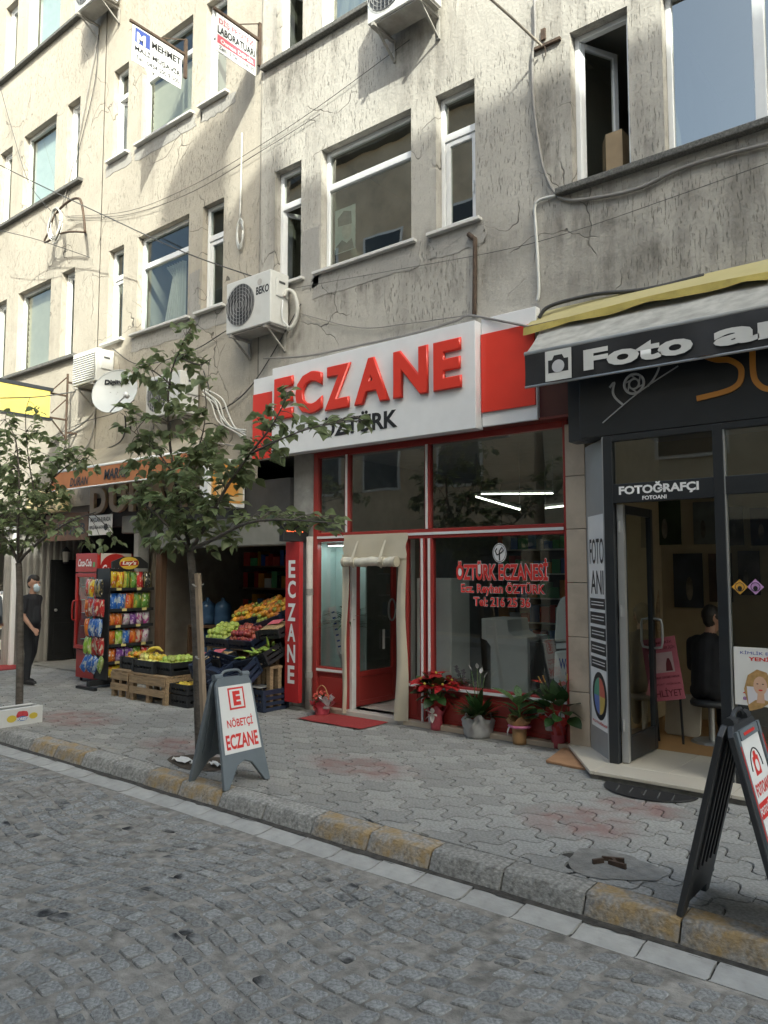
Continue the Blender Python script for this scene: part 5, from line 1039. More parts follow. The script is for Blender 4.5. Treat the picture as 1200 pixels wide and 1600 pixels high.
cb([(412, 560, 6.98), (480, 556, 6.98), (560, 540, 6.98), (650, 520, 6.98), (710, 502, 6.98), (735, 493, 6.98), (790, 503, 6.93), (835, 512, 6.9)], .014, mat('conduit_grey', (0, 0, 0)), 'grey cable snaking along the top edge of the pharmacy sign')
cb([(470, 490), (560, 512), (640, 505), (735, 492)], .006, mat('conduit_grey', (0, 0, 0)), 'thin slack wire between air conditioner and downpipe'); cb([(842, 497, 6.98), (860, 478, 7.0), (930, 460, 7.05), (1010, 452, 7.07), (1100, 430, 7.07)], .020, M_cabled, 'thick black cable arching over the yellow hood')
cb([(470, 475), (395, 600), (340, 640), (325, 600), (318, 580)], .008, M_cabled, 'dark cable from the lettered air conditioner down to the grocery wall'); cb([(176, 545), (220, 570), (300, 548), (355, 516), (440, 470)], .008, M_cabled, 'dark cable linking two air conditioners under the left windows')
for i, (dx, dy) in enumerate(((0, 0), (6, 3), (12, -2), (-5, 5), (3, 8))): cb([(318 + dx * .3, 610 + dy), (335 + dx, 625 + dy), (345 + dx, 650 + dy * 1.5), (362 + dx * .4, 668 + dy * .5), (384, 672 + i * 4, 6.99)], .014 - .001 * i, mat('lagging', (0, 0, 0)) if i % 2 else mat('coil_white', (0, 0, 0)), ('topmost', 'second', 'middle', 'fourth', 'lowest')[i] + ' pale pipe of the bundle entering behind the pharmacy sign', 7.05, 'pipe')
cb([(150, 635, 7.0), (142, 650, 7.0), (120, 668, 7.05), (80, 690, 7.07)], .016, M_cable, 'thick grey cable curving below the louvred air conditioner'); cb([(148, 600, 7.0), (147, 660), (140, 690), (132, 702)], .012, M_cable, 'grey cable dropping from the louvred air conditioner to the awning'); cb([(0, 622, 5.2), (60, 620, 6.2), (118, 612, 6.8)], .010, M_cabled, 'dark wire running across the yellow sign')
cb([(70, 688, 7.0), (130, 660, 6.95), (180, 645, 6.6), (210, 625, 6.4)], .006, M_cabled, 'thin wire from the dish to the left wall'); cb([(195, 650, 6.9), (196, 670), (188, 690), (165, 702)], .012, M_cabled, 'short black cable hanging behind the dish'); cb([(0, 135, 6.9), (18, 200, 6.9), (45, 285, 6.9), (80, 330, 6.86)], .006, M_cabled, 'slack wire hanging down from the upper left corner')
# ================================================================== GROCERY
M_mk = mat('grocery_wall', (.34, .30, .25), .9, .15); M_bb = mat('brown_wood', (.10, .055, .03), .6, .2, stretch=(8, 8, 1))
shell(-10.9, -7.36, 7.3, 11.5, .012, 3.0, M_mk, mat('grocery_floor', (.22, .21, .19), .7, .15))
MB().box(-12.35, -7.36, 7.12, 7.3, 2.5, 3.0).build('shop_lintel', mat('lintel_dark', (.05, .05, .05), .8, .2), bld)
gf = thing('grocery_shopfront', 'shuttered grocery shop front with brown door post behind the fruit', 'shopfront', (-9, 7.2, 0))
MB().box(-10.5, -7.38, 7.1, 7.3, 2.10, 2.5).build('shutter_box', mat('shutter_grey', (.20, .20, .18), .6, .1, dirt=.3), gf, bevel=.02); MB().box(-11.3, -10.52, 7.1, 7.3, 2.37, 2.66).build('shutter_box', mat('shutter_grey', (0, 0, 0)), gf, bevel=.02)
MB().box(-10.46, -10.33, 7.2, 7.32, 0, 2.1).build('door_post', M_bb, gf, bevel=.01); MB().box(-10.93, -10.80, 7.1, 7.3, 0, 2.36).build('white_post', M_pier, gf, bevel=.008)
MB().box(-7.46, -7.37, 7.15, 7.3, 0, 2.1).build('shutter_rail', M_metal, gf)
pw_ = thing('drainpipe', 'white painted drainpipe beside the upright pharmacy sign', 'drainpipe', (-6.97, 7.12, 0)); MB().tube([(-7.0, 7.13, 0), (-7.0, 7.13, 1.0), (-7.0, 7.13, 2.2)], .045, 10).build('pipe', mat('peeling_white', (.5, .49, .46), .7, .15, dirt=.6, dscale=6, dcol=(.2, .19, .17)), pw_, True)
for z in (.4, 1.45): MB().tube([(-7.0, 7.13, z), (-7.0, 7.13, z + .08)], .052, 10).build('collar', M_pier, pw_)
# awning
ga = thing('grocery_awning', 'orange valance awning lettered MARKET over the grocery', 'awning', (-10.2, 6.6, 3.0)); gy = 6.52; gl, gr_ = -12.45, -8.75
M_oc = mat('orange_canvas', (.42, .17, .075), .8, .08, 5, dirt=.25, dscale=5, dcol=(.25, .12, .07), trans=.1); n = 30; vs = []
for j in range(5):
    g = j / 4; vs += [(gl + (gr_ - gl) * i / n + .12 * (1 - g), 7.1 + (gy - 7.1) * g, 3.86 - .44 * g - .03 * math.sin(g * 3.14) + .006 * math.sin(i * 1.7)) for i in range(n + 1)]
MB().add(vs, [(j * (n + 1) + i, (j + 1) * (n + 1) + i, (j + 1) * (n + 1) + i + 1, j * (n + 1) + i + 1) for j in range(4) for i in range(n)]).build('canvas', mat('tan_canvas', (.36, .32, .25), .85, .12, 5, dirt=.4, dscale=4, dcol=(.22, .2, .16), trans=.15), ga, True)
MB().tube([(gl, gy, 3.41), (gr_, gy, 3.41)], .03, 10).build('front_bar', M_white, ga, True); vs = []
for j in range(4):
    g = j / 3; vs += [(gl + (gr_ - gl) * i / 60, gy - .03 + .008 * math.sin(i * 1.3) * g, 3.39 - .29 * g) for i in range(61)]
vl = MB().add(vs, [(j * 61 + i, (j + 1) * 61 + i, (j + 1) * 61 + i + 1, j * 61 + i + 1) for j in range(3) for i in range(60)]).build('valance', M_oc, ga, True)
MB().tube([(gl, gy - .03, 3.095), (gr_, gy - .03, 3.095)], .012, 6).build('hem_bar', M_white, ga)
x0 = onY(166, 745, gy).x; x1 = onY(211, 745, gy).x; text('MARKET', (0, gy - .042, 0), XU, ZU, x0, x1, 3.17, 3.33, M_ink, vl, bold=.03, shear=.2); x0 = onY(113, 755, gy).x; x1 = onY(142, 755, gy).x; text('DURAN', (0, gy - .042, 0), XU, ZU, x0, x1, 3.13, 3.27, M_ink, vl, bold=.02, shear=.25)
# big letters
dl_ = thing('raised_letters', 'big tan raised letters DURAN on the grocery fascia under the awning', 'lettering', onY(190, 800, 7.05)); M_tan = mat('tan_letter', (.38, .29, .19), .6, .1)
for ch, xa, xb in (('D', 139, 165), ('U', 169, 196), ('R', 200, 226), ('A', 229, 258), ('N', 261, 288)):
    a = onY(xa, 796, 7.02); b = onY(xb, 752, 7.02); text(ch, (0, 7.1, 0), XU, ZU, a.x, b.x, 2.72, 3.18, M_tan, dl_, 'letter', bold=.04, depth=.03, off=.01)
nt_ = thing('paper_notice', 'white paper notice with black print hung below the raised letters', 'notice', onY(155, 838, 7.0)); a = onY(138, 837, 7.0); b = onY(175.5, 803, 7.0)
MB().box(a.x, b.x, 7.0, 7.008, a.z, b.z).build('sheet', M_paper, nt_); text('MAÇLAR BURADA', (0, 7.0, 0), XU, ZU, a.x + .06, b.x - .04, b.z - .13, b.z - .04, M_ink, nt_, bold=.02); text('PEKİ SEN NEREDESİN', (0, 7.0, 0), XU, ZU, a.x + .03, b.x - .03, b.z - .23, b.z - .16, M_ink, nt_, bold=.02); text('Digiturk', (0, 7.0, 0), XU, ZU, a.x + .05, b.x - .35, a.z + .09, a.z + .15, M_ink, nt_, shear=.3, bold=0)
MB().prism(ell(b.x - .18, a.z + .13, .06, .06, 8), (0, 6.999, 0), XU, ZU, -YU, .002).build('print_mark', M_ink, nt_)
for u in (.1, .9): MB().tube([(a.x + (b.x - a.x) * u, 7.004, b.z), (a.x + (b.x - a.x) * u, 7.06, 2.75)], .003, 4).build('string', M_cable, nt_)
# alcove at the left: cafe with corrugated wall, black door, name board
shell(-14.75, -10.95, 7.2, 11, .012, 2.9, mat('alcove_wall', (.05, .05, .055), .9, .2), mat('alcove_floor', (.24, .235, .22), .9, .15))
cw = thing('corrugated_wall', 'grey corrugated metal sheet wall behind the walking man', 'wall', (-14.6, 7.5, 0)); vs = []; n = 72
for i in range(n + 1):
    y = 6.75 + 1.55 * i / n; x = -14.60 + .022 * (1 if (i // 3) % 2 else -1); vs += [(x, y, .02), (x, y, 2.55)]
MB().add(vs, [(2 * i, 2 * i + 2, 2 * i + 3, 2 * i + 1) for i in range(n)]).build('sheet', mat('corrugated', (.33, .32, .30), .5, .08, metal=.3, dirt=.35, dscale=3), cw)
bd = thing('black_door', 'black panelled double door beside the corrugated wall', 'door', (-14.5, 8, 0)); dy0 = onX(78, 950, -14.5).y; dy1 = onX(118, 950, -14.5).y
for k in range(2):
    ya_, yb_ = dy0 + (dy1 + .5 - dy0) * k / 2, dy0 + (dy1 + .5 - dy0) * (k + 1) / 2 - .01; o = MB().box(-14.55, -14.50, ya_, yb_, .03, 1.98).build('leaf', mat('door_black', (.012, .013, .014), .5, .2), bd, bevel=.005)
    for z0, z1 in ((.15, .75), (.85, 1.85)): MB().box(-14.50, -14.488, ya_ + .08, yb_ - .08, z0, z1).build('door_panel', mat('door_black', (0, 0, 0)), o, bevel=.006)
MB().ball((-14.46, dy0 + .1, 1.0), .03).build('knob', M_alu, bd)
kb = thing('cafe_board', 'brown cafe name board lettered KEYİF above the corrugated wall', 'sign', onY(105, 850, 7.1)); a = onY(70, 850, 7.05); b = onY(138, 798, 7.05)
MB().box(a.x, b.x, 7.05, 7.09, 2.30, 2.78).build('board', mat('board_brown', (.14, .07, .035), .6, .2), kb); a2 = onY(83, 830, 7.05); b2 = onY(134, 810, 7.05); text('KEYİF B', (0, 7.05, 0), XU, ZU, a2.x, b2.x, 2.40, 2.66, M_ink, kb, bold=.02)
ylb = thing('yellow_light_box', 'cream and yellow rounded light box lettered digiturk behind the left tree', 'sign', onY(75, 790, 6.9)); a = onY(44, 788, 6.9); b = onY(102, 742, 6.9)
MB().box(a.x, b.x, 6.85, 7.02, 2.80, 3.24).build('case', mat('box_yellow', (.62, .50, .26), .4, .15, 1.5), ylb, bevel=.06, seg=4); a2 = onY(60, 785, 6.85); b2 = onY(88, 778, 6.85); text('DİGİTURK', (0, 6.85, 0), XU, ZU, a2.x, b2.x, 2.86, 2.94, M_ink, ylb, bold=.02)
MB().bar((a.x + .3, 6.95, 3.22), (a.x + .3, 7.1, 3.3), .04).bar((b.x - .3, 6.95, 3.22), (b.x - .3, 7.1, 3.3), .04).build('bracket', M_brk, ylb)
wl = thing('wall_lantern', 'small black wall lantern with pale glass above the black door', 'lamp', onX(103, 870, -14.4)); p = onX(103, 870, -14.4)
MB().lathe([(.02, -.14), (.05, -.12), (.06, -.1)], p, 8).lathe([(.085, .10), (.05, .15), (.015, .2)], p, 8).bar(p + Vector((0, 0, .15)), p + Vector((-.12, 0, .15)), .02).build('body', M_dark, wl); MB().lathe([(.055, -.1), (.075, .1)], p, 8).build('glass', mat('lamp_glass', (.5, .5, .47), .2, .05), wl)
# --- drinks fridge
fg = thing('drinks_fridge', 'tall red drinks fridge with glass door outside the grocery', 'fridge', (-11.3, 6.9, 0)); fx0, fx1, fy0, fy1 = -11.76, -11.12, 6.58, 7.2
M_fr = mat('fridge_red', (.36, .022, .02), .3, .05); M_fi = mat('fridge_inside', (.40, .46, .47), .5, .05)
MB().box(fx0, fx1, fy0 + .05, fy1, .06, .50).build('base', M_fr, fg, bevel=.01); MB().box(fx0, fx1, fy1 - .04, fy1, .5, 2.04).box(fx0, fx0 + .03, fy0 + .05, fy1 - .04, .5, 2.04).box(fx1 - .03, fx1, fy0 + .05, fy1 - .04, .5, 2.04).box(fx0 + .03, fx1 - .03, fy0 + .05, fy1 - .04, 1.72, 2.04).build('cabinet', M_fr, fg)
MB().box(fx0, fx1, fy0, fy0 + .05, 1.74, 2.04).build('header', M_fr, fg, bevel=.008); text('Coca-Cola', (0, fy0, 0), XU, ZU, fx0 + .08, fx1 - .16, 1.83, 1.95, M_signwhite, fg, bold=.02, shear=.3); MB().prism([(fx1 - .12, 1.82), (fx1 - .06, 1.82), (fx1 - .06, 1.90), (fx1 - .12, 1.90)], (0, fy0, 0), XU, ZU, -YU, .003).build('display', mat('led_green', (.1, .3, .1), .4, .1), fg)
MB().box(fx0 + .03, fx1 - .03, fy1 - .06, fy1 - .042, .5, 1.72).build('inner_back', M_fi, fg)
fd = MB().box(fx0 + .005, fx0 + .06, fy0, fy0 + .045, .52, 1.72).box(fx1 - .06, fx1 - .005, fy0, fy0 + .045, .52, 1.72).box(fx0 + .06, fx1 - .06, fy0, fy0 + .045, 1.66, 1.72).box(fx0 + .06, fx1 - .06, fy0, fy0 + .045, .52, .58).build('door', M_fr, fg, bevel=.006)
MB().add([(fx0 + .06, fy0 + .02, .58), (fx1 - .06, fy0 + .02, .58), (fx1 - .06, fy0 + .02, 1.66), (fx0 + .06, fy0 + .02, 1.66)], [(0, 1, 2, 3)]).build('pane', M_glass, fd); MB().tube(spline([(fx0 + .03, fy0, 1.28), (fx0 + .03, fy0 - .05, 1.25), (fx0 + .03, fy0 - .05, 1.0), (fx0 + .03, fy0, .97)], 4), .012, 8).build('handle', M_fr, fd, True)
for k in range(5): MB().box(fx0 + .03, fx1 - .03, fy0 + .1, fy1 - .06, .66 + .21 * k, .668 + .21 * k).build('shelf', M_fi, fg)
bc = [mat('bottle_%d' % i, c, .25, .1) for i, c in enumerate(((.35, .03, .03), (.03, .25, .2), (.5, .25, .03), (.03, .1, .35), (.02, .015, .01)))]
for k in range(5):
    for i in range(6): MB().lathe([(.03, 0), (.032, .1), (.012, .15), (.012, .17)], (fx0 + .1 + .08 * i, fy0 + .2, .67 + .21 * k), 8).build('bottle', bc[(i // 2 + k) % 5], fg, True)
sp_ = MB().box(fx1 + .001, fx1 + .006, fy0 + .06, fy1 - .02, 1.5, 2.04).build('side_print', mat('fridge_side', (.50, .48, .44), .4, .05), fg); MB().prism([(6.9 + .27 * math.cos(math.pi * 2 * i / 28), 1.80 + .235 * math.sin(math.pi * 2 * i / 28)) for i in range(28)], (fx1 + .006, 0, 0), YU, ZU, XU, .002).build('disc', M_fr, sp_); text('Coca-Cola', (fx1 + .008, 0, 0), YU, ZU, 6.66, 7.14, 1.70, 1.86, M_signwhite, sp_, bold=.02, shear=.3)
MB().box(fx1 + .001, fx1 + .005, fy0 + .06, fy1 - .02, .08, 1.49).build('side_skin', M_fr, fg)
for x in (fx0 + .06, fx1 - .06): MB().lathe([(.02, 0), (.025, .06)], (x, fy0 + .12, 0), 8).build('foot', M_black, fg)
# --- crisps rack
def bagmat(name, c1, c2):
    m = mat(name, c1, .28, .15, 6); t = m.node_tree; b = t.nodes['Principled BSDF']; src = b.inputs['Base Color'].links[0].from_socket; tc = nd(t, 'ShaderNodeTexCoord'); oi = nd(t, 'ShaderNodeObjectInfo'); ad = nd(t, 'ShaderNodeVectorMath', operation='ADD'); t.links.new(tc.outputs['Object'], ad.inputs[0]); t.links.new(oi.outputs['Random'], ad.inputs[1])
    n1 = nd(t, 'ShaderNodeTexNoise'); n1.inputs['Scale'].default_value = 3.2; n1.inputs['Detail'].default_value = 2; t.links.new(ad.outputs[0], n1.inputs['Vector']); r = nd(t, 'ShaderNodeMapRange'); r.inputs['From Min'].default_value = .52; r.inputs['From Max'].default_value = .55; t.links.new(n1.outputs['Fac'], r.inputs['Value'])
    mx = nd(t, 'ShaderNodeMix', data_type='RGBA'); mx.inputs['B'].default_value = (*c2, 1); t.links.new(r.outputs[0], mx.inputs['Factor']); t.links.new(src, mx.inputs['A'])
    n2 = nd(t, 'ShaderNodeTexNoise'); n2.inputs['Scale'].default_value = 4.5; t.links.new(ad.outputs[0], n2.inputs['Vector']); r2 = nd(t, 'ShaderNodeMapRange'); r2.inputs['From Min'].default_value = .64; r2.inputs['From Max'].default_value = .66; t.links.new(n2.outputs['Fac'], r2.inputs['Value']); mx2 = nd(t, 'ShaderNodeMix', data_type='RGBA'); mx2.inputs['B'].default_value = (.65, .62, .55, 1); t.links.new(r2.outputs[0], mx2.inputs['Factor']); t.links.new(mx.outputs['Result'], mx2.inputs['A'])
    t.links.new(mx2.outputs['Result'], b.inputs['Base Color']); return m
BAG = {'yellow': ((.55, .40, .03), (.45, .12, .02)), 'green': ((.10, .22, .04), (.35, .33, .05)), 'red': ((.42, .03, .03), (.5, .4, .3)), 'blue': ((.03, .12, .42), (.35, .42, .5)), 'orange': ((.55, .17, .03), (.45, .05, .02)), 'purple': ((.16, .05, .25), (.4, .3, .45)), 'black': ((.02, .02, .02), (.25, .2, .08)), 'white': ((.5, .46, .48), (.3, .05, .2)), 'lime': ((.25, .42, .05), (.45, .5, .2))}
BM = {k: bagmat('bag_' + k, *v) for k, v in BAG.items()}; bagme = {}
def bag_mesh(k):
    if k in bagme: return bagme[k]
    mb = MB(); vs = []; nx, nz = 6, 8
    for s in (1, -1):
        for j in range(nz + 1):
            v = j / nz
            for i in range(nx + 1):
                u = i / nx; bu = (math.sin(math.pi * u) ** .6) * (math.sin(math.pi * v) ** .55) if 0 < u < 1 and 0 < v < 1 else 0
                vs.append(((u - .5) * (1 - .08 * bu), s * .28 * bu + .02 * math.sin(7 * u + 5 * v), v - .5 + .01 * math.sin(9 * u)))
    m_ = (nx + 1) * (nz + 1)
    for s in (0, 1):
        for j in range(nz):
            for i in range(nx):
                f = (s * m_ + j * (nx + 1) + i, s * m_ + j * (nx + 1) + i + 1, s * m_ + (j + 1) * (nx + 1) + i + 1, s * m_ + (j + 1) * (nx + 1) + i); mb.add([], [])
                mb.f.append(f if s else f[::-1]); mb.m.append(0)
    mb.v = vs; bagme[k] = mb.mesh('crisp_bag', BM[k], True); return bagme[k]
rk = thing('crisps_rack', 'black wire display rack loaded with crisp bags beside the fridge', 'rack', (-10.7, 6.9, 0)); rx0, rx1, ry0, ry1 = -10.93, -10.56, 6.46, 7.24
MB().box(rx0, rx0 + .03, ry0, ry1, .12, 1.80).build('back', M_black, rk); MB().box(rx0, rx1, ry0, ry0 + .02, .12, 1.80).build('end_panel', M_black, rk)
MB().prism([(ry0 + .05, 1.80), (ry1 - .1, 1.80), (ry1 - .1, 1.88), (ry1 - .25, 1.98), (ry0 + .25, 1.98), (ry0 + .05, 1.90)], (rx1 - .05, 0, 0), YU, ZU, XU, .03).build('header', M_black, rk); hc = (6.80, 1.88)
MB().prism(ell(hc[0], hc[1], .17, .095), (rx1 - .019, 0, 0), YU, ZU, XU, .003).build('logo', mat('logo_yellow', (.6, .42, .05), .4, .05), rk); MB().prism([(hc[0] - .16, hc[1] - .05), (hc[0] + .16, hc[1] - .03), (hc[0] + .15, hc[1] + .045), (hc[0] - .15, hc[1] + .02)], (rx1 - .0155, 0, 0), YU, ZU, XU, .002).build('logo_band', M_fr, rk); text("Lay's", (rx1 - .0135, 0, 0), YU, ZU, hc[0] - .12, hc[0] + .12, hc[1] - .04, hc[1] + .035, M_signwhite, rk, bold=.03, shear=.15)
MB().box(rx0 - .05, rx1 + .08, 6.2, 6.26, 0, .04).box(rx0 - .05, rx1 + .08, 7.2, 7.26, 0, .04).box(-10.78, -10.7, 6.26, 7.2, .04, .12).build('base', M_black, rk)
zs = [onX(210, y, rx1).z for y in (920, 952, 977, 1006, 1032, 1056)]; hs = [.29, .27, .21, .24, .22, .2]
rows = [['yellow', 'yellow', 'green', 'green', 'red', 'black'], ['blue', 'blue', 'orange', 'green', 'green'], ['orange', 'orange', 'white', 'purple', 'white', 'white'], ['orange', 'lime', 'blue', 'orange', 'red', 'white'], ['orange', 'purple', 'purple', 'green', 'red'], ['yellow', 'purple', 'black']]
ordn = ('top', 'second', 'third', 'fourth', 'fifth', 'lowest')
for r, (z, h, cs) in enumerate(zip(zs, hs, rows)):
    MB().box(rx0 + .03, rx1, ry0 + .02, ry1, z - .012, z).build('shelf', M_black, rk); MB().box(rx1, rx1 + .006, ry0 + .02, ry1, z - .025, z + .02).build('shelf_lip', M_black, rk)
    for q in range(2): MB().box(rx1 + .007, rx1 + .01, ry0 + .12 + .35 * q + .1 * (r % 2), ry0 + .20 + .35 * q + .1 * (r % 2), z - .02, z + .02).build('price_tag', mat('price_tag', (.6, .5, .2), .6, .1), rk)
    w_ = (ry1 - ry0 - .06) / len(cs)
    for i, c in enumerate(cs):
        for d in range(2):
            o = link('crisp_bag', bag_mesh(c)); o.location = (rx1 - .07 - .12 * d, ry0 + .04 + w_ * (i + .5) + ru(-.01, .01), z + h * .46); o.scale = (w_ * 1.02, .16, h * ru(.86, .95)); o.rotation_euler = (ru(-.1, .1), ru(-.06, .06), math.pi / 2 + ru(-.15, .15)); tag(o, '%s crisp bag on the %s shelf of the black rack' % (c, ordn[r]), 'crisp bag', 'crisp bags on the rack')
lrows = [['red', 'yellow', 'black', 'black'], ['orange', 'red', 'white', 'red', 'red'], ['orange', 'blue', 'blue', 'blue', 'blue'], ['lime', 'lime', 'red', 'red', 'red'], ['blue', 'blue', 'blue', 'lime']]; lz = [onY(153, y, 6.36).z for y in (919, 950, 981, 1010, 1038)]
for r, (z, cs) in enumerate(zip(lz, lrows)):
    MB().tube([(-11.06, 6.37, z + .12), (-10.55, 6.37, z + .12)], .006, 5).bar((-10.75, 6.37, z + .12), (-10.75, 6.47, z + .12), .012).build('hook_rail', M_black, rk)
    for i, c in enumerate(cs):
        o = link('crisp_bag', bag_mesh(c)); o.location = (-11.0 + .48 * (i + .5) / len(cs), 6.34 + ru(-.02, .02), z + ru(-.01, .01)); o.scale = (.50 / len(cs) * 1.15, .14, .26); o.rotation_euler = (ru(-.15, .15), ru(-.12, .12) + (.5 if r == 4 else 0), ru(-.2, .2)); tag(o, '%s crisp bag hanging on the %s rail at the rack end' % (c, ordn[r] if r < 4 else 'lowest'), 'crisp bag', 'crisp bags hung at the rack end')
# --- crates and fruit
M_navy2 = mat('crate_navy', (.02, .03, .06), .45, .15); M_cblk = mat('crate_black', (.014, .015, .017), .45, .15)
cmesh = {}
def crate_mesh(lx, ly, h, m):
    key = (lx, ly, h, m.name)
    if key in cmesh: return cmesh[key]
    mb = MB().box(-lx / 2, lx / 2, -ly / 2, ly / 2, 0, .012); t_ = .014
    for sx in (-1, 1):
        for sy in (-1, 1): mb.box(sx * lx / 2 - .02, sx * lx / 2 + .02, sy * ly / 2 - .02, sy * ly / 2 + .02, .012, h)
    k = max(2, int(h / .06))
    for i in range(k):
        z0 = h * (i + .12) / k; z1 = h * (i + .72) / k
        if i == k - 1: z1 = h
        for s in (-1, 1): mb.box(-lx / 2 + .02, lx / 2 - .02, s * ly / 2 - t_ / 2, s * ly / 2 + t_ / 2, z0, z1).box(s * lx / 2 - t_ / 2, s * lx / 2 + t_ / 2, -ly / 2 + .02, ly / 2 - .02, z0, z1)
    for i in range(1, 6):
        for s in (-1, 1): mb.box(-lx / 2 + lx * i / 6 - .006, -lx / 2 + lx * i / 6 + .006, s * ly / 2 - .010, s * ly / 2 + .010, .012, h - .01)
    cmesh[key] = mb.mesh('crate', m); return cmesh[key]
def crate(loc, label, m=M_navy2, size=(.5, .34, .2), rot=(0, 0, 0)):
    o = link('crate', crate_mesh(*size, m)); o.location = loc; o.rotation_euler = rot; return tag(o, label, 'crate', 'fruit crates of the grocery')
fm = {}
def fruit(kind, n=9):
    if kind in fm: return fm[kind]
    spec = {'orange': ((.55, .21, .02), .042, .95), 'lemon': ((.55, .42, .05), .036, 1.2), 'green_apple': ((.32, .40, .08), .040, .92), 'red_apple': ((.25, .04, .03), .041, .92), 'pear': ((.50, .46, .14), .042, 1.25), 'mandarin': ((.50, .30, .03), .036, .85), 'green_mandarin': ((.25, .27, .04), .037, .85), 'onion': ((.42, .26, .09), .036, .92)}[kind]
    m = objvar(mat(kind, spec[0], .4, .2, 12, bump=.1, bscale=90), .25, .02); r = spec[1]; P = []
    for i in range(8):
        t_ = math.pi * i / 7; rr = r * math.sin(t_) * (1.0 if kind != 'pear' else (1.05 - .35 * i / 7)); P.append((max(rr, .003), -r * spec[2] * math.cos(t_)))
    if 'apple' in kind: P[-1] = (.004, P[-1][1] - .012)
    fm[kind] = MB().lathe(P, (0, 0, 0), n).mesh(kind, m, True); return fm[kind]
def heap(cr, kinds, size, nx, ny, layers, label, h, slope=0.0):
    M = Matrix.LocRotScale(cr.location, cr.rotation_euler, None); lx, ly = size[:2]
    for l in range(layers):
        for i in range(nx - l):
            for j in range(ny - l):
                k = kinds[int(rnd() * len(kinds))]; u = (i + .5 + l * .5) / nx - .5; v = (j + .5 + l * .5) / ny - .5; p = M @ Vector((u * lx * .94 + ru(-.008, .008), v * ly * .94 + ru(-.008, .008), h + l * .055 + ru(-.01, .01) - .05 * (abs(u) ** 2 + abs(v) ** 2)))
                o = link(k, fruit(k)); o.location = p; q_ = ru(.95, 1.3); o.scale = (q_, q_, q_ * ru(.92, 1.06)); o.rotation_euler = (ru(-1, 1), ru(-1, 1), ru(0, 6)); tag(o, label(k), 'fruit', label(k))
def pallet_table(x0, x1, y0, y1, z, label):
    o = thing('pallet_stand', label, 'pallet', ((x0 + x1) / 2, (y0 + y1) / 2, 0)); n = 5
    for i in range(n):
        a = y0 + (y1 - y0) * i / n; MB().box(x0, x1, a + .008, a + (y1 - y0) / n - .008, z - .022, z).build('deck_board', M_wood, o)
    for x in (x0 + .04, x1 - .04, (x0 + x1) / 2):
        for y in (y0 + .04, y1 - .04): MB().box(x - .035, x + .035, y - .03, y + .03, 0, z - .022).build('leg', M_wood, o)
    for y in (y0, y1): MB().box(x0 + .01, x1 - .01, y - .012, y + .005, z - .13, z - .03).box(x0 + .01, x1 - .01, y - .012, y + .005, .10, .19).build('side_board', M_wood, o)
    for x in (x0, x1): MB().box(x - .012, x + .003, y0 + .01, y1 - .01, z - .13, z - .03).build('end_board', M_wood, o)
    return o
pallet_table(-9.95, -9.50, 6.15, 6.80, .37, 'small wooden pallet stand at the left of the fruit display'); pallet_table(-9.44, -8.62, 6.12, 6.80, .37, 'long wooden pallet stand carrying crates of citrus and bananas')
sz = (.46, .32, .17)
c = crate((-9.68, 6.45, .372), 'black crate heaped with mandarins on the small pallet stand', M_cblk, sz); heap(c, ['mandarin', 'mandarin', 'green_mandarin', 'orange'], sz, 6, 4, 2, lambda k: k.replace('_', ' ') + ' in the leftmost black crate', .15)
c = crate((-9.20, 6.33, .372), 'black crate of bananas and pears on the long pallet stand', M_cblk, sz); heap(c, ['pear', 'lemon'], sz, 5, 4, 2, lambda k: 'yellow ' + k + ' in the middle black crate', .15)
c = crate((-8.80, 6.45, .372), 'black crate of green apples at the right end of the long pallet stand', M_cblk, (.34, .46, .17), (0, 0, 0)); heap(c, ['green_apple'], (.34, .46), 4, 6, 2, lambda k: 'green apple in the right black crate of the pallet stand', .15)
ba = thing('banana_bunch', 'yellow banana bunch lying on the middle black crate', 'bananas', (-9.05, 6.25, .6)); M_ban = mat('banana', (.58, .44, .06), .45, .12, 8)
for k in range(6):
    a = -.5 + k * .18; b0 = Vector((-9.02, 6.34, .665)); d = Vector((-math.cos(a) * .22, -.06 - math.sin(a) * .10, 0)); MB().tube(spline([b0 + d * 0 + Vector((0, k * .004, .0)), b0 + d * .4 + ZU * .045, b0 + d * .8 + ZU * .025, b0 + d * 1.05 - ZU * .025], 3), [.007, .012, .016, .018, .019, .019, .018, .016, .012, .006][:10], 7).build('banana', M_ban, ba, True)
# tiered stand on the right
cr = lambda px, py, y: onY(px, py, y)
ts = thing('tiered_stand', 'stepped timber stand holding the right-hand fruit crates', 'stand', (-8, 7.1, 0))
for (x0, x1, y0, y1, z) in ((-8.85, -7.42, 6.95, 7.55, .72), (-8.85, -7.30, 7.42, 7.8, .95), (-7.99, -7.30, 7.2, 7.41, 1.0), (-8.75, -8.2, 6.62, 6.94, .42), (-7.75, -7.28, 6.72, 6.94, .55)):
    MB().box(x0, x1, y0, y1, z - .03, z).build('tier', M_wood, ts)
    for x in (x0 + .04, x1 - .04):
        for y in (y0 + .04, y1 - .04): MB().box(x - .03, x + .03, y - .03, y + .03, 0, z - .03).build('leg', M_wood, ts)
sz = (.48, .40, .16); tl_ = (-.30, 0, 0)
c = crate((-8.62, 7.15, .76), 'navy crate of green apples on the tiered stand', M_navy2, sz, (.42, 0, 0)); heap(c, ['green_apple'], sz, 6, 5, 2, lambda k: 'green apple in the navy crate of the tiered stand', .16)
c = crate((-8.10, 7.15, .76), 'navy crate of red apples on the tiered stand', M_navy2, sz, (.42, 0, 0)); heap(c, ['red_apple'], sz, 6, 5, 2, lambda k: 'red apple in the navy crate of the tiered stand', .16)
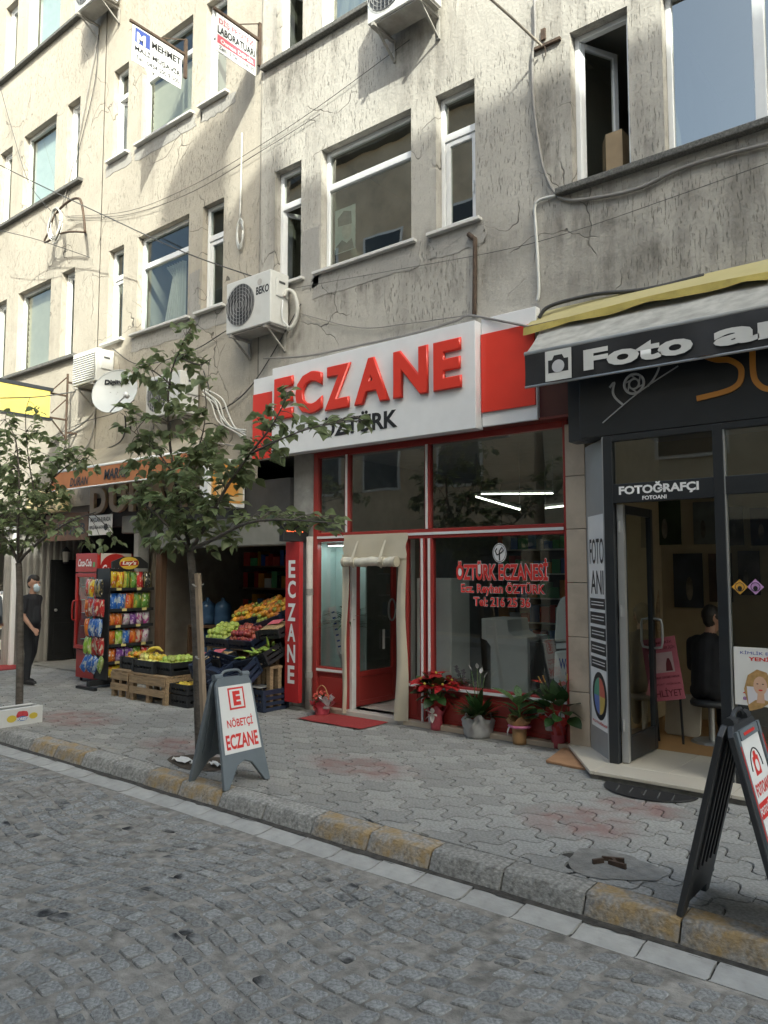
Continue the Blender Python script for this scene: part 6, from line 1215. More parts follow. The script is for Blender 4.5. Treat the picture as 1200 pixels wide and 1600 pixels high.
for x_, z_, lab in ((-8.60, 1.00, 'left'), (-8.12, 1.10, 'middle')):
    c = crate((x_, 7.58, z_), lab + ' navy crate of oranges in the back row of the stand', M_navy2, sz, (.5, -.2, 0)); heap(c, ['orange', 'orange', 'green_mandarin', 'mandarin'], sz, 6, 5, 2, lambda k: k.replace('_', ' ') + ' in the %s crate of the back row' % lab, .17)
c = crate((-7.80, 7.38, 1.06), 'navy crate of oranges on the upper tier', M_navy2, sz, (.5, -.3, 0)); heap(c, ['orange', 'orange', 'green_mandarin'], sz, 6, 5, 2, lambda k: k.replace('_', ' ') + ' in the upper navy crate', .17)
c = crate((-7.42, 7.42, 1.22), 'highest navy crate of oranges and mandarins beside the upright sign', M_navy2, (.40, .40, .16), (.5, -.3, 0)); heap(c, ['orange', 'mandarin', 'green_mandarin', 'green_mandarin'], (.40, .40), 5, 5, 2, lambda k: k.replace('_', ' ') + ' in the highest navy crate', .17)
M_pnt = mat('peanut', (.36, .25, .12), .8, .4, 60, bump=1, bscale=120); M_pb = mat('pink_label', (.55, .12, .15), .6, .3, 25)
def nuts(x, y, z, sx, sy, lab, rot):
    o = crate((x, y, z), lab, M_cblk, (sx, sy, .12), rot); mb = MB(); n = 10; vs = [((i / n - .5) * sx * .94, (j / n - .5) * sy * .94, .12 + .06 * math.sin(math.pi * i / n) * math.sin(math.pi * j / n) + ru(0, .012)) for j in range(n + 1) for i in range(n + 1)]
    p = link('peanut_heap', mb.add(vs, [(j * (n + 1) + i, j * (n + 1) + i + 1, (j + 1) * (n + 1) + i + 1, (j + 1) * (n + 1) + i) for j in range(n) for i in range(n)]).mesh('peanut_heap', M_pnt, True)); p.parent = o; p['kind'] = 'stuff'
    q = link('price_card', MB().obox((.05, -sy * .1, .19), (1, .1, 0), (0, 1, .2), (0, -.2, 1), .2, .12, .004).mesh('price_card', M_pb)); q.parent = o
nuts(-8.62, 6.78, .44, .34, .30, 'shallow black tray of peanuts at the left foot of the stand', (.25, 0, 0)); nuts(-8.32, 6.78, .50, .34, .30, 'shallow black tray of peanuts with a pink price card', (.25, -.1, 0)); nuts(-7.45, 7.02, .92, .40, .34, 'raised tray of peanuts with pink price card next to the upright sign', (.25, -.1, 0))
c = crate((-7.46, 6.82, .56), 'black crate of long green peppers beside the upright sign', M_cblk, (.42, .32, .18), (.35, -.3, 0))
M_pep = mat('green_pepper', (.28, .40, .06), .35, .2, 10); Mx = Matrix.LocRotScale(c.location, c.rotation_euler, None)
for k in range(14):
    a = Mx @ Vector((ru(-.17, .17), ru(-.12, .12), .19)); d = Vector((ru(-1, 1), ru(-.6, .6), ru(-.1, .3))).normalized() * .15; o = MB().tube(spline([a, a + d * .5 + ZU * .01, a + d], 3), [.016, .018, .017, .015, .011, .007, .003], 7).build('green_pepper', M_pep, None, True); tag(o, 'long green pepper in the black crate by the upright sign', 'pepper', 'long green peppers in the crate')
crate((-8.05, 6.52, .40), 'empty navy crate tilted forward, left of the pair', M_navy2, (.52, .36, .22), (.45, .12, .1)); c2 = crate((-7.58, 6.48, .34), 'navy crate tilted forward holding a few onions', M_navy2, (.52, .36, .22), (.45, -.25, .15))
heap(c2, ['onion'], (.3, .15), 4, 2, 1, lambda k: 'golden onion in the tilted navy crate', .06)
crate((-7.52, 6.80, 0.0), 'deep navy crate on the ground below the peppers', M_navy2, (.52, .40, .27)); crate((-7.95, 6.65, .0), 'navy crate standing under the tilted crates', M_navy2, (.50, .36, .26)); crate((-8.42, 6.35, .0), 'empty black crate on the ground under the small lemon crate', M_cblk, (.36, .3, .15))
c = crate((-8.42, 6.35, .16), 'small black crate of lemons stacked near the tree trunk', M_cblk, (.36, .3, .13)); heap(c, ['lemon', 'mandarin'], (.36, .3), 4, 4, 1, lambda k: k + ' in the small low crate near the trunk', .1)
pp = thing('paper_sheet', 'crumpled white paper on the navy crate by the upright sign', 'paper', (-7.5, 6.8, .28)); MB().add([(-7.72, 6.66, .275), (-7.4, 6.66, .28), (-7.38, 6.9, .285), (-7.7, 6.92, .276)], [(0, 1, 2, 3)]).build('sheet', M_paper, pp)
# water jugs and bottles inside
M_jug = mat('jug_blue', (.08, .16, .30), .15, .15, trans=.3)
for k, (x, y, z) in enumerate([(-10.15, 7.9, .45), (-9.82, 7.95, .45), (-9.5, 7.95, .45), (-10.1, 7.95, .90), (-9.78, 8.0, .90), (-9.1, 8.4, .45), (-8.8, 8.4, .45), (-9.1, 8.4, .9)]):
    o = tag(MB().lathe([(.12, 0), (.135, .02), (.135, .12), (.125, .15), (.135, .18), (.135, .28), (.11, .34), (.03, .39), (.03, .43)], (x, y, z), 14).build('water_jug', M_jug, None, True), 'blue water jug on the %s row inside the grocery' % ('upper' if z > .6 else 'lower'), 'water jug', 'water jugs inside the grocery')
jr = thing('jug_rack', 'dark rack carrying the water jugs and bottles in the grocery', 'rack', (-9.6, 8, 0)); MB().box(-10.35, -8.6, 7.7, 8.6, .40, .445).build('shelf', M_bb, jr); MB().box(-10.35, -8.6, 7.75, 8.6, .86, .895).build('shelf', M_bb, jr)
for a, b, c, d in ((-10.35, -10.3, 0, .4), (-8.65, -8.6, 0, .4), (-10.35, -10.31, .445, .86), (-8.64, -8.6, .445, .86)): MB().box(a, b, 7.75, 8.6, c, d).build('side', M_bb, jr)
for k in range(9): tag(MB().lathe([(.035, 0), (.038, .03), (.038, .16), (.014, .24), (.014, .28)], (-10.22 + .11 * k, 7.72, .02), 9).build('juice_bottle', bc[2 if k % 3 else 4], None, True), 'juice bottle in the row on the grocery floor', 'bottle', 'juice bottles on the grocery floor')
gs = thing('grocery_shelves', 'dark back shelves of the grocery stacked with packets', 'shelves', (-9, 9.3, 0))
for k in range(6):
    MB().box(-10.7, -7.6, 9.1, 9.4, .3 + .38 * k, .33 + .38 * k).build('shelf', M_bb, gs); x = -10.6
    while x < -7.7:
        w_ = ru(.08, .2); MB().box(x, x + w_ * .9, 9.12, 9.33, .331 + .38 * k, .331 + .38 * k + ru(.12, .3)).build('packet', random.choice(bc + cols), gs); x += w_
# ================================================================== STREET THINGS
M_agrey = mat('aframe_grey', (.14, .165, .185), .5, .08, 6, dirt=.2, dscale=5, dcol=(.25, .25, .24)); M_ablk = mat('aframe_black', (.035, .037, .04), .45, .12, dirt=.15, dcol=(.12, .12, .12))
def aframe(xl, xr, y0, y1, h, name, label, m, arch=True):
    o = thing(name, label, 'sandwich board', ((xl + xr) / 2, (y0 + y1) / 2, 0)); xm = (xl + xr) / 2; w_ = y1 - y0; out = []
    for s, xf in ((-1, xl), (1, xr)):
        top = Vector((xm + s * .03, y0, h)); bot = Vector((xf, y0, 0)); V = (top - bot); L = V.length; V.normalize(); N = Vector((V.z, 0, -V.x)) * s
        if arch: poly = [(0, 0), (.05, 0), (.12, .10), (.17, .17), (w_ / 2, .20), (w_ - .17, .17), (w_ - .12, .10), (w_ - .05, 0), (w_, 0), (w_ - .015, .2), (w_ - .05, L - .06), (w_ - .08, L), (.08, L), (.05, L - .06), (.015, .2)]
        else: poly = [(0, 0), (.06, 0), (.09, .06), (w_ - .09, .06), (w_ - .06, 0), (w_, 0), (w_, L - .05), (w_ - .04, L), (.04, L), (0, L - .05)]
        p = MB().prism(poly, bot, YU, V, -N, .032).build('leaf', m, o, bevel=.006)
        out.append((p, bot, V, N, L))
        # hollow ribs on the inside
        for k in range(5): MB().prism([(.08 + k * (w_ - .18) / 4, .24), (.10 + k * (w_ - .18) / 4, .24), (.10 + k * (w_ - .18) / 4, L - .08), (.08 + k * (w_ - .18) / 4, L - .08)], bot - N * .032, YU, V, -N, .010).build('rib', m, p)
    for y in (y0 + .10, y1 - .10): MB().tube([(xm, y - .04, h + .005), (xm, y + .04, h + .005)], .028, 10).build('hinge', m, o)
    MB().tube(spline([(xm, y0 + .14, h + .02), (xm, y0 + .18, h + .05), (xm, y1 - .18, h + .05), (xm, y1 - .14, h + .02)], 4), .012, 6).build('carry_handle', m, o)
    return o, out
sb, out = aframe(-5.42, -4.94, 4.09, 4.58, .86, 'sandwich_board', 'grey sandwich board reading NÖBETÇİ ECZANE near the kerb', M_agrey); p, B, V, N, L = out[1]; w_ = .49
MB().prism([(.05, .27), (w_ - .05, .27), (w_ - .07, L - .07), (.07, L - .07)], B, YU, V, N, .003).build('white_sheet', M_paper, p); O = B + N * .003
MB().prism([(.16, L - .27), (.33, L - .27), (.33, L - .09), (.16, L - .09)], O, YU, V, N, .001).build('emblem_square', M_vr, p); MB().prism([(.175, L - .255), (.315, L - .255), (.315, L - .105), (.175, L - .105)], O + N * .0012, YU, V, N, .001).build('emblem_field', M_paper, p)
text('E', O + N * .0022, YU, V, .205, .285, L - .24, L - .12, M_vr, p, bold=.06, off=.001); text('NÖBETÇİ', O, YU, V, .11, .385, .46, .56, M_vr, p, bold=.02, off=.001); text('ECZANE', O, YU, V, .075, .415, .30, .42, M_vr, p, bold=.03, off=.001)
bb2, out = aframe(-1.40, -.86, 4.10, 4.56, .98, 'sandwich_board', 'black sandwich board of the photo studio at the right edge', M_ablk, False); p, B, V, N, L = out[1]; w_ = .46
for (a, b, c, d) in ((.0, .055, .1, L - .03), (w_ - .055, w_, .1, L - .03), (.055, w_ - .055, L - .08, L - .03), (.055, w_ - .055, .1, .15)): MB().prism([(a + .01, c), (b - .01 if a < .1 or b > .4 else b, c), (b - .01 if a < .1 or b > .4 else b, d), (a + .01, d)], B, YU, V, N, .014).build('snap_frame', M_agrey, p)
for (a, b, c, d) in ((.012, .022, .15, L - .1), (w_ - .022, w_ - .012, .15, L - .1), (.12, .32, L - .062, L - .048)): MB().prism([(a, c), (b, c), (b, d), (a, d)], B + N * .0145, YU, V, N, .002).build('red_tape', M_vr, p)
MB().prism([(.055, .15), (w_ - .055, .15), (w_ - .055, L - .08), (.055, L - .08)], B, YU, V, N, .004).build('poster', M_paper, p); O = B + N * .0045
ring = [O + YU * (.23 + .10 * math.cos(a)) + V * (L - .24 + .10 * math.sin(a)) for a in [math.pi * i / 16 for i in range(17)]]; MB().tube(ring, .004, 5).build('arch_print', M_ink, p)
MB().prism([(.18, L - .27), (.28, L - .27), (.28, L - .18), (.255, L - .18), (.25, L - .155), (.21, L - .155), (.205, L - .18), (.18, L - .18)], O, YU, V, N, .001).build('camera_print', M_vr, p); MB().prism([(.23 + .03 * math.cos(i * .5236), L - .225 + .03 * math.sin(i * .5236)) for i in range(12)], O + N * .0012, YU, V, N, .001).build('camera_print', M_paper, p)
text('FOTOANI', O, YU, V, .10, .36, L - .36, L - .30, M_vr, p, bold=.03, off=.001); MB().prism([(.055, L - .46), (w_ - .055, L - .46), (w_ - .055, L - .385), (.055, L - .385)], O, YU, V, N, .001).build('red_band', M_vr, p); text('FOTOĞRAFÇI', O + N * .0012, YU, V, .07, w_ - .07, L - .45, L - .395, M_paper, p, bold=.03, off=.001)
for k, (u, v, ru_, rv) in enumerate(((.20, .42, .10, .07), (.32, .36, .07, .10), (.14, .33, .05, .09), (.27, .24, .12, .04))): MB().prism([(u + ru_ * math.cos(i * .5236) * (1 + .2 * math.sin(3 * i)), v + rv * math.sin(i * .5236)) for i in range(12)], O + N * .0002 * k, YU, V, N, .001).build('portrait_print', M_ink if k != 3 else mat('print_grey', (.25, .24, .25), .6, .2), p)
# fruit box by the left tree
wbx = thing('fruit_box', 'white cardboard fruit box with a printed fruit picture at the left kerb', 'box', (-9.1, 4.35, 0)); M_card = mat('white_card', (.60, .60, .58), .75, .05, 4, dirt=.2, dscale=8, dcol=(.42, .4, .36)); x1 = -8.84; x0 = -9.12; y0, y1 = 4.05, 4.59
for a in ((x0, x1, y0, y1, .0, .008), (x1 - .008, x1, y0, y1, .008, .19), (x0, x0 + .008, y0, y1, .008, .19), (x0 + .008, x1 - .008, y0, y0 + .008, .008, .19), (x0 + .008, x1 - .008, y1 - .008, y1, .008, .19)): MB().box(*a).build('side', M_card, wbx)
MB().box(x0 + .008, x0 + .07, y0 + .008, y1 - .008, .182, .19).box(x1 - .07, x1 - .008, y0 + .008, y1 - .008, .182, .19).build('flap', M_card, wbx)
yc = onX(35, 1112, x1).y; O = (x1, 0, 0)
for k, (dy, dz, a, b, c) in enumerate(((-.12, .085, .055, .04, (.55, .42, .05)), (.13, .09, .05, .035, (.55, .42, .05)), (0, .11, .07, .05, (.45, .03, .04)), (-.03, .135, .03, .025, (.5, .05, .06)), (.035, .13, .028, .024, (.5, .05, .06)), (0, .075, .065, .028, (.06, .13, .35)))): MB().prism([(yc + dy + a * math.cos(i * .3927), dz + b * math.sin(i * .3927)) for i in range(16)], (x1 + .0008 * k, 0, 0), YU, ZU, XU, .001).build('print', mat('boxprint%d' % k, c, .6, .1), wbx)
text('FOREST', (x1 + .006, 0, 0), YU, ZU, yc - .065, yc + .065, .055, .09, M_signwhite, wbx, bold=.05, off=.001)
# tree pit with rubbish
tp = onZ(312, 1192); pit = thing('tree_pit', 'ragged earth tree pit with litter behind the grey sandwich board', 'tree pit', tp); P = []; n = 20
for k in range(n):
    a = 2 * math.pi * k / n; q = ru(.85, 1.15); P.append((tp.x + .40 * q * math.cos(a), tp.y + .22 * q * math.sin(a), .004))
MB().add(P + [(tp.x, tp.y, .018)], [(k, (k + 1) % n, n) for k in range(n)]).build('soil', mat('soil', (.07, .055, .04), .95, .4, 20, bump=1, bscale=40), pit, True)
for k, (dx, dy, s) in enumerate(((-.12, -.10, .10), (.1, -.12, .06), (.25, -.02, .07))):
    mb = MB(); vs = [(tp.x + dx + (i / 5 - .5) * s * 2, tp.y + dy + (j / 5 - .5) * s, .02 + ru(0, .03)) for j in range(6) for i in range(6)]; mb.add(vs, [(j * 6 + i, j * 6 + i + 1, (j + 1) * 6 + i + 1, (j + 1) * 6 + i) for j in range(5) for i in range(5)]).build('litter', M_paper, pit)
# -------------------------------------------------- pot plants along the shopfront
def leafmesh(name, m, l=1.0, w_=.4, fold=.12, droop=.25, n=5, tip=1.0):
    vs = []; fs = []
    for i in range(n + 1):
        t_ = i / n; hw = w_ / 2 * math.sin(math.pi * min(t_ ** .8, 1)) ** .8 if 0 < i < n else 0.001; z = -droop * t_ * t_; vs += [(-hw, t_ * l, z + fold * hw), (0, t_ * l, z), (hw, t_ * l, z + fold * hw)]
    for i in range(n): a = i * 3; fs += [(a, a + 1, a + 4, a + 3), (a + 1, a + 2, a + 5, a + 4)]
    return MB().add(vs, fs).mesh(name, m, True)
M_lg = objvar(mat('leaf_glossy', (.035, .075, .022), .35, .25, 5, trans=.2), .3, .015); M_lvar = mat('leaf_variegated', (.10, .17, .06), .35, .7, 14, trans=.2); M_lred = objvar(mat('bract_red', (.42, .02, .025), .5, .15, 5, trans=.25), .2); M_lwh = mat('flower_white', (.6, .58, .55), .5, .1, trans=.2); M_stem = mat('green_stem', (.08, .14, .04), .5, .2)
def put(me, name, parent, p, d, s, roll=0.0, world=False):
    o = link(name, me); q = Vector(d).normalized().to_track_quat('Y', 'Z'); o.location = p; o.rotation_euler = (q.to_matrix() @ Matrix.Rotation(roll, 3, 'Y')).to_euler(); o.scale = (s, s, s)
    if parent: par(o, parent)
    return o
def wrap(parent, c, r, h, m, flare=1.5, name='wrapper', amp=.12, n=28):
    mb = MB(); vs = []; fs = []; K = 7
    for j in range(K + 1):
        t_ = j / K; rr = r * (.85 + .15 * t_ + (flare - 1) * max(0, t_ - .55) ** 1.6 * 3)
        for i in range(n): a = 2 * math.pi * i / n; q = 1 + amp * math.sin(7 * a + 1.3 * j) * t_ + .05 * math.sin(13 * a); vs.append((c[0] + rr * q * math.cos(a), c[1] + rr * q * math.sin(a), c[2] + h * t_ + .03 * t_ * math.sin(5 * a)))
    for j in range(K):
        for i in range(n): fs.append((j * n + i, j * n + (i + 1) % n, (j + 1) * n + (i + 1) % n, (j + 1) * n + i))
    fs.append(tuple(range(n - 1, -1, -1))); return mb.add(vs, fs).build(name, m, parent, True)
LG = leafmesh('leaf', M_lg, 1, .42); LGw = leafmesh('leaf', M_lg, 1, .65); LGn = leafmesh('leaf', M_lg, 1, .24, .1, .35); LR = leafmesh('bract', M_lred, 1, .42, .1, .15); LV = leafmesh('leaf', M_lvar, 1, .42, .1, .35); LW = leafmesh('spathe', M_lwh, 1, .5, .3, .1); LH = leafmesh('spathe', mat('anthurium_red', (.5, .04, .03), .25, .1), 1, .8, .1, .1)
M_wr = mat('pink_foil', (.42, .07, .10), .3, .2, 14, bump=.5, bscale=25); M_ww = mat('white_tissue', (.55, .55, .56), .6, .1, trans=.35); M_wk = mat('kraft_paper', (.40, .24, .11), .7, .12, 10, bump=.3, bscale=20); M_wred = mat('red_tulle', (.5, .05, .05), .5, .15, 12, trans=.4); M_bow = mat('silver_ribbon', (.55, .55, .56), .25, .1, metal=.4)
def plant(px, py, label, y=None):
    p = onZ(px, py, .003)
    if y: p = onY(px, py, y); p.z = 0.003
    return thing('potted_plant', label, 'potted plant', p), p
def ballpts(n, c, r, up=.2):
    out = []
    for i in range(n):
        a = i * 2.399; z = up + (1 - up) * (i + .5) / n; rr = math.sqrt(max(0, 1 - z * z)); out.append(Vector((rr * math.cos(a), rr * math.sin(a), z)))
    return out
t_, p = plant(682, 1140, 'red poinsettia in a pink foil wrapped pot with silver bow'); c = p
wrap(t_, c, .065, .22, M_wr, 1.5); wrap(t_, c + ZU * .16, .06, .12, M_wred, 2.6, 'tulle', .25)
for d in ballpts(30, c, 1, -.3): put(LGw, 'leaf', t_, c + ZU * .34 + d * .10 + Vector((ru(-.03, .03), ru(-.03, .03), 0)), d + ZU * -.15, ru(.13, .18), ru(-.5, .5))
for k in range(11):
    a = k * .63; hc = c + Vector((.16 * math.cos(a) * (k > 0), .14 * math.sin(a) * (k > 0), .47 + .05 * (k == 0) + ru(-.06, .03)))
    MB().tube([c + ZU * .22, hc], .006, 5).build('stem', M_stem, t_)
    for q in range(9): b = q * .7 + k; put(LR, 'bract', t_, hc, (math.cos(b), math.sin(b), ru(-.25, .35)), ru(.11, .17), ru(-.3, .3))
    MB().ball(hc + ZU * .01, .015, n=6, m=4).build('flower_bud', mat('bud_yellow', (.45, .35, .05), .6, .1), t_)
for k in range(5): a = k * 1.256; put(LW, 'bow_loop', t_, c + Vector((.03, -.11, .17)), (math.cos(a), -.5, math.sin(a)), .09).data.materials[0]
t_, p = plant(748, 1150, 'white peace lily in a white tissue wrapped pot'); c = p; wrap(t_, c, .16, .20, M_ww, .8, amp=.22)
for d in ballpts(40, c, 1, .1): put(LGn, 'leaf', t_, c + ZU * .16 + d * .05, d + ZU * .35, ru(.20, .31), ru(-.4, .4))
for k in range(4): a = k * 1.7; hp = c + Vector((.07 * math.cos(a), .06 * math.sin(a), .56 + .03 * k)); MB().tube([c + ZU * .18, hp], .004, 5).build('stem', M_stem, t_); put(LW, 'spathe', t_, hp, (math.cos(a) * .5, math.sin(a) * .5, 1), .07)
t_, p = plant(812, 1162, 'variegated dumb cane in brown kraft paper with pink ribbon'); c = p; wrap(t_, c, .075, .25, M_wk, 1.7, amp=.18); MB().tube([c + Vector((.1 * math.cos(a), .1 * math.sin(a), .17)) for a in [i * .524 for i in range(13)]], .014, 6).build('ribbon', mat('pink_ribbon', (.55, .16, .32), .4, .1), t_); put(LW, 'ribbon_tail', t_, c + Vector((-.04, -.11, .18)), (-.3, -.3, -1), .1).data
for k in range(15): a = k * 2.4; d = Vector((math.cos(a), math.sin(a), .5 + .05 * k)); put(LV, 'leaf', t_, c + ZU * (.22 + .012 * k) + d * .03, d, ru(.20, .28), ru(-.3, .3))
MB().tube([c + ZU * .1, c + ZU * .46], .014, 6).build('stem', M_stem, t_)
t_, p = plant(873, 1168, 'red anthurium in a red tulle wrapped pot by the pillar'); c = p; wrap(t_, c, .07, .22, M_wr, 1.2); wrap(t_, c + ZU * .12, .08, .16, M_wred, 2.6, 'tulle', .25); wrap(t_, c + Vector((-.06, -.02, .15)), .06, .15, M_ww, 2.2, 'tulle', .3)
for d in ballpts(44, c, 1, -.05): put(LGw, 'leaf', t_, c + ZU * .28 + d * ru(.1, .2), d + ZU * ru(-.3, .2), ru(.12, .19), ru(-.6, .6))
for k in range(5): a = k * 1.3 + .4; hp = c + Vector((.17 * math.cos(a), .12 * math.sin(a), .50 + .03 * k)); MB().tube([c + ZU * .2, hp], .004, 5).build('stem', M_stem, t_); put(LH, 'spathe', t_, hp, (math.cos(a), math.sin(a) - .4, .3), .10); MB().tube([hp, hp + Vector((.02 * math.cos(a), -.03, .06))], .006, 5).build('spadix', mat('spadix', (.5, .35, .1), .5, .1), t_)
t_, p = plant(503, 1104, 'small flower basket in pink wrap left of the door mat', 6.98); c = p; wrap(t_, c, .10, .15, M_wr, 1.6); MB().tube([c + Vector((.11 * math.cos(a), 0, .13 + .22 * math.sin(a))) for a in [math.pi * i / 12 for i in range(13)]], .006, 6).build('basket_handle', M_wk, t_)
for d in ballpts(30, c, 1, .1): put(LG, 'leaf', t_, c + ZU * .15 + d * .06, d, ru(.06, .09), ru(-.5, .5))
M_sm = objvar(mat('flower_coral', (.5, .07, .05), .6, .2), .3)
fl = MB().ball((0, 0, 0), .018, n=7, m=4).mesh('flower', M_sm, True)
for d in ballpts(26, c, 1, .2): o = link('flower', fl); o.location = c + ZU * .17 + d * ru(.09, .12); par(o, t_)
for k in range(6): a = k * 1.05; put(LR, 'bow_loop', t_, c + Vector((-.02, -.12, .13)), (math.cos(a), -.4, math.sin(a)), .08)
wrap(t_, c + Vector((.09, -.02, .08)), .05, .14, M_ww, 1.8, 'tulle', .3)
for o_, k_ in zip([q for q in bpy.data.objects if q.name.startswith('potted_plant')], (1.12, 1.1, 1.05, 1.1, 1.0)): o_.scale = (k_, k_, k_)
# orchid behind the pane, dracaena with banner
t_ = thing('orchid', 'pale lilac orchid inside the pharmacy window behind the poinsettia', 'orchid', onY(720, 1065, 7.5)); c = onY(722, 1070, 7.5); M_orc = objvar(mat('orchid_petal', (.36, .30, .36), .6, .25, trans=.2), .2); PE = leafmesh('petal', M_orc, 1, .8, .1, .1)
MB().lathe([(.06, -.25), (.08, 0)], c - ZU * .0, 12).build('pot', M_cwhite, t_)
for (px, py) in ((713, 1044), (724, 1050), (725, 1061), (742, 1068), (716, 1052)):
    hp = onY(px, py, 7.45); MB().tube(spline([c, (c + hp) / 2 + ZU * .05, hp], 4), .004, 5).build('stem', M_stem, t_)
    for q in range(5): b = q * 1.2566; put(PE, 'petal', t_, hp, (math.cos(b), -.3, math.sin(b)), .045)
for k in range(5): a = k * 1.25; put(LGw, 'leaf', t_, c, (math.cos(a), math.sin(a), .4), .16)
MB().box(c.x - .15, c.x + .15, c.y - .12, c.y + .12, .06, c.z - .25).build('pedestal', M_cwhite, t_)
t_ = thing('dracaena', 'spiky dracaena with a white congratulation ribbon in the left pharmacy window', 'potted plant', (-6.6, 7.6, .45)); c = Vector((-6.60, 7.44, .45)); MB().tube([c, c + ZU * .75], .03, 8).build('trunk', M_stem, t_); wrap(t_, c, .10, .26, M_ww, 1.3)
LN = leafmesh('leaf', M_lg, 1, .07, .2, .45)
for k in range(46): a = k * 2.4; z = .2 + .8 * rnd(); put(LN, 'leaf', t_, c + ZU * (.55 + .2 * rnd()), (math.cos(a), math.sin(a), z), ru(.32, .48))
a = onY(519, 948, 7.36); b = onY(533, 1022, 7.36); MB().obox((a + b) / 2, (b - a), Vector((1, 0, .25)), YU, (b - a).length, .12, .004).build('ribbon', M_cwhite, t_)
for q in range(7): f = .12 + .12 * q; pq = a.lerp(b, f) - YU * .004; MB().obox(pq, (b - a), Vector((1, 0, .25)), YU, .02, .05, .002).build('ribbon_print', mat('ink_blue', (0, 0, 0)), t_)
# ================================================================== TREES
M_bark = mat('bark', (.085, .072, .06), .9, .3, 14, bump=.8, bscale=40, dirt=.5, dscale=8, dcol=(.17, .16, .14), stretch=(1, 1, 2.5))
def leaf_mat(name, c): return objvar(mat(name, c, .42, .25, 6, trans=.45), .3, .02)
M_tl = leaf_mat('cherry_leaf', (.21, .255, .125))
def cleaf(m):
    vs = []; fs = []; n = 5; W_ = (0.01, .26, .36, .30, .14, .0)
    for i in range(n + 1):
        t_ = i / n; hw = W_[i]; z = -.22 * t_ * t_; vs += [(-hw, t_, z + .35 * hw), (0, t_, z), (hw, t_, z + .35 * hw)]
    for i in range(n): a = i * 3; fs += [(a, a + 1, a + 4, a + 3), (a + 1, a + 2, a + 5, a + 4)]
    return vs, fs
def make_tree(base, label, trunk, limbs, clumps, Y0, nind, dens, lsize, spread):
    """trunk: px polyline with depth; limbs: list of px polylines; clumps: (px, py, r px, leaves)"""
    o = thing('street_tree', label, 'tree', base)
    P = spline([base] + [onY(x, y, Y0 + d) for x, y, d in trunk], 6); R = [.046 - .010 * i / len(P) for i in range(len(P))]; R[0] = .058
    tr = MB().tube(P, R, 12).build('trunk', M_bark, o, True); nodes = [P[-1], P[-2]]; fork = P[-1]
    for li, L in enumerate(limbs):
        Q = spline([onY(x, y, Y0 + d) for x, y, d in L], 5); r0 = .021 if li < 4 else .011; MB().tube([fork if (Q[0] - fork).length < .25 else Q[0]] + Q[1:], [max(.004, r0 * (1 - .85 * i / len(Q))) for i in range(len(Q))], 7).build('limb', M_bark, o, True); nodes += Q
    leaves = []; tw = MB()
    for (x, y, r, n, *dd) in clumps:
        cpos = onY(x, y, Y0 + (dd[0] if dd else 0)); rm_ = r * (cpos - Vector((0, 0, CAMZ))).length / FPX
        n = int(n * 1.6); ntw = max(3, int(n / 6))
        for q in range(ntw):
            d = Vector((ru(-1, 1), ru(-1, 1), ru(-.8, .9)));
            if d.length > 1: d.normalize()
            e = cpos + Vector((d.x * rm_, d.y * min(rm_ * 1.1, spread), d.z * rm_ * .9)); s = min(nodes, key=lambda m_: (m_ - e).length); mid = (s + e) / 2 + Vector((0, 0, .04)); TW = spline([s, mid, e], 3); tw.tube(TW, [.004, .004, .003, .003, .003, .002, .002][:len(TW)], 4)
            dirv = (e - s).normalized()
            for k in range(max(1, round(n / ntw))):
                f = ru(.6, 1.1); p = TW[min(int(f * (len(TW) - 1)), len(TW) - 1)].lerp(TW[-1], ru(0, .9) if f < 1 else 1)
                a = ru(0, 6.28); dv = (dirv * .6 + Vector((math.cos(a), math.sin(a), ru(-.75, .15)))).normalized(); leaves.append((p + Vector((ru(-.045, .045), ru(-.045, .045), ru(-.045, .045))), dv, lsize * ru(.7, 1.25), ru(-.7, .7)))
    tw.build('twigs', M_bark, o, True)['kind'] = 'stuff'
    leaves.sort(key=lambda l: l[0].y)
    vs, fs = cleaf(None); me = MB().add(vs, fs).mesh('leaf', M_tl, True)
    for l in leaves[:nind]: put(me, 'leaf', o, *l)
    rest = MB(); 
    for (p, d, s, roll) in leaves[nind:]:
        q = (d.to_track_quat('Y', 'Z').to_matrix() @ Matrix.Rotation(roll, 3, 'Y')); rest.add([p + q @ (Vector(v) * s) for v in vs], fs)
    fo = rest.build('foliage', mat('cherry_leaf_mass', (.21, .255, .125), .4, .5, 9, trans=.55), o, True); fo['kind'] = 'stuff'; return o
B1 = onZ(313, 1186)
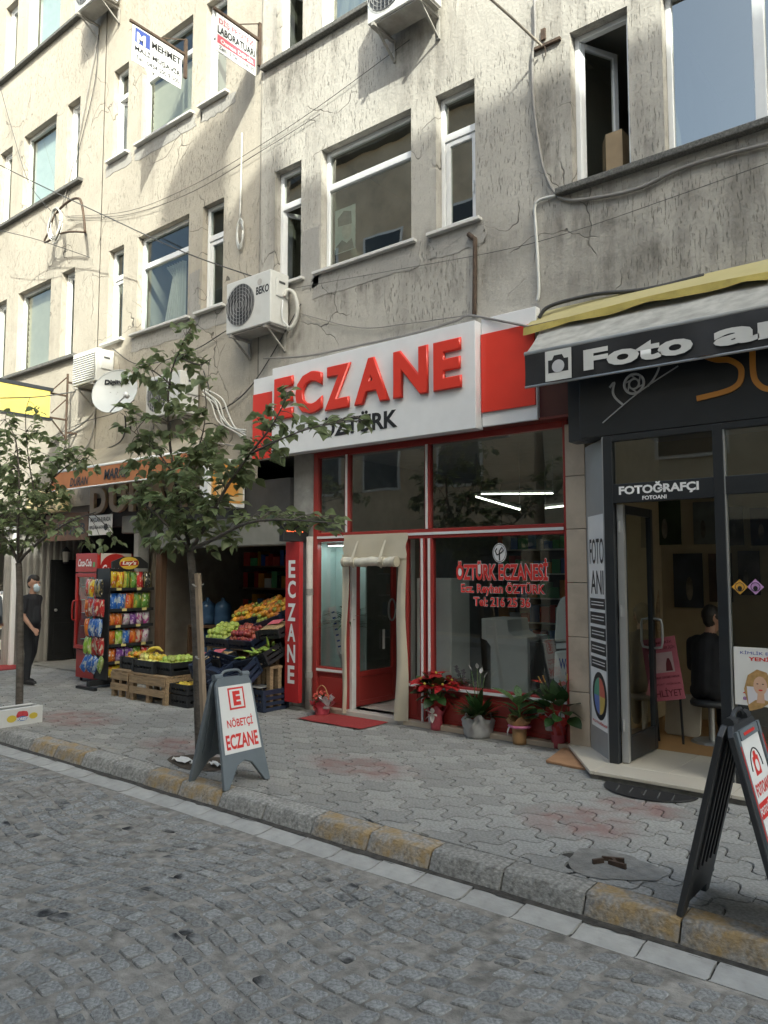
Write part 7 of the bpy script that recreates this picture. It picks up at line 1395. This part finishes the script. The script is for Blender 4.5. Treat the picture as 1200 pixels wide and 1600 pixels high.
make_tree(B1, 'young leafy street tree tied to a stake behind the grey sandwich board', [(310, 1100, .0), (307, 1000, .0), (301, 900, .0), (297, 862, 0)],
    [[(297, 862, 0), (288, 815, .05), (272, 740, .1), (263, 660, .05), (266, 590, 0), (284, 540, 0), (298, 512, -.05)], [(297, 862, 0), (322, 820, -.05), (352, 765, -.1), (390, 710, -.1), (425, 665, -.1), (452, 612, -.1)], [(297, 862, 0), (270, 830, -.1), (235, 795, -.2), (205, 775, -.2)], [(298, 858, 0), (335, 842, -.15), (385, 818, -.25), (440, 812, -.3), (530, 818, -.35)], [(390, 710, -.1), (430, 690, -.2), (490, 668, -.25), (570, 656, -.3)], [(272, 740, .1), (240, 700, .0), (205, 672, -.05)], [(266, 600, 0), (240, 580, 0), (222, 575, 0)], [(284, 560, 0), (312, 570, 0), (330, 560, 0)], [(276, 760, .05), (310, 700, .1), (322, 640, .1), (318, 600, .1)]],
    [(296, 515, 20, 10), (252, 560, 26, 22), (300, 550, 30, 26), (232, 590, 24, 22), (270, 600, 28, 20), (325, 590, 16, 8), (215, 655, 26, 22), (262, 650, 30, 26), (300, 640, 24, 20), (235, 700, 34, 44), (285, 700, 36, 50), (330, 690, 26, 30), (215, 745, 34, 44), (265, 750, 40, 70), (315, 745, 40, 66), (355, 745, 26, 30), (230, 800, 38, 60), (285, 805, 42, 80), (335, 800, 34, 50), (255, 840, 34, 40), (310, 840, 30, 34), (350, 835, 22, 18), (400, 700, 24, 26), (420, 660, 22, 20), (445, 620, 16, 10), (385, 740, 24, 26), (425, 700, 22, 20), (460, 672, 14, 10), (495, 668, 12, 9), (535, 662, 12, 9), (565, 660, 10, 6), (395, 815, 22, 20), (435, 812, 22, 22), (470, 815, 18, 18), (505, 815, 14, 12), (530, 820, 10, 6)], B1.y, 300, 1, .11, .45)
B2 = onZ(30, 1112)
make_tree(B2, 'dense young street tree growing behind the white fruit box', [(31, 1040, 0), (31, 950, 0), (30, 895, 0), (29, 880, 0)],
    [[(29, 880, 0), (15, 850, 0), (-10, 820, 0), (-40, 790, 0)], [(29, 880, 0), (40, 845, .1), (60, 800, .1), (85, 745, .1), (105, 705, .1)], [(29, 880, 0), (28, 820, -.1), (30, 760, -.1), (25, 690, 0), (8, 655, 0)], [(33, 872, 0), (70, 840, -.1), (110, 815, -.2), (150, 800, -.2)], [(85, 745, .1), (110, 725, 0), (138, 715, 0)], [(60, 800, .1), (45, 720, 0), (40, 650, 0), (47, 620, 0)]],
    [(8, 665, 24, 20), (47, 640, 12, 8), (30, 700, 36, 60), (75, 710, 28, 40), (105, 715, 28, 46), (130, 725, 18, 16), (10, 740, 40, 80), (50, 750, 40, 90), (0, 790, 40, 90), (40, 800, 42, 100), (75, 780, 26, 40), (20, 840, 36, 70), (60, 835, 28, 44), (-30, 720, 40, 80), (-35, 800, 44, 90), (100, 825, 22, 24), (135, 845, 14, 10), (175, 845, 14, 10), (-10, 860, 26, 30), (60, 670, 14, 8), (-50, 760, 50, 90), (-80, 720, 60, 90)], B2.y, 300, 1, .105, .6)
# stake
sk = thing('tree_stake', 'weathered wooden stake tied to the young tree trunk', 'stake', onZ(320, 1178)); a = onY(309, 896, B1.y - .06); b = onZ(322, 1176); b = Vector((onY(322, 1176, B1.y - .1).x, B1.y - .10, 0))
MB().bar(b, a, .05, .045, up=(0, 1, 0)).build('post', mat('stake_wood', (.30, .23, .16), .85, .2, 6, stretch=(6, 6, .6), bump=.3), sk, bevel=.004)
for z in (.95, 1.62):
    f = z / a.z; c = b.lerp(a, f); MB().tube([c + Vector((.045 * math.cos(q) - .03, .055 * math.sin(q) + .02, .01 * math.sin(2 * q))) for q in [i * .524 for i in range(13)]], .006, 5).build('tie', M_cable, sk)
# ================================================================== PEOPLE
M_skin = mat('skin', (.42, .24, .165), .55, .06, 8); M_hair = mat('dark_hair', (.018, .014, .011), .6, .3, 40); M_shirt = mat('black_cloth', (.018, .019, .023), .85, .2, 8, bump=.5, bscale=9); M_trou = mat('dark_trousers', (.016, .017, .020), .85, .2, 8, bump=.5, bscale=9); M_shoe = mat('black_shoe', (.012, .012, .013), .5, .1); M_sole = mat('white_sole', (.5, .5, .5), .6, .1); M_mask = mat('face_mask', (.50, .60, .66), .7, .05)
def person(base, yaw, label, bones, mats, voxel=.0095):
    """bones: (p, q, r_p, r_q, material index) in metres, facing +x; joined to one skin"""
    mb = MB()
    for (p, q, a, b, m) in bones:
        p = Vector(p); q = Vector(q); mb.mi = m; d = q - p; L = d.length; n = 12
        prof = []
        for i in range(5): t_ = math.pi / 2 * (1 - i / 4); prof.append((max(a * math.cos(t_), .0015), -a * math.sin(t_)))
        for i in range(5): t_ = math.pi / 2 * i / 4; prof.append((max(b * math.cos(t_), .0015), L + b * math.sin(t_)))
        mb.lathe(prof, p, n, d if L > 1e-5 else (0, 0, 1))
    me0 = mb.mesh('body', mats); ob = bpy.data.objects.new('tmpb', me0); TMP.collection.objects.link(ob)
    r = ob.modifiers.new('r', 'REMESH'); r.mode = 'VOXEL'; r.voxel_size = voxel; s = ob.modifiers.new('s', 'SMOOTH'); s.factor = .5; s.iterations = 4
    vl = TMP.view_layers[0]; vl.update(); me = bpy.data.meshes.new_from_object(ob.evaluated_get(vl.depsgraph)); bpy.data.objects.remove(ob); me.materials.clear()
    for m in mats: me.materials.append(m)
    segs = [(Vector(p), Vector(q), a, b, m) for (p, q, a, b, m) in bones]; idx = []
    for f in me.polygons:
        c = f.center; best = 9; bi = 0
        for (p, q, a, b, m) in segs:
            d = q - p; L2 = d.length_squared; t_ = max(0, min(1, (c - p).dot(d) / L2)) if L2 > 1e-9 else 0; e = (c - p - d * t_).length - (a + (b - a) * t_)
            if e < best: best = e; bi = m
        idx.append(bi)
    me.polygons.foreach_set('material_index', idx); me.polygons.foreach_set('use_smooth', [True] * len(idx)); me.name = 'body'
    o = thing('person', label, 'person', base); b_ = link('body', me); b_.parent = o; o.rotation_euler = (0, 0, yaw); return o
def hand(w_, d, up, s=1.0, mi=0):
    """palm with four fingers and a thumb from wrist w_ along d"""
    d = Vector(d).normalized(); up = Vector(up); side = d.cross(up).normalized(); up = side.cross(d); w_ = Vector(w_); B = []; k = w_ + d * .085
    for i in range(4): u = (i - 1.5) * .019; B.append((w_ + side * u * .7 + d * .012, k + side * u, .014, .0115, mi))
    for i, l in enumerate((.062, .074, .070, .055)):
        u = (i - 1.5) * .020; a = k + side * u; m = a + d * l * .5 - up * .010; e = m + (d * .7 - up * .7).normalized() * l * .5; B += [(a, m, .0095, .009, mi), (m, e, .009, .0075, mi)]
    tb = w_ + d * .03 - side * .03; B += [(tb, tb + (d * .7 - side * .6).normalized() * .045, .012, .010, mi), (tb + (d * .7 - side * .6).normalized() * .045, tb + (d * .9 - side * .3).normalized() * .08, .010, .008, mi)]; return B
def head(h, f=(1, 0, 0), hair=1, mask=None, s=1.0, long=False):
    """head centred at h looking along f"""
    h = Vector(h); f = Vector(f).normalized(); l = ZU.cross(f).normalized(); B = [(h + ZU * .03 - f * .015, h + ZU * .035 - f * .005, .088, .086, 0), (h + f * .025 - ZU * .045, h + f * .035 - ZU * .07, .062, .050, 0), (h + f * .045 - ZU * .10, h + f * .03 - ZU * .10, .032, .04, 0), (h + f * .088 + ZU * .005, h + f * .108 - ZU * .028, .010, .016, 0)]
    for s_ in (1, -1): B += [(h + l * .083 * s_ + ZU * .012 - f * .01, h + l * .080 * s_ - ZU * .03 - f * .005, .016, .012, 0), (h + f * .074 + l * .030 * s_ + ZU * .035, h + f * .078 + l * .045 * s_ + ZU * .033, .012, .010, 0)]
    B += [(h + ZU * .075 - f * .02, h + ZU * .080 + f * .02, .080, .068, hair), (h + ZU * .04 - f * .05, h - ZU * .02 - f * .055, .072, .058, hair)]
    for s_ in (1, -1): B += [(h + l * .055 * s_ + ZU * .06 - f * .02, h + l * .062 * s_ + ZU * .03 - f * .03, .045, .035, hair)]
    if long: B += [(h - f * .06, h - f * .08 - ZU * .22, .07, .05, hair)]
    if mask is not None: B += [(h + f * .062 - ZU * .045, h + f * .060 - ZU * .075, .056, .050, mask), (h + f * .106 - ZU * .04, h + f * .10 - ZU * .06, .018, .02, mask)]
    return B
def eyes(o, h, f):
    h = Vector(h); f = Vector(f).normalized(); l = ZU.cross(f).normalized()
    for s_ in (1, -1): e = link('eye', MB().ball(h + f * .086 + l * .032 * s_ + ZU * .018, .010, .010, .006, n=8, m=5).mesh('eye', M_ink, True)); e.parent = o
# walking man: facing along the pavement
ph = .945
B = []
Hd = Vector((.03, 0, 1.555)); fd_ = Vector((1, -.2, .0))
B += head(Hd, fd_, 1, 5) + [((.0, 0, 1.36), (.02, 0, 1.47), .056, .052, 0)]
B += [((0, .0, 1.30), (0, 0, 1.06), .118, .112, 2), ((.0, .075, 1.30), (.01, .05, 1.0), .095, .105, 2), ((0, -.075, 1.30), (.01, -.05, 1.0), .095, .105, 2), ((.03, 0, 1.15), (.04, 0, 1.0), .115, .12, 2), ((0, .05, .98), (0, -.05, .98), .118, .118, 2), ((0, -.12, 1.335), (0, .12, 1.335), .062, .062, 2), ((0, .0, 1.36), (0, 0, 1.38), .075, .06, 2)]
# right arm (towards the camera) swinging forward, left arm back
B += [((0, -.165, 1.325), (.0, -.205, 1.14), .062, .056, 2), ((.0, -.205, 1.16), (.005, -.212, 1.08), .044, .043, 0), ((.005, -.212, 1.08), (.17, -.215, .90), .041, .028, 0)] + hand((.175, -.215, .895), (.75, 0, -.62), (.5, -.2, .6))
B += [((0, .165, 1.325), (-.07, .205, 1.12), .062, .056, 2), ((-.07, .205, 1.12), (-.10, .21, 1.07), .044, .043, 0), ((-.10, .21, 1.07), (-.06, .215, .85), .040, .027, 0)] + hand((-.06, .215, .845), (.1, 0, -1), (.3, .6, 0))
B += [((.0, -.085, .92), (.05, -.09, .50), .098, .066, 3), ((.05, -.09, .50), (.02, -.09, .11), .066, .052, 3), ((.0, .085, .92), (-.02, .09, .50), .098, .066, 3), ((-.02, .09, .50), (-.15, .09, .13), .066, .052, 3), ((0, .06, .93), (0, -.06, .93), .105, .105, 3)]
B += [((.0, -.09, .06), (.16, -.095, .045), .045, .038, 4), ((-.17, .09, .07), (-.02, .095, .05), .045, .036, 4), ((-.02, -.09, .020), (.18, -.095, .020), .022, .022, 6), ((-.19, .09, .022), (.0, .095, .020), .022, .022, 6)]
pb = onZ(45, 1070); man = person(pb, math.radians(27), 'man in black T-shirt and face mask walking past the left tree', B, [M_skin, M_hair, M_shirt, M_trou, M_shoe, M_mask, M_sole]); eyes(man, Hd, fd_); man.scale = (1, 1, 1)
# seated customer inside the studio, dressed in black, hands together
def seated(base, yaw, label, mats, long=False):
    B = head((.06, 0, 1.20), (1, 0, -.12), 1, None, long=long) + [((.0, 0, 1.0), (.04, 0, 1.11), .058, .054, 0), ((0, 0, .95), (-.04, 0, .56), .13, .13, 2), ((0, .08, .94), (-.03, .07, .58), .10, .11, 2), ((0, -.08, .94), (-.03, -.07, .58), .10, .11, 2), ((0, -.13, .98), (0, .13, .98), .068, .068, 2)]
    for s_ in (1, -1): B += [((0, .18 * s_, .96), (.06, .23 * s_, .72), .065, .055, 2), ((.06, .23 * s_, .72), (.27, .07 * s_, .70), .052, .036, 2)] + hand((.275, .065 * s_, .70), (.8, -.6 * s_, .0), (0, 0, 1)) + [((-.03, .09 * s_, .50), (.40, .12 * s_, .50), .105, .075, 3), ((.40, .12 * s_, .50), (.40, .12 * s_, .11), .072, .055, 3), ((.38, .12 * s_, .06), (.54, .13 * s_, .045), .045, .036, 4)]
    o = person(base, yaw, label, B, mats, .011); eyes(o, (.06, 0, 1.20), (1, 0, -.12)); return o
q = onZ(1112, 1140, SZ); sbase = Vector((onY(1108, 1000, 8.05).x, 8.05, SZ)); seated(sbase, math.radians(75), 'person in black sitting inside the photo studio doorway', [M_skin, M_hair, M_shirt, M_trou, M_shoe])
ch = thing('stool', 'dark padded stool under the seated person in the studio', 'stool', sbase); MB().lathe([(.19, .36), (.20, .39), (.18, .42)], sbase, 18).build('seat', M_dark, ch, True); MB().lathe([(.03, .02), (.03, .36)], sbase, 10).build('column', M_metal, ch); MB().lathe([(.2, 0), (.18, .02)], sbase, 18).build('base', M_metal, ch)
# two people at the stall on the far left
def stander(base, yaw, label, mats, long=False, mask=None):
    B = head((.02, 0, 1.53), (1, 0, -.05), 1, mask, long=long) + [((0, 0, 1.32), (.01, 0, 1.44), .054, .05, 0), ((0, 0, 1.28), (0, 0, .98), .115, .115, 2), ((0, .07, 1.27), (0, .06, .95), .092, .105, 2), ((0, -.07, 1.27), (0, -.06, .95), .092, .105, 2), ((0, -.12, 1.31), (0, .12, 1.31), .06, .06, 2)]
    for s_ in (1, -1): B += [((0, .165 * s_, 1.30), (-.02, .20 * s_, 1.03), .060, .050, 2), ((-.02, .20 * s_, 1.03), (.16, .17 * s_, .90), .047, .034, 2)] + hand((.165, .17 * s_, .895), (.9, -.1 * s_, -.3), (.2, 0, 1)) + [((0, .08 * s_, .92), (.01, .085 * s_, .48), .10, .065, 3), ((.01, .085 * s_, .48), (-.02, .085 * s_, .10), .064, .05, 3), ((-.03, .085 * s_, .05), (.12, .09 * s_, .04), .045, .036, 4)]
    o = person(base, yaw, label, B, mats, .011); eyes(o, (.02, 0, 1.53), (1, 0, -.05)); return o
M_bl = mat('white_blouse', (.5, .5, .5), .8, .1, bump=.4, bscale=9); M_gj = mat('grey_jacket', (.13, .15, .17), .8, .12, bump=.4, bscale=9); M_bh = mat('brown_hair', (.10, .05, .025), .6, .3, 40)
stander(Vector((onX(14, 940, -15.6).x, onX(14, 940, -15.6).y, .0)), math.radians(-60), 'woman in white blouse behind the stall at the left edge', [M_skin, M_bh, M_bl, M_trou, M_shoe, M_mask], True, 5)
stander(Vector((-13.2, onX(-22, 1000, -13.2).y, .0)), math.radians(140), 'person in grey jacket cut off by the left edge', [M_skin, M_hair, M_gj, M_trou, M_shoe])
# stall with white goods, frame post, red carpet
stl = thing('display_stall', 'white shelved display stall lit by the sun at the left edge', 'stall', (-14.9, 6.4, 0)); sy0 = onX(-30, 1000, -14.9).y; sy1 = onX(25, 1000, -14.9).y
for z in (.30, .68, 1.05, 1.33): MB().box(-15.3, -14.9, sy0, sy1, z - .025, z).build('shelf', M_cwhite, stl)
for y in (sy0 + .02, sy1 - .03): MB().box(-15.3, -15.26, y - .02, y + .02, 0, 1.33).box(-14.94, -14.9, y - .02, y + .02, 0, 1.33).build('upright', M_white, stl)
for k in range(12):
    z = (.30, .68, 1.05)[k % 3]; y = sy0 + .1 + .18 * (k // 3) * 1.2
    if y < sy1 - .2: MB().box(-15.25, -14.95, y, y + .16, z + .001, z + ru(.08, .2)).build('goods', (M_cwhite, mat('goods_tan', (.42, .3, .15), .7, .1), M_paper)[k % 3], stl, bevel=.01)
pp = thing('frame_post', 'white aluminium frame post standing beside the stall', 'post', onX(19, 1035, -14.6)); y = onX(20, 950, -14.55).y; MB().box(-14.6, -14.52, y - .04, y + .04, 0, 2.6).build('post', M_white, pp, bevel=.005)
MB().box(-14.59, -14.53, y - 1.5, y - .04, 2.5, 2.58).build('rail', M_white, pp)
rc = thing('red_carpet', 'red carpet laid before the stall at the left edge', 'carpet', (-14.4, 6.6, 0)); MB().box(-14.75, -13.9, 5.5, 6.95, .003, .014).build('carpet', mat('red_carpet', (0, 0, 0)), rc, bevel=.003)
bpy.data.scenes.remove(TMP)
